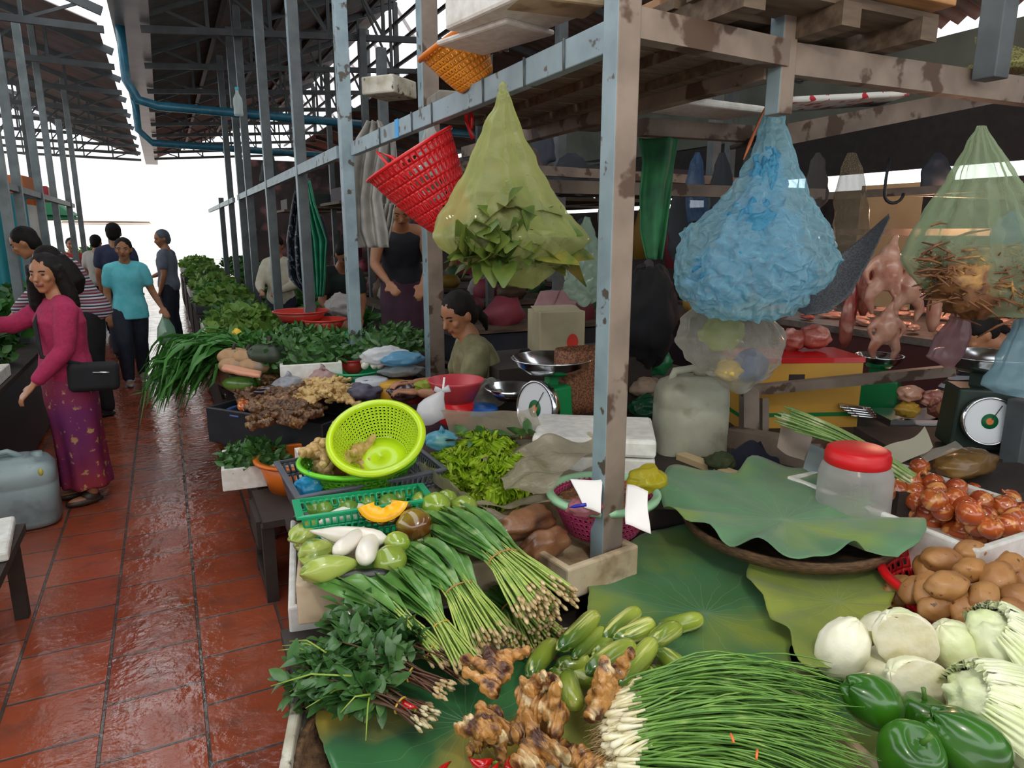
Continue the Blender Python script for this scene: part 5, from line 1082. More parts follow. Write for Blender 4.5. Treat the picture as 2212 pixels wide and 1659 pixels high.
# S hooks
def hook(label,px_,py_,D,s,mat=None,group='metal hooks'):
    c=at(px_,py_,D=D); pts=[c+RT*s*.0+UP*s*1.0,c+UP*s*.2-RT*s*.05]+[c+RT*s*(.32-.36*math.cos(t))+UP*s*(-.3-.36*math.sin(t)) for t in [i*math.pi/8 for i in range(9)]]
    g=G(); g.tube(pts,s*.06,6); obj('hook',g,mat or black,label=label,cat='hook',group=group)
hook('black hook on the thick corner post',1336,345,1.86,.05); hook('hook hanging near the cream wall',1915,400,4.2,.16); hook('rusty double hook under the shelf beam above the blue bag',1716,150,2.25,.06)
# red basket hanging on the rail
DRB=2.75; C=at(955,345,D=DRB); ax=((UP*.82-RT*.5)+FW*-.12).normalized(); mm=ax.to_track_quat('Z','Y').to_matrix().to_4x4(); s=mpp(C)
rb=roundbasket('hanging_basket',at(975,480,D=DRB)-ax*.0,.08,.185,.30,redp,'red plastic basket with strap handles hanging from the rail','basket',nu=44,nv=7,hole=.55,M_=mm,rim=.009)
for a,b,c in (((1022,300),(1004,222),(1018,278)),((880,395),(815,328),(862,352))):
    A=at(*a,D=DRB);B=at(*b,D=DRB);E_=at(*c,D=DRB); g=G(); g.tube([A,A*.5+B*.5-RT*.01,B,B*.5+E_*.5+RT*.015,E_],[.008,.008,.008,.008,.008],8); obj('strap_handle',g,redp,rb)
# other bags behind
hbag('hanging_bag','small clear bag hanging behind the red basket',[(262,922,935),(320,905,955),(380,890,975),(430,905,960)],3.4,film('clear2','dfe3e0',opac=.35,rough=.12,edge=.5),seed=12,depth=.4)
hbag('hanging_bag','pale green bag hanging left of the corner post, behind the yellow one',[(470,1262,1275),(520,1235,1290),(580,1218,1300),(640,1225,1298),(655,1245,1280)],2.9,film('pale_green_film','9fb8a8',opac=.6,rough=.15,edge=.3,sc=16,bump=.8),seed=13,depth=.5,crink=.02)
# shirt hanging on the rail end
shm=M('grey_cloth','b3aea6','9a958d',rough=.85,scale=12,bump=.2,bscale=60)
def cloth(label,pts,D,mat,seed=0,amp=.03,fr=3,name='shirt',cat='shirt',thick=.006,nu=26,nv=40,group=None,parent=None):
    """hanging cloth: rows (y, xl, xr) with vertical folds"""
    def ev(y):
        for a,b in zip(pts,pts[1:]):
            if a[0]<=y<=b[0]: t=(y-a[0])/(b[0]-a[0]); return a[1]+(b[1]-a[1])*t,a[2]+(b[2]-a[2])*t
        return pts[-1][1:]
    def fn(u,v):
        y=pts[0][0]+(pts[-1][0]-pts[0][0])*v; l,r=ev(y); p=at(l+(r-l)*u,y,D=D); return p+FW*(amp*math.sin(u*fr*6.28+seed+v*1.5)+amp*.6*mn.noise(Vector((u*5,v*3,seed))))
    g=G(); g.grid(fn,nu,nv); g2=[fn(u/(nu-1),v/(nv-1)) for v in range(nv) for u in range(nu)]
    o=obj(name,g,mat,parent,label=label,cat=cat,group=group); solid(o,thick); return o
sh=root('shirt',at(795,270,D=4.2),'light grey shirt hung over the end of the rail','shirt')
cloth(None,[(262,790,822),(300,765,838),(360,755,830),(430,750,822),(500,750,836),(535,768,838)],4.2,shm,1,cat=None,parent=sh,name='shirt_body',amp=.04); cloth(None,[(285,818,850),(340,822,856),(395,822,868),(435,822,862),(450,826,850)],4.35,shm,2,cat=None,parent=sh,name='sleeve')
cloth(None,[(440,826,855),(480,820,850),(525,822,838)],4.3,shm,5,cat=None,parent=sh,name='sleeve')
cloth('black rubbish bag hanging on the third post',[(385,642,668),(440,632,672),(520,622,676),(600,628,680),(635,660,678)],5.9,M('glossy_black_film','23262c','8a97a8',rough=.2,scale=30,lo=.55,hi=.7,bump=.8,bscale=30),3,name='hanging_bag',cat='bag',amp=.06)
cloth('green apron hanging beside the black bag',[(390,660,668),(440,662,680),(510,668,704),(520,668,708),(600,680,704),(640,684,700)],5.85,M('green_cloth','2f9a72','1f7a5a',rough=.5,scale=10),4,name='apron',cat='apron',amp=.05)
cloth('dark green cloth hanging right of the corner post',[(298,1380,1470),(350,1388,1460),(420,1384,1452),(500,1386,1440),(560,1400,1430)],2.9,M('dark_green_cloth','2f7a4a','1d5438',rough=.7,scale=8),6,name='apron',cat='cloth',amp=.03,fr=1.3)
# ------------------------------------------------------------------ on top of the shelf
sw_=root('overhead_shelf',(1.34,2.3,2.1),'wooden board shelf above the corner stall','shelf')
for i in range(8):
    y=1.62+i*.2; obj('board',G().box((1.345,y+.02,2.112),(.57,.185,.022)),wood,sw_)
for i in range(3): obj('batten',G().box((1.12+i*.22,2.3,2.085),(.05,1.5,.03)),wood,sw_)
A=at(1690,292,D=2.8); B=at(2140,205,D=3.25); sw_=root('overhead_shelf',(A+B)/2,'dark inner shelf with a heavy front beam over the meat stall side','shelf')
obj('front_beam',G().beam(A,B,.06,.08),rust,sw_); sheet('',[A+UP*.03,B+UP*.03,B+UP*.03+FW*.7,A+UP*.03+FW*.7],dwood,n=4,amp=.002,thick=.02,parent=sw_).name='shelf_board'
A=at(1385,275,D=3.0); B=at(1650,292,D=3.3); obj('inner_beam',G().beam(A,B,.06,.07),rust,label='short brown beam behind the corner post carrying foam lids',cat='beam')
bev(obj('raw_plank',G().box((1.66,1.46,2.29),(.8,.2,.14)),woodo,label='pale raw wooden crate board sticking out over the shelf at the top edge',cat='board'),.004)
pl_=root('wooden_pallet',(1.68,1.95,2.125),'brown wooden pallet on the shelf under the raw board','pallet')
for i in range(5): obj('pallet_board',G().box((1.68,1.5+i*.22,2.2),(.78,.17,.025)),wood,pl_)
for x in (1.34,1.68,2.0): obj('pallet_bearer',G().box((x,1.94,2.16),(.07,1.1,.06)),wood,pl_)
C=at(1450,30,D=2.1); bev(obj('wood_block',G().box(C,(.16,.09,.05)),M('brick_wood','a8805f','8f6748',rough=.8),label='short wooden block beside the top of the corner post',cat='block'),.004)
oy=M('orange_yellow_plastic','e8941a','d8841a',rough=.35,scale=4,coat=.1); C=at(1040,165,X=1.2); 
DS=2.45; C=at(1012,150,D=DS); ax=(UP*-.0+RT*-.5+FW*-.2+UP*.75).normalized()
roundbasket('yellow_basket',at(1030,178,D=DS),.065,.12,.17,oy,'orange-yellow perforated basket leaning on the shelf rail','basket',nu=36,nv=8,hole=.42,M_=ax.to_track_quat('Z','Y').to_matrix().to_4x4(),rim=.012,rimmat=M('orange_rim','d9761c',rough=.4))
def fbox(label,c1,c2,D1,D2,h,mat=foam,name='foam_box',cat='box',w=.25,group=None):
    A=at(*c1,D=D1);B=at(*c2,D=D2); d=(B-A); L=d.length; side=Vector((d.y,-d.x,0)).normalized(); m=frm((d.x,d.y,0),(0,0,1)); c=(A+B)/2+UP*h/2-side*-w/2
    return bev(obj(name,G().box(c,(L,w,h),M=m),mat,label=label,cat=cat,group=group),.01)
fbox('notched white foam box on the shelf above the rail',(1105,95),(1275,30),2.25,1.95,.11)
fbox('cream foam box on the shelf against the corner post',(1262,40),(1310,18),2.0,1.88,.12,foamd)
A=at(1045,130,D=2.35);B=at(1210,60,D=2.05); o=fbox('thin white foam lid leaning over the shelf rail',(1045,128),(1200,70),2.35,2.1,.018,w=.2)
cloth('checked dark cloth bundle on the shelf',[(38,1010,1090),(70,1030,1098),(105,1050,1095)],2.3,M('checked_cloth','4f5260','b9bcc6',rough=.8,scale=220,lo=.45,hi=.55),7,name='cloth_bundle',cat='cloth',amp=.05,thick=.02)
sheet('plastic_sheet',[at(965,75,D=2.9),at(1070,-5,D=2.6),at(1120,20,D=2.4),at(1010,95,D=2.6)],wb,n=30,amp=.06,sc=8,seed=11,label='white plastic sheet bunched on top of the shelf',cat='sheet')
# goods on the second shelf level
for i,(a,b,D1,D2,h,mt,l) in enumerate((((1250,250),(1455,235),2.9,3.1,.07,foamd,'cream foam tray on the inner beam, cut by the corner post'),((1400,262),(1560,245),3.0,3.2,.03,foam,'flat white foam lids stacked on the inner beam'),((1380,215),(1440,222),3.2,3.3,.06,M('salmon_plastic','c9584a'),'salmon pink plastic tub behind the cream tray'),((835,230),(900,205),4.3,4.2,.1,foamg,'grey foam box far back beside the thick post'),((925,300),(1290,255),3.6,3.9,.12,M('bundle_grey','8a8478','6f6a60',rough=.8),'grey bundle on the beam behind the yellow bag'))):
    fbox(l,a,b,D1,D2,h,mt)
A,B=at(1703,215,D=2.6),at(1965,200,D=2.9)
flo=M('floral_vinyl','e9e6dc','e9e6dc',rough=.35,scale=10,c3='c22a35',s3=22,lo3=.56,hi3=.58); sheet('table_cover',[A,B,B+FW*.25+UP*.0,A+FW*.25],flo,n=12,amp=.005,label='white vinyl cover with red flowers folded on the beam',cat='cover',thick=.02)
rattan=M('bamboo_weave','8f8a52','5f5a34',rough=.8,scale=120,lo=.45,hi=.55,bump=.4)
C=at(2200,130,D=2.8); ringtray2=obj('bamboo_tray',G().lathe([(.001,0),(.17,.0),(.19,.03),(.18,.032),(.165,.008),(.001,.008)],40,c=C,M=Matrix.Rotation(.5,4,'X')),rattan,label='round bamboo tray on top of the right beam',cat='tray')
C=at(2160,158,D=2.7); obj('bamboo_tray',G().lathe([(.001,0),(.1,.0),(.12,.03),(.11,.032),(.095,.008),(.001,.008)],40,c=C),rattan,label='smaller bamboo tray in front on the right beam',cat='tray')
# ================================================================== people
skinm=M('skin','b07a58','a06c4c',rough=.45,scale=6,sss=.08)
lipm=M('lips','7d4038',rough=.4); eyew=M('eye','1c1412',rough=.15); hairm=M('black_hair','0f0c0b','1c1613',rough=.6,scale=40,stretch=(6,6,1),bump=.3,spec=.2)
def loft(g,secs,n=24,mi=0):
    """secs: (centre, half width, half depth, side vector, front vector)"""
    vs=[];fs=[]
    for c,rx,ry,sx,fy in secs:
        for j in range(n):
            th=2*math.pi*j/n; vs.append(Vector(c)+sx*(math.cos(th)*rx)+fy*(math.sin(th)*ry))
    for i in range(len(secs)-1):
        for j in range(n): j2=(j+1)%n; fs.append((i*n+j,i*n+j2,(i+1)*n+j2,(i+1)*n+j))
    fs.append(tuple(range(n))[::-1]); fs.append(tuple((len(secs)-1)*n+j for j in range(n))); g.add(vs,fs,mi)
def limb(g,pts,rs,add=0,n=14):
    pts=[Vector(p) for p in pts]
    for i in range(len(pts)-1):
        a,b=pts[i],pts[i+1]; k=5; g.tube([a+(b-a)*j/k for j in range(k+1)],[(rs[i]+(rs[i+1]-rs[i])*j/k)*(1+.10*math.sin(math.pi*j/k))+add for j in range(k+1)],n)
    for p,r in zip(pts,rs): g.ell(p,r+add,n,9)
def person(label,pos,ang,h,J=None,look=None,hair='short',top=None,bottom=None,shoe=None,vox=.008,fat=1.0,group=None,hand=True,sit=False):
    k=h/1.6; f=Vector((math.sin(ang),math.cos(ang),0)); r=Vector((math.cos(ang),-math.sin(ang),0)); O=Vector(pos)
    W=lambda p:O+r*p[0]*k+f*p[1]*k+UP*p[2]*k
    j=dict(pel=(0,0,.88),wai=(0,0,1.0),che=(0,.0,1.2),nb=(0,-.01,1.33),nt=(0,.01,1.40),hd=(0,.03,1.49),sR=(.155,0,1.28),sL=(-.155,0,1.28),eR=(.2,-.02,1.03),eL=(-.2,-.02,1.03),wR=(.2,.05,.82),wL=(-.2,.05,.82),hR=(.08,0,.86),hL=(-.08,0,.86),kR=(.09,.02,.47),kL=(-.09,.02,.47),aR=(.09,-.03,.08),aL=(-.09,-.03,.08))
    if J: j.update(J)
    P={n_:W(p) for n_,p in j.items()}
    lk=(Vector(look).normalized() if look else f); hx=lk.cross(UP).normalized(); hu=hx.cross(lk); C=P['hd']
    HM=Matrix((hx,lk,hu)).transposed().to_4x4(); hp=lambda x,y,z:C+hx*x*k+lk*y*k+hu*z*k
    g=G()
    sp=[P['pel'],P['wai'],P['che'],P['nb']]
    def secs(add=0,lo=0):
        out=[]
        dat=[(P['pel']-(P['wai']-P['pel'])*.7,.12,.095),(P['pel'],.155*fat,.115*fat),(P['wai'],.125*fat,.095*fat),((P['wai']+P['che'])/2,.135*fat,.10*fat),(P['che'],.15*fat,.105*fat),((P['che']*.4+P['nb']*.6),.14,.085),(P['nb'],.075,.06)]
        sh=(P['sR']-P['sL']).normalized(); hpv=(P['hR']-P['hL']).normalized()
        for i,(c,a,b) in enumerate(dat):
            t=i/6; sx=(hpv*(1-t)+sh*t).normalized(); q0=dat[max(0,i-1)][0]; q1=dat[min(6,i+1)][0]; ax=(q1-q0).normalized(); sx=(sx-ax*sx.dot(ax)).normalized(); out.append((c,(a+add)*k,(b+add)*k,sx,ax.cross(sx)))
        return out[lo:]
    loft(g,secs())
    for s in 'RL':
        limb(g,[P['nb']*.7+P['s'+s]*.3,P['s'+s],P['e'+s],P['w'+s]],[.045*k,.05*k,.038*k,.024*k])
        limb(g,[P['h'+s],P['k'+s],P['a'+s]],[.085*k*fat,.055*k,.035*k])
        a=P['a'+s]; kd=(P['a'+s]-P['k'+s]).normalized(); g.ell(a+f*.055*k-UP*.045*k,(.035*k,.10*k,.03*k),12,8,M=frm(r,UP))
        if hand:
            w=P['w'+s]; d=(w-P['e'+s]).normalized(); sd=d.cross(f if abs(d.dot(f))<.9 else UP).normalized(); pn=sd.cross(d); 
            m=frm(d,pn); g.ell(w+d*.05*k,(.05*k,.038*k,.016*k),12,8,M=m)
            for i in range(4):
                b=w+d*.085*k+sd*(i-1.5)*.019*k; l=(.06,.072,.068,.05)[i]*k; g.tube([b-d*.02*k,b+d*l*.5,b+d*l*.85-pn*.012*k,b+d*l-pn*.03*k],[.0095*k,.009*k,.0085*k,.007*k],8)
            b=w+d*.03*k+sd*.035*k; g.tube([b-sd*.02*k,b+sd*.012*k+d*.02*k,b+sd*.02*k+d*.05*k],[.012*k,.0105*k,.008*k],8)
    limb(g,[P['nb'],P['nt']],[.056*k,.05*k])
    g.ell(C+hu*.02*k,(.076*k,.092*k,.098*k),24,16,M=HM); g.ell(hp(0,.028,-.045),(.056*k,.06*k,.062*k),20,12,M=HM); g.ell(hp(0,.055,-.09),(.028*k,.026*k,.02*k),12,8,M=HM)
    g.tube([hp(0,.085,.02),hp(0,.098,-.005),hp(0,.108,-.022),hp(0,.09,-.032)],[.008*k,.010*k,.014*k,.010*k],8)
    for s in (-1,1):
        g.ell(hp(s*.078,-.005,-.005),(.01*k,.018*k,.03*k),10,8,M=HM); g.ell(hp(s*.04,.065,-.02),(.024*k,.02*k,.02*k),10,8,M=HM)
    g.tube([hp(-.02,.083,-.055),hp(0,.09,-.056),hp(.02,.083,-.055)],[.006*k,.010*k,.006*k],8)
    def mf(c):
        v=c-C; x,y,z=v.dot(hx)/k,v.dot(lk)/k,v.dot(hu)/k
        return 1 if (abs(x)<.024 and y>.07 and -.066<z<-.047) else 0
    gb=fuse(g,vox,'person',[skinm,lipm],2,matfn=mf)
    R_=obj('person',gb,[skinm,lipm],label=label,cat='person',group=group)
    for s in (-1,1): obj('eye',G().ell(hp(s*.03,.078,.008),(.013*k,.008*k,.006*k),10,8,M=HM),eyew,R_)
    for s in (-1,1): obj('eyebrow',G().tube([hp(s*.015,.089,.026),hp(s*.03,.088,.031),hp(s*.048,.077,.027)],.0035*k,6),hairm,R_)
    gh=G(); gh.ell(C+hu*.038*k-lk*.016*k,(.086*k,.097*k,.093*k),20,14,M=HM); gh.ell(hp(0,-.05,-.01),(.075*k,.06*k,.08*k),16,10,M=HM)
    cut=None
    if hair=='long':
        for s in (-1,1):
            gh.tube([hp(s*.07,.0,.05),hp(s*.088,-.015,-.03),hp(s*.10,-.03,-.12),hp(s*.11,-.03,-.2),hp(s*.10,-.03,-.27)],[.04*k,.042*k,.05*k,.045*k,.02*k],10)
        gh.tube([hp(0,-.06,.0),hp(0,-.09,-.1),hp(0,-.10,-.2),hp(0,-.09,-.29)],[.08*k,.09*k,.09*k,.04*k],12)
    if hair=='tied':
        gh.ell(hp(0,-.115,-.03),(.035*k,.035*k,.035*k),12,8); gh.tube([hp(0,-.11,-.04),hp(.01,-.15,-.10),hp(.02,-.15,-.18)],[.03*k,.028*k,.01*k],8)
    gh=fuse(gh,vox*1.2,'hair',[hairm],2,disp=lambda v:.003*mn.noise(v*50))
    # keep the face free: push hair back off the face
    nv=[]
    for v in gh.v:
        v=Vector(v)-C; x,y,z=v.dot(hx)/k,v.dot(lk)/k,v.dot(hu)/k
        lim=.045 if hair!='long' else .05
        if z<.07 and y>lim-.3*max(0,.07-abs(x))*0+(z-.0)*.25: y=min(y,lim+max(0,z)*.35-.02*(z<0))
        nv.append(tuple(C+hx*x*k+lk*y*k+hu*z*k))
    gh.v=nv; obj('hair' if hair!='cap' else 'cap',gh,hairm if hair!='cap' else M('cap_cloth','4a5560'),R_)
    if top:
        g=G(); s_=secs(.024); 
        if top.get('hem'): # lengthen below the pelvis
            c,a,b,sx,fy=s_[0]; s_[0]=(c-(P['wai']-P['pel']).normalized()*top['hem']*k,a*1.25,b*1.25,sx,fy)
        c,a,b,sx,fy=s_[0]; s_[0]=(c,max(a,.15*k*fat),max(b,.12*k*fat),sx,fy); s_[-1]=(s_[-1][0],.08*k,.072*k,s_[-1][3],s_[-1][4])
        loft(g,s_)
        for s in 'RL':
            if top.get('sleeve','long')=='long': limb(g,[P['nb']*.6+P['s'+s]*.4,P['s'+s],P['e'+s],P['e'+s]*.12+P['w'+s]*.88],[.045*k,.05*k,.04*k,.03*k],.015*k)
            elif top['sleeve']=='short': limb(g,[P['nb']*.6+P['s'+s]*.4,P['s'+s],P['s'+s]*.4+P['e'+s]*.6],[.045*k,.05*k,.046*k],.016*k)
        g=fuse(g,vox*1.15,'top',top['mat'],3,disp=lambda v:.006*mn.noise(v*9)+.003*mn.noise(v*22)); obj(top.get('name','shirt'),g,top['mat'],R_)
    if bottom:
        g=G()
        if bottom['kind']=='skirt':
            pe=P['pel']; hem=(P['aR']+P['aL'])/2+UP*.03*k; wv=(P['hR']-P['hL']).normalized(); fv=UP.cross(wv)*-1
            loft(g,[(pe+UP*.13*k,.135*k*fat,.11*k*fat,wv,fv),(pe+UP*.02*k,.17*k*fat,.135*k*fat,wv,fv),(pe*.75+hem*.25,.18*k,.15*k,wv,fv),(pe*.5+hem*.5,.165*k,.14*k,wv,fv),(pe*.2+hem*.8,.155*k,.14*k,wv,fv),(hem,.165*k,.15*k,wv,fv)],30)
            dp=lambda v:.008*math.sin(math.atan2(v.y-pe.y,v.x-pe.x)*7+v.z*2)*min(1,max(0,(pe.z-v.z)*2))+.004*mn.noise(v*10)
        else:
            loft(g,secs(.012)[:2])
            for s in 'RL': limb(g,[P['h'+s],P['k'+s],P['a'+s]+UP*.02*k],[.088*k*fat,.065*k,.05*k],.012*k)
            dp=lambda v:.005*mn.noise(v*12)+.002*math.sin(v.z*60)*mn.noise(v*5)
        g=fuse(g,vox*1.2,'bottom',bottom['mat'],3,disp=dp); obj(bottom['kind'],g,bottom['mat'],R_)
    if shoe:
        for s in 'RL':
            a=P['a'+s]; g=G(); g.ell(a+f*.055*k-UP*.055*k,(.042*k,.115*k,.028*k),14,9,M=frm(r,UP)); g.ell(a+f*.02*k-UP*.035*k,(.04*k,.06*k,.045*k),12,8,M=frm(r,UP)); obj('shoe',g,shoe,R_)
    return R_,P,(hx,lk,hu,k)
A_=lambda deg:rad(deg)
pinkm=M('pink_knit','a8244f','93204a',rough=.85,scale=60,bump=.15)
def floral():
    m=M('floral_skirt','6a1f5a','8a2330',rough=.7,scale=3,c3='b08a5a',s3=26,lo3=.6,hi3=.66); return m
jackm=M('dark_jacket','1b2130','12161f',rough=.7,scale=6); denim=M('dark_jeans','1e2636','161c28',rough=.8,scale=20); blackc=M('black_cloth','15151a','0e0e12',rough=.8)
def stripes(name,cs,scale,axis='Z'):
    m,t,b=newmat(name); N=t.nodes; L=t.links; co=N.new('ShaderNodeTexCoord'); sp=N.new('ShaderNodeSeparateXYZ'); L.new(co.outputs['Object'],sp.inputs[0])
    mu=N.new('ShaderNodeMath'); mu.operation='MULTIPLY'; mu.inputs[1].default_value=scale; L.new(sp.outputs[axis],mu.inputs[0]); fr_=N.new('ShaderNodeMath'); fr_.operation='FRACT'; L.new(mu.outputs[0],fr_.inputs[0])
    cr=N.new('ShaderNodeValToRGB'); cr.color_ramp.interpolation='CONSTANT'; el=cr.color_ramp.elements; n=len(cs)
    el[0].position=0; el[0].color=hexc(cs[0]); el[1].position=1/n; el[1].color=hexc(cs[1])
    for i in range(2,n): e=el.new(i/n); e.color=hexc(cs[i])
    L.new(fr_.outputs[0],cr.inputs[0]); L.new(cr.outputs[0],b.inputs['Base Color']); b.inputs['Roughness'].default_value=.8; return m
strp=stripes('striped_shirt',['7a2430','c9c9cf','2a2a38','b9b9c2','7a2430','8a8a96'],13)
# woman in pink, reaching to the left stall
pf_=at(150,1085,z=0); PW,PP,PK=person('woman in a pink sweater and purple floral skirt reaching over the left stall',(pf_.x+.08,pf_.y,0),A_(-112),1.47,dict(eR=(.24,.2,1.17),wR=(.18,.42,1.2),sR=(.15,.02,1.27),sL=(-.155,.0,1.27),eL=(-.2,.05,1.04),wL=(-.18,.22,.86),hd=(0,.04,1.49)),look=(-.45,-.95,-.1),hair='long',fat=1.12,top=dict(mat=pinkm,sleeve='long',name='sweater'),bottom=dict(kind='skirt',mat=floral()),shoe=M('brown_sandal','3a2a22'),vox=.007)
g=G(); a,b=PP['sR']+UP*.05,PP['pel']; fwd=Vector((-1,-.3,0)).normalized(); sd=Vector((.3,-1,0)).normalized()
bp=PP['pel']+sd*.17+Vector((.1,0,-.02))
g.tube([PP['sR']+UP*.065,PP['che']+fwd*.13+sd*.06,PP['wai']+fwd*.13+sd*.12,bp+UP*.08+fwd*.06],[.012]*4,8); st_=obj('bag_strap',g,blackc)
g=G(); g.box(bp,(.26,.07,.17),M=frm(Vector((-1,-.1,.05)),(0,0,1))); hb=root('shoulder_bag',bp-UP*.09,'black shoulder bag worn by the woman in pink','bag'); bev(obj('bag_body',g,blackc,hb),.034,5); st_.parent=hb; st_.location=st_.location-hb.location; g=G(); g.tube([bp+sd*.04+UP*.03+RT*t for t in (-.08,0,.08)],.004,6); obj('zip',g,chrome,hb)
# person in dark jacket
v=at(215,935,z=0); person('person in a dark navy jacket standing behind the woman in pink',(v.x-.1,v.y-.35,0),A_(-95),1.5,dict(eR=(.2,.15,1.1),wR=(.16,.36,1.0),hd=(0,.05,1.48)),look=(-1,.2,-.35),hair='long',top=dict(mat=jackm,sleeve='long',name='jacket',hem=.12),bottom=dict(kind='trousers',mat=blackc),shoe=blackc,vox=.011)
# striped man bending
v=at(258,892,z=0); person('man in a red, white and black striped shirt bending over the left stall',(v.x-.12,v.y,0),A_(-95),1.68,dict(wai=(0,.04,1.02),che=(0,.14,1.21),nb=(0,.24,1.33),nt=(0,.31,1.38),hd=(0,.38,1.44),sR=(.16,.2,1.29),sL=(-.16,.2,1.29),eR=(.2,.34,1.08),eL=(-.2,.34,1.08),wR=(.16,.5,.92),wL=(-.16,.5,.92),pel=(0,-.02,.9)),look=(-1,.1,-.5),hair='short',top=dict(mat=strp,sleeve='long',hem=.0),bottom=dict(kind='trousers',mat=blackc),shoe=blackc,vox=.011,fat=1.0)
# woman in turquoise walking towards the camera
v=at(300,828,z=0); tq=M('turquoise_tshirt','74d4de','5cc4d0',rough=.75,scale=9,bump=.1)
_,tp,_k=person('woman in a turquoise t-shirt walking up the aisle with a green bag',(v.x,v.y,0),A_(172),1.53,dict(eL=(-.24,-.03,1.03),wL=(-.30,.12,.86),kR=(.1,.12,.48),aR=(.1,.1,.08),kL=(-.07,-.02,.47),aL=(-.08,-.18,.10),wR=(.2,.0,.8)),look=(-.1,-1,-.12),hair='tied',top=dict(mat=tq,sleeve='short',hem=.06,name='tshirt'),bottom=dict(kind='trousers',mat=denim),shoe=M('pale_shoe','8a8a90'),vox=.010)
w_=tp['wL']+Vector((.02,-.03,-.06)); gs_=film('green_carrier','a5d6b8',opac=.55,rough=.2,edge=.3)
g=G(); g.tube([w_,w_-UP*.06,w_-UP*.16,w_-UP*.28,w_-UP*.36],[.012,.035,.085,.10,.05],14); obj('carrier_bag',g,gs_,label='thin green carrier bag of vegetables held by the woman in turquoise',cat='bag')
obj('vegetables',G().ell(w_-UP*.28,(.07,.06,.07),14,9,nz=.5,ns=6),M('veg_green','6f8f3f','a5a860',scale=18),label='vegetables in the green carrier bag',cat='vegetables',kind='stuff')
person('man in a dark navy shirt walking away behind the woman in turquoise',(-.55,10.2,0),A_(5),1.7,top=dict(mat=M('navy_shirt','2d3450','252b44',rough=.8),sleeve='short'),bottom=dict(kind='trousers',mat=denim),shoe=blackc,vox=.014)
person('man in a grey shirt and dark cap standing by the leafy greens stall',(.02,10.8,0),A_(-70),1.62,dict(eR=(.2,.1,1.05),wR=(.15,.26,.98)),look=(-.9,-.3,-.2),hair='cap',top=dict(mat=M('grey_shirt','6f7684','626a78',rough=.8),sleeve='short'),bottom=dict(kind='trousers',mat=denim),shoe=blackc,vox=.014)
person('person in a red top far down the aisle',(-1.35,13.5,0),A_(160),1.5,look=(.2,-1,0),hair='tied',top=dict(mat=M('red_top','c23a3a',rough=.8),sleeve='short'),bottom=dict(kind='trousers',mat=denim),shoe=blackc,vox=.016)
person('distant shopper in a pale top beside the red one',(-.95,12.8,0),A_(20),1.55,hair='short',top=dict(mat=M('pale_top','b9b4ac',rough=.8),sleeve='short'),bottom=dict(kind='trousers',mat=denim),shoe=blackc,vox=.016)
person('shopper in dark clothes behind the left stall posts',(-1.95,9.5,0),A_(100),1.55,look=(1,-.2,-.2),hair='long',top=dict(mat=M('maroon_top','4a2630',rough=.8),sleeve='long'),bottom=dict(kind='trousers',mat=denim),shoe=blackc,vox=.014)
# vendors in the right row
v=at(582,560,Y=8.6); person('vendor in a cream shirt behind the stall posts',(v.x+.1,8.6,0),A_(-150),1.55,dict(eR=(.22,.08,1.04),wR=(.12,.28,.98),eL=(-.22,.08,1.04),wL=(-.12,.28,.98)),look=(-.5,-1,-.5),hair='short',top=dict(mat=M('cream_shirt','cfc8b4','bdb6a2',rough=.8),sleeve='long'),bottom=dict(kind='trousers',mat=denim),vox=.013)
v=at(868,600,Y=5.4); person('vendor in a black sleeveless top and maroon skirt, head hidden behind the hanging shirt',(v.x,5.4,.36),A_(-165),1.6,dict(wai=(0,.03,1.0),che=(0,.12,1.17),nb=(0,.2,1.27),nt=(0,.26,1.32),hd=(0,.3,1.40),sR=(.16,.16,1.24),sL=(-.16,.16,1.24),eR=(.21,.2,1.0),eL=(-.21,.2,1.0),wR=(.12,.38,.88),wL=(-.14,.36,.86)),look=(-.3,-1,-.8),hair='tied',top=dict(mat=M('black_top','1a1c24',rough=.8),sleeve='none',name='top'),bottom=dict(kind='skirt',mat=M('maroon_skirt','4a2a3c','3a2030',rough=.8,scale=8)),vox=.011)
obj('platform',G().box((v.x,5.4,.17),(.8,.6,.33)),dwood,label='low dark wooden platform under the vendor in black',cat='platform')
v=at(722,600,Y=6.6); person('vendor in a dark top leaning down left of the hanging shirt',(v.x,6.6,0),A_(170),1.58,dict(che=(0,.1,1.17),nb=(0,.17,1.28),nt=(0,.22,1.34),hd=(0,.27,1.42),sR=(.16,.14,1.24),sL=(-.16,.14,1.24),eR=(.2,.18,1.0),wR=(.1,.34,.85),eL=(-.2,.18,1.0),wL=(-.1,.34,.85)),look=(.1,-1,-.9),hair='tied',top=dict(mat=M('dark_green_top','22302c',rough=.8),sleeve='short',name='top'),bottom=dict(kind='trousers',mat=blackc),vox=.012)
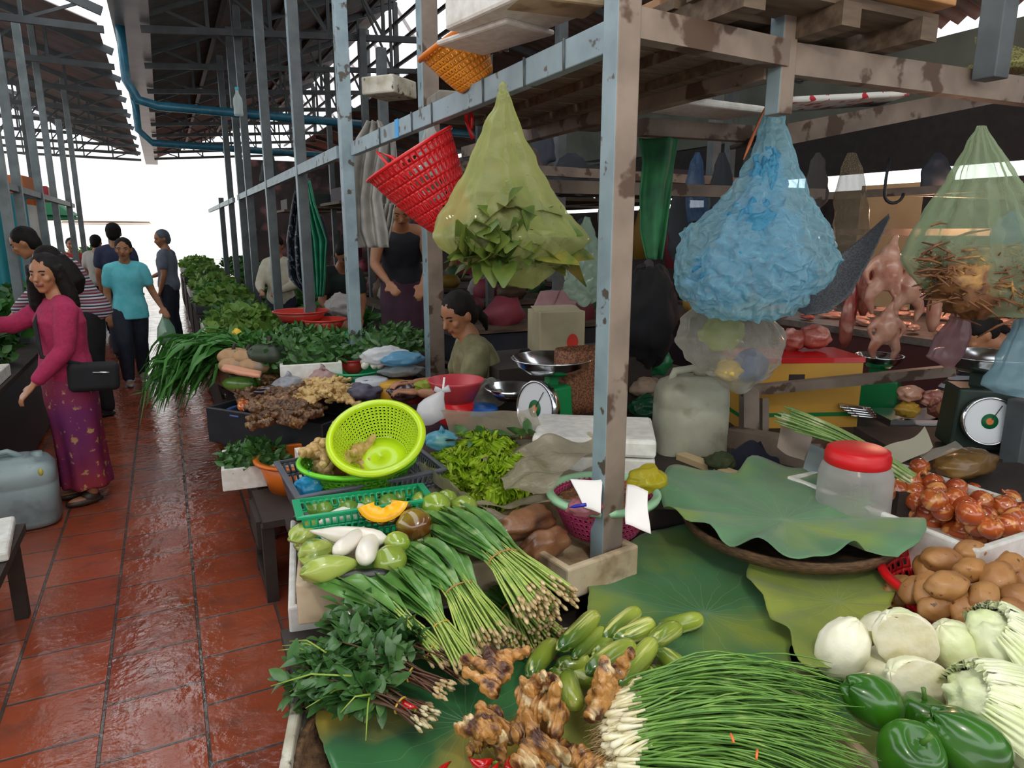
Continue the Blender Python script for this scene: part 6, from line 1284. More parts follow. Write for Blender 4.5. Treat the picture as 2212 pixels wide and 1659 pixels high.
# seated woman in olive
v=at(1040,810,D=3.55); ol=M('olive_blouse','8a8560','6a6546',rough=.8,scale=14,bump=.1)
s0=Vector((v.x,v.y,0)); zz=at(1018,682,D=3.55).z
sp_,spp,_=person('seated woman in an olive blouse with tied black hair, looking down to the left',(s0.x,s0.y,zz-1.02),A_(-78),1.5,dict(pel=(0,-.02,.52),wai=(0,.0,.64),che=(0,.03,.84),nb=(0,.06,.97),nt=(0,.085,1.03),hd=(0,.12,1.105),sR=(.15,.05,.92),sL=(-.15,.05,.92),eR=(.2,.12,.70),eL=(-.2,.12,.70),wR=(.13,.34,.72),wL=(-.13,.34,.72),hR=(.09,0,.5),hL=(-.09,0,.5),kR=(.11,.4,.5),kL=(-.11,.4,.5),aR=(.11,.4,.14),aL=(-.11,.4,.14)),look=(-.95,-.25,-.42),hair='tied',top=dict(mat=ol,sleeve='short',name='blouse'),bottom=dict(kind='trousers',mat=M('maroon_trousers','3a1a28',rough=.8)),vox=.007)
c=spp['pel']; st=root('stool',(c.x,c.y,0),'low dark stool under the seated woman','stool'); obj('seat',G().box((c.x,c.y,c.z-.14),(.34,.3,.04)),dwood,st)
for sx in (-.13,.13):
    for sy in (-.11,.11): obj('leg',G().box((c.x+sx,c.y+sy,(c.z-.16)/2),(.04,.04,c.z-.16)),dwood,st)
# butcher at the right edge, striped sleeve
v=at(2310,700,D=3.3); person('person in a black and white striped top at the meat stall, at the right edge',(v.x,v.y,0),A_(-60),1.5,dict(wai=(0,.06,.98),che=(0,.2,1.08),nb=(0,.32,1.14),nt=(0,.38,1.17),hd=(0,.45,1.2),sR=(.16,.26,1.12),sL=(-.16,.26,1.12),eR=(.22,.34,.92),wR=(.12,.5,.86),eL=(-.22,.34,.92),wL=(-.12,.5,.86)),look=(-.8,.3,-.6),hair='tied',top=dict(mat=stripes('bw_stripes',['1c1c22','a5a5ac'],28),sleeve='long'),bottom=dict(kind='trousers',mat=blackc),vox=.011)
GM=[M('goods_%d'%i,c,rough=.6,scale=9) for i,c in enumerate(['8a3a48','a8a098','6a2a34','3a5a3a','9a7a34','4a5468','9a948c','5a4430'])]
letd=leafmat('pale_lettuce','86a84a','6a9440',rough=.45,scale=12,tl=.25)
# ================================================================== second and further stalls on the right
def table(label,x0,x1,y0,y1,z,mat=dwood,skirt=False):
    R_=root('market_table',((x0+x1)/2,(y0+y1)/2,0),label,'table'); obj('table_top',G().box(((x0+x1)/2,(y0+y1)/2,z-.02),(x1-x0,y1-y0,.035)),mat,R_)
    for x in (x0+.05,x1-.05):
        for y in (y0+.05,y1-.05): obj('leg',G().box((x,y,(z-.04)/2),(.05,.05,z-.04)),mat,R_)
    if skirt: obj('front_panel',G().box((x0+.01,(y0+y1)/2,z*.5),(.02,y1-y0-.05,z*.75)),mat,R_)
    return R_
table('dark table under the black crate of roots',.32,1.5,3.62,4.6,.46,skirt=True)
crb=bev(obj('black_crate',G().add([],[]).box((0,0,0),(.01,.01,.01)),black),.001); bpy.data.objects.remove(crb)
RA,RB,RD=at(592,940,z=.66),at(800,868,z=.66),at(540,862,z=.66)
openbox('black_crate',[RA[:2],RB[:2],RD[:2]],.2,.02,black,z=.46,label='long black plastic crate heaped with brown roots and ginger',cat='crate')
C=at(556,885,z=.63); bs=root('basin',(C.x,C.y,.46),'shallow dark blue basin of red onions at the aisle side of the black crate','basin'); r=62*mpp(C)
obj('basin_body',G().lathe([(.001,.465),(r*.7,.46),(r,.63),(r*.96,.63),(r*.66,.47),(.001,.472)],40,c=(C.x,C.y,0)),M('dark_blue_plastic','28395a','202e4a',rough=.35),bs); obj('rim',G().lathe([(r*.95,.628),(r*1.05,.628),(r*1.05,.637),(r*.95,.637),(r*.95,.628)],40,c=(C.x,C.y,0)),M('blue_rim','4a64a0',rough=.3),bs)
q=random.Random(12); its=[]
for i in range(14):
    x=520+q.uniform(0,55); y=848+q.uniform(0,32); C=at(x,y,z=.67); its.append(inst(ons[i%3],'red_onion',Matrix.Translation(C)@Matrix.Rotation(q.uniform(.5,2),4,'X')@Matrix.Scale(.8,4),cat='onion',group='onions in the dark blue basin'))
bpy.context.view_layer.update(); rowlabels(its,'small coppery onion','dark blue basin',3)
galb=M('muddy_galangal','7a5636','4f3522',rough=.45,scale=24,c3='a8834f',s3=14,lo3=.58,hi3=.68,bump=.4,bscale=60,var=.15,coat=.15)
gmb=[]
for me in gm: m2=me.copy(); m2.materials.clear(); m2.materials.append(galb); gmb.append(m2)
its=[]
for i in range(46):
    x=q.uniform(535,690); y=q.uniform(825,925); 
    if y>850+ (x-535)*.0+60-(x-600)*.25: y-=25
    C=at(x,y,z=.68+ .06*math.exp(-((x-620)/60)**2)); its.append(inst(gmb[i%4],'galangal_root',Matrix.Translation(C)@Matrix.Rotation(q.uniform(0,6.3),4,'Z')@Matrix.Rotation(q.uniform(-.6,.6),4,'Y')@Matrix.Scale(q.uniform(.9,1.25),4),cat='root',group='muddy galangal roots in the black crate'))
bpy.context.view_layer.update(); rowlabels(its,'muddy galangal root','black crate',4)
its=[]
for i in range(34):
    x=q.uniform(640,752); y=q.uniform(825,872)-(x-640)*.08; C=at(x,y,z=.73+.05*math.exp(-((x-710)/40)**2)); its.append(inst(gi[i%3],'ginger_root',Matrix.Translation(C)@Matrix.Rotation(q.uniform(0,6.3),4,'Z')@Matrix.Rotation(q.uniform(-.6,.6),4,'Y')@Matrix.Scale(q.uniform(.8,1.15),4),cat='root',group='pale ginger roots in the black crate'))
bpy.context.view_layer.update(); rowlabels(its,'pale ginger root','right end of the black crate',3)
egm=M('dark_eggplant','2a1f2c','1c151f',rough=.2,coat=.5)
eg=gourd(.2,[.006,.02,.028,.032,.033,.03,.024,.012],16,bend=.06).mesh('eggplant',egm); place(eg,'eggplant',(548,848),(640,838),.74,ref=.2,fat=1,label='dark eggplant behind the onions in the blue basin',cat='eggplant')
lump('plastic_bag','silvery clear bag of goods behind the ginger',at(622,832,z=.76),(.09,.07,.05),film('silver_film','c9ccd4',opac=.7,rough=.12,edge=.2),51); lump('plastic_bag','white bag with red print behind the ginger',at(695,820,z=.78),(.08,.06,.06),film('white_red','e2d6d6',opac=.85,rough=.3,edge=.1,c2='b05050',sc=20),52)
# third stall: melons, pumpkin halves, drooping greens
table('dark table with cut melons and tan pumpkins beyond the black crate',.25,1.9,4.72,6.1,.62,skirt=True)
openbox('foam_box',[at(470,818,z=.74)[:2],at(700,790,z=.74)[:2],at(465,770,z=.74)[:2]],.1,.02,foamd,z=.62,label='worn foam box of cut green melons beside the aisle',cat='box')
mel=M('green_melon','4f7a2a','6a8f3a',rough=.3,scale=5,coat=.3,c3='2f5a1c',s3=12); mg=gourd(.26,[.01,.045,.055,.06,.06,.058,.05,.02],20,nz=.04).mesh('melon',mel)
place(mg,'melon',(480,828),(555,830),.72,ref=.26,fat=.75,label='green melon lying at the aisle end of the worn foam box',cat='melon',group='green melons'); place(mg,'melon',(545,822),(620,818),.73,ref=.26,fat=.75,label='green melon wrapped beside the first one in the worn foam box',cat='melon',group='green melons')
sheet('banana_leaf',[at(480,800,z=.86),at(560,812,z=.86),at(565,803,z=.86),at(485,790,z=.87)],M('salmon_cut','d99a7a'),n=8,amp=.01,label='salmon coloured cut face of a melon slice',cat='slice',thick=.02); bpy.data.objects['banana_leaf'].name='melon_slice'
tanp=M('tan_pumpkin','b58f68','9c7650',rough=.5,scale=7,c3='8a8078',s3=5)
def pumpk(seed):
    g=G(); n,m_=40,16; vs=[];fs=[]
    for i in range(m_+1):
        ph=-math.pi/2+math.pi*i/m_
        for j in range(n):
            th=2*math.pi*j/n; k=(1-.08*abs(math.sin(th*5)))*math.cos(ph); vs.append((.11*k*math.cos(th),.11*k*math.sin(th),.065*math.sin(ph)*(1-.3*math.exp(-(math.cos(ph)*3)**2))))
    for i in range(m_):
        for j in range(n): j2=(j+1)%n; fs.append((i*n+j,i*n+j2,(i+1)*n+j2,(i+1)*n+j))
    return g.add(vs,fs).mesh('pumpkin',tanp)
pk_=pumpk(1); pks=G().tube([(0,0,.03),(.005,0,.07),(.015,0,.09)],[.016,.011,.013],8).mesh('stem',dwood)
for i,(x,y,z,l) in enumerate(((508,788,.84,'tan pumpkin nearest the aisle'),(550,790,.84,'tan pumpkin right of the first one'),(505,770,.88,'greyish tan pumpkin behind, nearest the drooping greens'),(536,772,.88,'greyish pumpkin behind the two tan ones'))):
    o=inst(pk_,'pumpkin',Matrix.Translation(at(x,y,z=z))@Matrix.Scale(.85,4),label=l,cat='pumpkin',group='whole tan pumpkins'); s_=bpy.data.objects.new('stem',pks); col.objects.link(s_); s_.parent=o
dkg=M('dark_green_pumpkin','34402c','2a3424',rough=.5,scale=8); pk2=pk_.copy(); pk2.materials.clear(); pk2.materials.append(dkg); o=inst(pk2,'pumpkin',Matrix.Translation(at(580,765,z=.90))@Matrix.Scale(1.15,4),label='large dark green pumpkin between the tan ones and the leafy tray',cat='pumpkin')
s_=bpy.data.objects.new('stem',pks); col.objects.link(s_); s_.parent=o
long_=leafmat('long_green_leaf','3f7a34','4f8a3c',rough=.4,scale=12,tl=.25)
def droop(label,c0,dir_,n,L,seed,mat,W=.03):
    q=random.Random(seed); g=G(); c0=Vector(c0)
    for i in range(n):
        p=c0+Vector((q.uniform(-.12,.12),q.uniform(-.25,.25),q.uniform(0,.14))); d=(Vector(dir_)+Vector((q.uniform(-.2,.2),q.uniform(-.5,.5),q.uniform(.1,.6)))).normalized(); l=L*q.uniform(.6,1.1)
        pts=[p+d*l*t+Vector((0,0,-1.0*l*t*t*q.uniform(.7,1.2))) for t in [j/6 for j in range(7)]]; w=W*q.uniform(.7,1.3); ribbon(g,pts,[w*.3,w*.6,w,w*1.1,w,w*.6,.002],nrm=Vector((q.uniform(-.5,.5),q.uniform(-.5,.5),1)))
    return obj('leafy_bundle',g,mat,label=label,cat='greens',kind='stuff')
C=at(455,760,z=.85); droop('big bundle of long green leaves drooping over the aisle edge',(C.x+.05,C.y,.78),(-1,-.25,.25),420,.42,3,long_); C=at(500,745,z=.88); greens('heap of green leaves behind the tan pumpkins',(C.x,C.y+.2,.80),(.35,.3,.12),500,.07,long_,61)
openbox('foam_box',[at(605,790,z=.86)[:2],at(740,782,z=.86)[:2],at(600,765,z=.86)[:2]],.1,.02,foam,z=.76,label='white foam tray under the dark parsley greens',cat='box')
C=at(655,755,z=.9); greens('dark green curly herbs heaped on the white foam tray',(C.x,C.y,.84),(.36,.26,.2),700,.055,herb2,62); C=at(830,715,z=1.0); greens('dark feathery greens right of the thick inner post',(C.x,C.y,.88),(.3,.22,.16),520,.05,herb,63)
obj('crate_stand',G().box((at(655,770,z=.75).x+.02,at(655,770,z=.75).y,.69),(.5,.35,.13)),black,label='black crate under the white foam tray of herbs',cat='crate')
# further stalls
for k,(y0,z,lab) in enumerate(((6.6,.72,'fourth'),(8.8,.78,'fifth'),(11,.8,'sixth'),(13.4,.85,'seventh'),(16,.9,'eighth'))):
    table('dark stall table, %s one along the right row'%lab,.28,2.1,y0,y0+1.7,z-.12,skirt=True)
    openbox('foam_box',[(.27,y0+.1),(.27,y0+1.4),(.95,y0+.1)],.09,.02,foam if k%2==0 else black,z=z-.12,label='shallow tray of greens at the aisle edge of the %s stall'%lab,cat='box')
    greens('pale green lettuce heap on the %s stall by the aisle'%lab,(.62,y0+.45,z-.04),(.33,.34,.2),520,.09,letd if 'letd' in globals() else herb2,70+k,asp=.8)
    greens('dark herbs heap on the %s stall'%lab,(.62,y0+1.1,z-.04),(.33,.3,.22),420,.07,[herb2,long_,herb][k%3],80+k)
    greens('mixed greens inner side of the %s stall'%lab,(1.5,y0+.6,z-.04),(.45,.5,.22),420,.09,[long_,herb2,herb][k%3],90+k)
ylf=M('yellow_slice','e8c23a'); C=at(512,722,z=.92); obj('pumpkin_slice',G().ell(C,(.035,.02,.04),12,8,nz=.3),ylf,label='small yellow pumpkin piece on top of the green heap',cat='pumpkin')
bowls=((700,690,.95,.16,'c23a2e','orange red basin on the inner stall left of the thick post'),(650,672,1.0,.2,'b8392e','red basin further back behind the posts'),(748,722,.9,.13,'1f8a5a','green basin under the red one'),(768,800,.80,.15,'2aa06a','green bowl with white garlic beside the thick post'),(760,775,.84,.1,'c8352b','red tub of goods by the thick post'))
for i,(x,y,z,r,c_,l) in enumerate(bowls):
    C=at(x,y,z=z); m_=M('bowl_%d'%i,c_,rough=.35); obj('crate_stand',G().box((C.x,C.y,(z-.085)/2),(r*1.3,r*1.3,z-.085)),black,label='dark crate under the '+l,cat='crate'); b_=root('basin',(C.x,C.y,z-.08),l,'basin'); obj('basin_body',G().lathe([(.001,z-.08),(r*.7,z-.08),(r,z),(r*.95,z),(r*.66,z-.07),(.001,z-.072)],36,c=(C.x,C.y,0)),m_,b_); obj('rim',G().lathe([(r*.96,z-.004),(r*1.07,z-.004),(r*1.07,z+.006),(r*.96,z+.006),(r*.96,z-.004)],36,c=(C.x,C.y,0)),m_,b_)
# inner counter with jars, bags and bowls around the seated woman
table('long dark inner counter carrying jars, bags and bowls',1.55,3.4,3.1,4.9,.62)
gar=M('garlic','e0d8c8',rough=.5,var=.06); gme=G().ell((0,0,0),(.022,.022,.02),12,8,nz=.15).mesh('garlic',gar)
its=[]
for i in range(16): C=at(q.uniform(785,825),q.uniform(772,792),z=.84); its.append(inst(gme,'garlic_bulb',Matrix.Translation(C)@Matrix.Rotation(i,4,'X'),cat='garlic',group='garlic bulbs beside the thick inner post'))
bpy.context.view_layer.update(); rowlabels(its,'garlic bulb','beside the thick inner post',2)
def jar(label,px_,py_,z,r,h,cbody,clid,group=None):
    C=at(px_,py_,z=z); R_=root('jar',(C.x,C.y,z),label,'jar',group); obj('jar_body',G().lathe([(.001,z),(r*.95,z),(r,z+.01),(r,z+h*.85),(r*.85,z+h)],28,c=(C.x,C.y,0)),cbody,R_); obj('jar_lid',G().lathe([(r*1.03,z+h*.9),(r*1.03,z+h*1.08),(r*.9,z+h*1.12),(.001,z+h*1.12)],28,c=(C.x,C.y,0)),clid,R_)
amb=M('amber_plastic','b5821e','a37418',rough=.3); ylid=M('ochre_lid','c9961e',rough=.4); rlid=redp
jar('amber tub with an ochre lid behind the colander',850,872,.70,.075,.11,amb,ylid); jar('red lidded tub right of the amber one',893,868,.70,.06,.10,M('dark_red','8a1f1f'),rlid)
jar('grey plastic tub left of the amber one',805,870,.70,.085,.12,M('grey_tub','6a6d74','585b62'),M('white_lid','b9bcc0'))
jar('glass jar with a pinkish red lid in front of the seated woman',985,890,.72,.085,.15,film('jar_glass','a8a898',opac=.5,rough=.15,edge=.4),M('pink_red_lid','d8525a',rough=.35))
C=at(985,822,z=.98); b_=root('basin',(C.x,C.y,.9),'pinkish red basin in front of the seated woman','basin'); r=62*mpp(C); obj('basin_body',G().lathe([(.001,.89),(r*.6,.89),(r*.95,.975),(r,.985),(r*.95,.985),(r*.6,.9),(.001,.9)],40,c=(C.x,C.y,0)),M('pinkish_red','cf4a52','c24048',rough=.35),b_)
obj('stack_base',G().lathe([(.001,.80),(r*.6,.80),(r*.62,.89),(.001,.89)],30,c=(C.x,C.y,0)),redp,b_)
for i,(x,y,z,rr,mt,l) in enumerate(((830,768,.93,(.13,.08,.05),wb,'white plastic bag on the counter right of the thick post'),(868,775,.92,(.12,.08,.04),film('blue_white','7ab8d8',opac=.8,rough=.2,edge=.1),'blue and white plastic bag on the counter'),(868,800,.86,(.12,.08,.03),film('grey_bagf','9aa0a0',opac=.75,rough=.15,edge=.2),'grey clear bag of dried goods on the counter'),(875,845,.80,(.09,.07,.05),M('dates_brown','3a2a2a','5a4040',rough=.25,scale=30,coat=.5),'bag of dark dates in front of the amber tub'),(1045,850,.86,(.11,.09,.07),film('crumple_clear','a8a49c',opac=.6,rough=.1,edge=.35,bump=1),'crumpled clear bag beside the pinkish red basin'),(920,832,.84,(.06,.05,.03),film('yellow_green2','b5c24a',opac=.8,rough=.3,edge=.1),'yellow-green packet beside the thick post'),(790,845,.78,(.1,.07,.05),M('purple_grey','4a4656',rough=.5),'dark purple-grey bundle behind the colander'),(1415,780,.9,(.10,.08,.08),film('green_shine','3fae74',opac=.8,rough=.12,edge=.2),'shiny green plastic bag left of the jerrycan'),(1395,835,.8,(.09,.08,.05),M('beige_paper','a8907a',rough=.8),'beige paper bundle under the green bag'),(1400,880,.74,(.1,.08,.06),film('dark_green_f','2a6a48',opac=.8,rough=.2,edge=.1),'dark green bag under the beige bundle'),(740,660,1.0,(.14,.1,.1),film('white_sack','cfc9c4',opac=.9,rough=.3,edge=.1),'white sack handled by the vendors'),(1395,690,1.15,(.16,.14,.28),blackc,'large black bundle standing right of the corner post'),(1160,780,.92,(.12,.1,.07),M('black_bag','101014',rough=.3),'black bag behind the scale pan'),(1240,770,.95,(.12,.1,.07),M('black_bag2','121216',rough=.35),'black bag behind the scale, against the post'))):
    lump('bundle' if 'bundle' in l else 'sack' if 'sack' in l else 'packet' if 'packet' in l else 'plastic_bag',l,at(x,y,z=z),rr,mt,100+i,cat='bag',knot=False)
C=at(1030,885,z=.84); obj('blue_lid',G().lathe([(.001,-.02),(.075,-.02),(.095,.0),(.09,.012),(.04,.014),(.03,.022),(.001,.022)],36,c=C),M('bright_blue','2a6ac2',rough=.35),label='blue plastic lid in front of the scale dial',cat='lid')
C=at(1105,835,z=.92); obj('steel_bowl',G().lathe([(.001,-.06),(.07,-.055),(.12,.0),(.125,.0),(.075,-.05),(.001,-.052)],36,c=C),chrome,label='steel bowl behind the white scale dial',cat='bowl')
# cardboard box
cbm=M('white_card','b5a98a','a3987a',rough=.8,scale=6); C=at(1200,758,D=3.7); cbx=root('cardboard_box',C,'pale cardboard box with a red oval print behind the scale','box'); m_=frm(RT*.95+FW*.3,(0,0,1))
bev(obj('box_body',G().box(C+UP*.11,(.25,.2,.22),M=m_),cbm,cbx),.005); obj('flap',G().box(C+UP*.225+RT*-.0,(.25,.1,.004),M=m_@Matrix.Rotation(.25,4,'X')),cbm,cbx)
obj('print',G().lathe([(.032,.0),(.001,.001)],24,sy=1.35,M=(m_@Matrix.Rotation(math.pi/2,4,'X')),c=C+UP*.06+m_@Vector((.055,-.101,0))),M('red_print','c8301e'),cbx)
obj('counter_block',G().box((C.x,C.y,C.z/2-.01),(.9,.5,C.z-.02)),dwood,label='dark counter under the pale cardboard box',cat='counter')
wv=M('woven_brown','8a5a3a','5a3422',rough=.7,scale=130,lo=.46,hi=.54); C=at(1250,885,D=3.0); obj('woven_bag',G().lathe([(.001,0),(.95,0),(1,.05),(.95,.26),(.9,.27),(.88,.2),(.001,.2)],30,sx=.11,sy=.07,sup=4,c=C),wv,label='brown woven bag right of the green scale',cat='bag')
for i,(x,y,l) in enumerate(((1165,655,'folded printed packet on the cardboard box, left'),(1210,650,'folded printed packet on the cardboard box, right'))): sheet('packet',[at(x-25,y+22,D=3.7),at(x+30,y+18,D=3.7),at(x+45,y-25,D=3.8),at(x,y-22,D=3.8)],film('printed_pack%d'%i,'c9b9b9',opac=.9,c2='b04a52',sc=12,edge=.1),n=10,amp=.02,seed=i,label=l,cat='packet',thick=.01)
# yellow box with red edge, stand and rail
yb=M('yellow_box','d9a648','cf9a3c',rough=.5,scale=4); Yb=at(1690,965,D=3.6); b_=root('yellow_box',Yb,'yellow box with a red top edge and a green stripe behind the wooden rail','box')
m_=frm(RT*1.0+FW*.06,(0,0,1)); w_=250*3.6/F; h_=205*3.6/F; bev(obj('box_body',G().box(Yb+UP*h_/2,(w_,.3,h_),M=m_),yb,b_),.006)
obj('red_edge',G().box(Yb+UP*(h_-.01),(w_*1.01,.31,.025),M=m_),redp,b_); obj('green_stripe',G().box(Yb+UP*h_*.43,(w_*1.005,.305,.02),M=m_),M('green_stripe','1f7a3a'),b_); obj('hand_hole',G().box(Yb+UP*h_*.78-RT*.03,(.08,.304,.06),M=m_),dwood,b_)
bpy.data.objects['yellow_box'].name='storage_box'
obj('counter_block',G().box((Yb.x,Yb.y,Yb.z/2-.01),(1.2,.5,Yb.z-.02),M=m_),dwood,label='dark counter under the yellow box',cat='counter')
meat=M('raw_meat','b56a5a','9c4a40',rough=.3,scale=14,c3='dca898',s3=9,coat=.4,var=.15); fat_=M('pale_meat','d9a890','c98f78',rough=.3,scale=12,coat=.4,c3='b5705a',s3=8,var=.1)
for i,(x,y,r,l) in enumerate(((1760,728,(.09,.07,.06),'large pink piece of meat on the yellow box'),(1712,735,(.06,.06,.06),'smaller pink piece of meat on the yellow box'))): lump('meat_piece',l,at(x,y,D=3.55),r,meat,60+i,nz=.3,cat='meat',knot=False,group='meat on the yellow box')
st=root('rail_stand',at(1615,960,D=3.2),'brown wooden stand with a long rail in front of the yellow box','stand'); g=G(); g.beam(at(1618,930,D=3.2),at(1618,835,D=3.2),.07,.07); obj('upright',g,rust,st)
g=G(); g.beam(at(1600,845,D=3.2),at(2060,800,D=3.05),.045,.045); obj('rail',g,rust,st); g=G(); g.beam(at(1650,930,D=3.25),at(1650,860,D=3.25),.03,.05); obj('upright',g,rust,st)
g=G(); g.beam(at(1575,950,D=3.1),at(1780,985,D=2.8),.09,.11); obj('base_beam',g,rust,st); g=G(); g.beam(at(1600,960,D=3.1),at(1600,960,D=3.1)*Vector((1,1,0)) if False else Vector((at(1600,960,D=3.1).x,at(1600,960,D=3.1).y,.0)),.08,.08); obj('leg',g,rust,st); p_=at(1770,985,D=2.8); obj('leg',G().beam(p_,(p_.x,p_.y,0),.08,.08),rust,st)
cloth_n=M('navy_cloth','14182a','0f1220',rough=.9); sheet('navy_cloth',[at(1555,980,z=.78),at(1640,950,z=.84),at(1690,1010,z=.74),at(1580,1030,z=.72)],cloth_n,n=24,amp=.05,sc=9,dome=.05,label='navy blue cloth crumpled behind the lotus leaf',cat='cloth',thick=.01)
lump('moss_clump','dark green clump of herbs right of the jerrycan',at(1555,1000,z=.76),(.06,.05,.04),M('dark_moss','3a4420','2a3418',rough=.8,scale=40,bump=.8),71,cat='greens',knot=False)
bev(obj('plank',G().beam(at(1470,985,z=.74),at(1590,1030,z=.74),.05,.03),M('cream_wood','cdb48a',rough=.7),label='cream wooden plank edge in front of the jerrycan',cat='plank'),.003)
table('dark table in the middle behind the lotus leaves',1.95,3.3,1.75,2.7,.66)
# scallion bundle
lg2=leafmat('leek_stalk','6d8f4a','8aa35c',rough=.45,scale=12,tl=.1,c3='c9cfa0',s3=14)
A=at(1960,1030,z=.87);B=at(1700,900,z=1.0); S=strands(A,B,60,.03,.06,.035,.4,.02,77,k=8,wob=.002); R_=root('leek_bundle',((A+B)/2).to_tuple(),'bundle of long green stalks lying behind the red lidded jar','vegetable bundle'); g=G()
for p in S: g.tube(p,[.004]*7+[.003],5)
obj('stalks',g,lg2,R_)
sheet('plastic_sheet',[at(1690,890,z=1.0),at(1760,900,z=.95),at(1740,1000,z=.85),at(1680,960,z=.9)],film('pinkish_sheet','c9b5a8',opac=.7,rough=.3,edge=.2),n=16,amp=.03,seed=21,label='pinkish plastic under the bundle of green stalks',cat='sheet')
sheet('plastic_sheet',[at(1745,960,z=.9),at(1800,985,z=.86),at(1790,1035,z=.8),at(1735,1010,z=.82)],film('pale_blue_sheet','a8bcc4',opac=.7,rough=.25,edge=.2),n=16,amp=.03,seed=22,label='pale blue plastic left of the red lidded jar',cat='sheet')
# dark scale at the right
C=at(2100,960,D=2.75); dg=M('dark_scale_green','1f3328','16261e',rough=.5); scale('dark green kitchen scale with a silvery dial at the right',C,.24,.2,dg,(-.6,-.75,0),.085,.17)
obj('counter_block',G().box((C.x+.05,C.y+.05,C.z/2-.005),(.7,.45,C.z-.01),M=frm(RT,(0,0,1))),dwood,label='dark counter under the dark green scale',cat='counter')
bz=M('bronze_cloth','7a5a28','5a401c',rough=.35,scale=5,coat=.2); C=at(2085,1000,D=2.35); lump('cushion','shiny brown wrapped bundle behind the onion box',C,(.14,.07,.045),bz,91,nz=.3,cat='bundle',knot=False)
obj('counter_block',G().box((C.x,C.y,(C.z-.05)/2),(.6,.3,C.z-.05),M=frm(RT,(0,0,1))),dwood,label='dark counter under the brown wrapped bundle',cat='counter')
sheet('paper',[at(1900,975,z=.92),at(1990,925,z=.98),at(2010,960,z=.94),at(1930,1010,z=.88)],M('grey_paper','8f8a78',rough=.8),n=14,amp=.03,seed=24,label='crumpled grey paper behind the onions',cat='paper'); sheet('plastic_sheet',[at(1985,985,z=.9),at(2060,955,z=.95),at(2080,975,z=.93),at(2000,1010,z=.88)],cf,n=14,amp=.03,seed=25,label='clear plastic in front of the brown bundle',cat='sheet')
p=at(2188,1000,D=2.6); post((p.x,p.y),1.0,.07,name='steel_post',mats=[dsteel,dsteel],label='short grey post at the right edge behind the onions',cat='post')
# ------------------------------------------------------------------ meat stall
mt_=root('meat_counter',(5.2,3.3,0),'long counter of the meat stall','counter'); obj('counter_top',G().box((5.3,3.6,.88),(1.6,3.0,.05)),M('steel_top','8a8078','6a6058',rough=.35,metal=.4),mt_); obj('counter_front',G().box((4.55,3.6,.43),(.05,2.9,.85)),M('dark_red_panel','4a1c18',rough=.6),mt_); obj('counter_side',G().box((5.3,2.15,.43),(1.5,.05,.85)),dwood,mt_)
q=random.Random(44); its=[]
for i in range(64):
    x=4.6+q.random()*1.2; y=2.3+q.random()*2.4; s=q.uniform(.6,1.2); g=None
    o=inst(tm_ if False else (ME1 if i%2 else ME2) if 'ME1' in globals() else tm_,'meat_piece',Matrix.Translation((x,y,.93+.03*q.random()))@Matrix.Rotation(q.uniform(0,6),4,'Z')@Matrix.Diagonal((s,s*.8,s*.6,1)),cat='meat',group='meat laid out on the counter'); o['label']='piece of raw meat on the meat stall counter'; its.append(o)
    o.data=o.data
me1=tm_.copy(); me1.materials.clear(); me1.materials.append(meat); me2=tm_.copy(); me2.materials.clear(); me2.materials.append(fat_)
for i,o in enumerate(its): o.data=me2 if i%3 else me1
# hanging chickens
def chicken(label,px_,py_,D,s=1,group='plucked chickens on hooks'):
    C=at(px_,py_,D=D); g=G(); g.ell(C,(.075*s,.07*s,.11*s),18,12); g.ell(C+UP*.08*s,(.05*s,.05*s,.06*s),12,8)
    for sd in (-1,1):
        limb(g,[C+RT*sd*.04*s-UP*.06*s,C+RT*sd*.085*s-UP*.14*s,C+RT*sd*.06*s-UP*.22*s],[.042*s,.028*s,.012*s]); limb(g,[C+RT*sd*.06*s+UP*.06*s,C+RT*sd*.12*s+UP*.0*s,C+RT*sd*.10*s-UP*.06*s],[.025*s,.018*s,.01*s])
    limb(g,[C+UP*.1*s,C+UP*.17*s+RT*.02*s],[.03*s,.018*s]); g=fuse(g,.009,'c',[fat_],2,disp=lambda v:.004*mn.noise(v*25)); return obj('chicken',g,[fat_],label=label,cat='chicken',group=group)
chicken('plucked chicken hanging left of the dried stalk bag',1918,585,4.0,1.1); chicken('plucked chicken hanging half behind the dried stalk bag',1965,620,4.0,.9); chicken('plucked chicken hanging low, yellow at the top',1915,710,3.8,.8); chicken('plucked chicken hanging furthest left by the mesh bag',1850,590,4.5,.9)
red_=M('liver_red','7a1f1c','8f2a24',rough=.25,coat=.5); 
for i,(x,y,l,mt) in enumerate(((1838,650,'dark red meat strip hanging by the mesh bag',red_),(1870,620,'red meat strip hanging beside the cream wall',meat),(2085,680,'red meat strip behind the cone shaped bag',red_),(2020,655,'orange red piece hanging behind the dried stalks',fat_),(1830,690,'brown meat strip hanging low by the mesh bag',meat))):
    C=at(x,y,D=4.1); obj('meat_strip',G().tube([C+UP*.16,C+UP*.08,C-UP*.02,C-UP*.12,C-UP*.17],[.012,.03,.042,.035,.015],12),mt,label=l,cat='meat',group='meat strips on hooks')
g=G(); g.beam((4.4,2.4,1.86),(4.4,5.0,1.86),.05,.05); g.beam((4.4,3.1,1.86),(6.9,3.1,1.86),.05,.05); g.beam((5.2,2.4,1.6),(5.2,5.4,1.6),.03,.05); obj('hanging_rail',g,rust,label='rusty rails with hooks over the meat stall',cat='rail')
tr=root('meat_tray',at(2000,890,D=3.6),'metal tray of offal beside the dark scale','tray'); C=at(2000,900,D=3.6); obj('tray_body',G().box(C,(.5,.25,.03),M=frm(RT,(0,0,1))),chrome,tr)
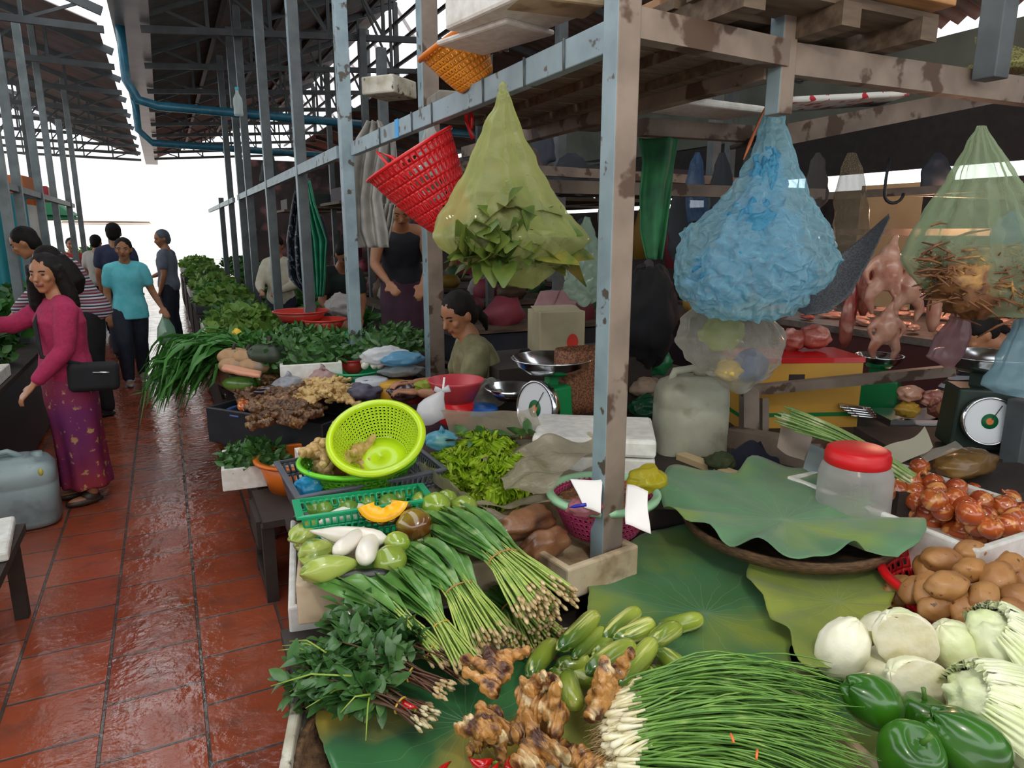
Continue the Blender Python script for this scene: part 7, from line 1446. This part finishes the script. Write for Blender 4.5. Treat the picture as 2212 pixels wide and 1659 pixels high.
obj('counter_block',G().box((C.x,C.y,C.z/2-.01),(.8,.4,C.z-.03),M=frm(RT,(0,0,1))),dwood,label='dark block under the tray of offal',cat='counter')
for i,(x,y,mt,l) in enumerate(((1965,850,fat_,'clear bag of pale meat on the offal tray'),(2015,860,meat,'red meat pieces on the offal tray'),(1960,885,M('yellow_fat','c9a03c',rough=.3,coat=.4),'yellow fat piece on the offal tray'),(2030,885,meat,'dark red meat at the right of the offal tray'),(2125,860,fat_,'pink meat bag right of the dark scale'))): lump('meat_piece',l,at(x,y,D=3.5),(.07,.05,.04),mt,140+i,cat='meat',knot=False)
sc2=at(1885,905,D=3.9); scale('green kitchen scale behind, on the meat stall side',sc2,.24,.22,sg,(.9,.5,0),.08,.12)
obj('counter_block',G().box((sc2.x,sc2.y,sc2.z/2-.005),(.5,.4,sc2.z-.01),M=frm(RT,(0,0,1))),dwood,label='dark block under the rear green scale',cat='counter')
for i in range(4): C=at(1835+i*16,885+i*3,z=1.0) ; sheet('knife',[at(1812+i*8,870+i*6,D=3.4),at(1880+i*4,880+i*5,D=3.4),at(1882+i*4,888+i*5,D=3.38),at(1815+i*8,880+i*6,D=3.38)],chrome,n=4,amp=.002,label='steel knife lying by the yellow box, %s from the top'%ORD[i],cat='knife',group='knives by the yellow box',thick=.002)
obj('orange_bag',G().ell(at(2125,735,D=3.8),(.06,.05,.1),14,10,nz=.4),M('orange_pack','e0632a','d84a20',rough=.35,scale=12),label='orange packet on the meat stall behind the lilac bag',cat='bag')
sign=root('wall_notice',(6.99,4.2,1.3),'small green and white notice on the cream wall','sign'); 
# dark interior clutter hanging deeper in the hall
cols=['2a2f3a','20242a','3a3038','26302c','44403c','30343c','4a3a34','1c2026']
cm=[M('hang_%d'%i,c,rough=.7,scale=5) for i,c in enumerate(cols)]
bpy.data.objects.remove(sign)
q=random.Random(99)
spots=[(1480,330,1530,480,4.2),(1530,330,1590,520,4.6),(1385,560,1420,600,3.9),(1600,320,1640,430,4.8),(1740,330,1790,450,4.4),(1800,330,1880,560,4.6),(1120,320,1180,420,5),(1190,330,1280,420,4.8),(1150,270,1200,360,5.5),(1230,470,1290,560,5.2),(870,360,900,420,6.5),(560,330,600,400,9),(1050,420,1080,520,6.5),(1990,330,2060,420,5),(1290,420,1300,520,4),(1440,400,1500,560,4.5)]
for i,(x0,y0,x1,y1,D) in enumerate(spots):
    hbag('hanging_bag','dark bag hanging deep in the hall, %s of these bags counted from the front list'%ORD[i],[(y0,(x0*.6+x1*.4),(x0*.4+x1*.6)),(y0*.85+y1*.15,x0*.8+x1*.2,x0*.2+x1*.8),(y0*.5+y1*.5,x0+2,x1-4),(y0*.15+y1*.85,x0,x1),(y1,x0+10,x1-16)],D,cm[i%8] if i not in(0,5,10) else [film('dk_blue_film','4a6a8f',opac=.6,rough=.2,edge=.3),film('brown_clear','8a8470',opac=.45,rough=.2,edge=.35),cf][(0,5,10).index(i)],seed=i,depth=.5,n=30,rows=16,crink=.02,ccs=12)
# rows of stalls deep in the hall: racks, boards and goods
q=random.Random(5)
for r in range(5):
    for c_ in range(4):
        x=2.6+c_*1.15+q.uniform(-.1,.1); y=6.2+r*2.1; w=.95; d=1.3; zt=.75
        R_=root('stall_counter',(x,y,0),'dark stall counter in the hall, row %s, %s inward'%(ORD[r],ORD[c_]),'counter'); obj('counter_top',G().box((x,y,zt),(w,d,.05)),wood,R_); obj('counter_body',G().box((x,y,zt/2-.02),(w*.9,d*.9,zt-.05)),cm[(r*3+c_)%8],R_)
        S_=root('hanging_rack',(x,y,1.9),'overhead goods rack in the hall, row %s, %s inward'%(ORD[r],ORD[c_]),'rack'); obj('rack_board',G().box((x,y,2.0),(w,d,.04)),wood,S_); obj('stacked_goods',G().box((x+q.uniform(-.1,.1),y,2.12),(w*.6,d*.6,.2)),cm[(r+c_*5)%8],S_)
        pc=['b8485a','d8d0c8','8a2f3c','4a7a4a','c9a23c','5a6a8a','c8c0b8','7a5a3a']
        for j in range(3):
            lump('goods','bundle of goods on the hall counter in row %s, %s inward, %s from the front'%(ORD[r],ORD[c_],ORD[j]),(x+q.uniform(-.2,.2),y-.45+j*.42,zt+.12),(q.uniform(.12,.2),q.uniform(.1,.18),q.uniform(.08,.16)),GM[(r*5+c_*2+j)%8] if 'GM' in globals() else cm[(j+r)%8],200+r*20+c_*4+j,n=14,cat='goods',knot=False,group='goods on the far counters')
        if (r+c_)%2==0:
            for j in range(2): obj('hanging_cloth',G().tube([(x-.3+j*.5,y-.6,1.9),(x-.3+j*.5,y-.6,1.6),(x-.28+j*.5,y-.6,1.25)],[.03,.12,.1],12,sx=.5),GM[(r+j+c_)%8] if 'GM' in globals() else cm[j],label='cloth hanging from the rack in row %s, %s inward, %s one'%(ORD[r],ORD[c_],ORD[j]),cat='cloth',group='cloths hanging in the hall')
# ================================================================== left stalls
lc=at(38,1120,z=.43); table('dark low table at the left edge in front of the jerrycan',lc.x-.7,lc.x+.02,lc.y-.75,lc.y+.02,.40)
bev(obj('foam_slab',G().box((lc.x-.2,lc.y-.2,.42),(.42,.4,.04),rz=.1),foam,label='white foam lid on the low table at the left edge',cat='lid'),.01)
table('dark stall table behind the woman in pink with carrots and greens',-2.6,-.98,4.0,9.6,.66,skirt=False)
obj('table_skirt',G().box((-1.0,6.0,.34),(.03,3.8,.6)),black,label='black sheet closing the front of the left stall table',cat='sheet')
openbox('foam_box',[(-1.0,4.1),(-1.0,5.6),(-1.7,4.1)],.08,.02,foam,z=.66,label='white foam tray of carrots on the left stall',cat='box')
cam_=M('carrot_skin','d8541c','c04818',rough=.4,scale=12,var=.12); cg=gourd(.18,[.002,.008,.012,.015,.017,.019,.02,.014],12).mesh('carrot',cam_)
its=[]; q=random.Random(8)
for i in range(40): its.append(inst(cg,'carrot',Matrix.Translation((-1.1-q.random()*.5,4.2+q.random()*1.2,.74+.05*q.random()))@Matrix.Rotation(q.uniform(-.5,.5)+math.pi*(i%2),4,'Z'),cat='carrot',group='carrots on the left stall'))
bpy.context.view_layer.update(); rowlabels(its,'orange carrot','left stall tray',4)
for k,(x,y,z,r,n,mt,l) in enumerate(((-1.35,6.0,.7,(.3,.35,.35),420,herb2,'green heap on the left stall behind the carrots'),(-1.5,7.2,.7,(.4,.5,.4),450,long_,'tall green heap further along the left stall'),(-1.4,8.6,.7,(.35,.5,.35),380,herb2,'leafy heap at the far end of the left stall'),(-1.75,4.9,.72,(.3,.35,.28),380,letm,'bright lettuce heap at the left edge of the picture'))): greens(l,(x,y,z),r,n,.1,mt,120+k,asp=.7)
lump('plastic_bag','clear plastic over the greens at the left edge',(-1.45,4.55,.86),(.2,.2,.1),cf,150,knot=False)
for r in range(3):
    y=6+r*3.4; R_=root('stall_counter',(-4.3,y,0),'dark counter of the far left stall row, %s one'%ORD[r],'counter'); obj('counter_body',G().box((-4.3,y,.4),(1.6,2.6,.8)),cm[r],R_); obj('counter_top',G().box((-4.3,y,.82),(1.7,2.7,.04)),wood,R_)
    lump('goods','heap of goods on the far left stall row, %s one'%ORD[r],(-4.2,y,1.12),(.5,.8,.27),GM[r] if 'GM' in globals() else cm[r+2],160+r,cat='goods',knot=False)
q=random.Random(17)
lc=['2f8f9a','d8d4cc','c9703a','3f8a5a','b83a44','8a8f98','2a2c34','5a3f38']
LM=[M('left_goods_%d'%i,c,rough=.6,scale=6) for i,c in enumerate(lc)]
for i in range(12):
    x=-1.5-q.random()*1.1; y=4.8+i*.62; h=q.uniform(.25,.5)
    cl_=G(); cl_.tube([(x,y,1.98),(x,y,1.98-h*.3),(x+.02,y,1.98-h*.75),(x,y,1.98-h)],[.02,q.uniform(.06,.1),q.uniform(.08,.13),.05],14)
    obj('hanging_bag',cl_,LM[(i*3+6)%8],label='bag hanging from the rack of the left stalls, %s along the aisle'%ORD[i],cat='bag',group='bags on the left rack')
for i in range(8):
    x=-2.0+.25*(i%2); y=5.2+i*1.1; bev(obj('storage_box',G().box((x,y,2.03+.13),(q.uniform(.4,.7),q.uniform(.4,.7),.22),rz=q.uniform(-.2,.2)),LM[(i*5+1)%8],label='box stacked on the rack of the left stalls, %s along the aisle'%ORD[i],cat='box',group='boxes on the left rack'),.01)
for i in range(7):
    y=9+i*1.5; x0_=-.165*y-q.uniform(.1,.5); w_=q.uniform(.5,.9); zb=.0; zz=q.uniform(1.9,2.7); g=G(); g.grid(lambda u,v:(x0_+w_*u,y+.05*math.sin(u*20+i),zb+zz*v+.05*math.sin(u*3.1)),40,8); obj('awning_sheet',g,LM[i%6],label='coloured stall divider sheet hanging to the floor far left, %s away'%ORD[i],cat='sheet',group='sheets at the far left')
for i in range(5):
    y=12+i*2.6; R_=root('stall_counter',(-1.9,y,0),'counter with goods far down the left side, %s one'%ORD[i],'counter'); obj('counter_body',G().box((-1.9,y,.4),(1.3,1.9,.8)),cm[i],R_); obj('counter_top',G().box((-1.9,y,.82),(1.4,2.0,.04)),wood,R_)
    greens('heap of greens far down the left side, %s one'%ORD[i],(-1.7,y,.85),(.5,.6,.35),260,.12,[letd,herb2][i%2],180+i,asp=.8)
# street at the far end
bl=M('pale_facade','f6f4f0','efece6',rough=.8,scale=1); obj('wall_far',G().box((-1.2,46,3.2),(26,.4,6.4)),bl,label='pale building across the street',kind='structure')
tb_=M('green_umbrella','4f9a5a',rough=.6); 
for i,(x,y,c_,l) in enumerate(((-3.4,21,'3f9a6a','green market parasol in the street at the left'),(-1.9,32,'d8c8b8','cream market parasol across the street'),(-5.0,26,'3a9aaa','teal market parasol far left'))):
    R_=root('parasol',(x,y,0),l,'parasol'); obj('canopy',G().lathe([(1.6,2.0),(.8,2.6),(.02,2.9),(.02,2.86),(.8,2.55),(1.6,1.9)],16,c=(x,y,0)),M('parasol_%d'%i,c_,rough=.6),R_); obj('pole',G().tube([(x,y,0),(x,y,2.9)],.03,8),dsteel,R_)
bot=root('plastic_bottle',at(516,250,D=5.6),'clear plastic bottle hanging upright on a post under the roof','bottle'); C=at(516,250,D=5.6); obj('bottle_body',G().lathe([(.001,0),(.034,0),(.037,.015),(.034,.05),(.037,.1),(.034,.13),(.013,.17),(.012,.2),(.001,.2)],20,c=C),film('bottle_pet','c9d2d0',opac=.4,rough=.1,edge=.4),bot); obj('cord',G().tube([C+UP*.21,Vector((C.x,C.y,4.4))],.002,5),black,bot); obj('cap',G().lathe([(.015,.195),(.015,.215),(.001,.215)],14,c=C),M('blue_cap','2a8a9a'),bot)
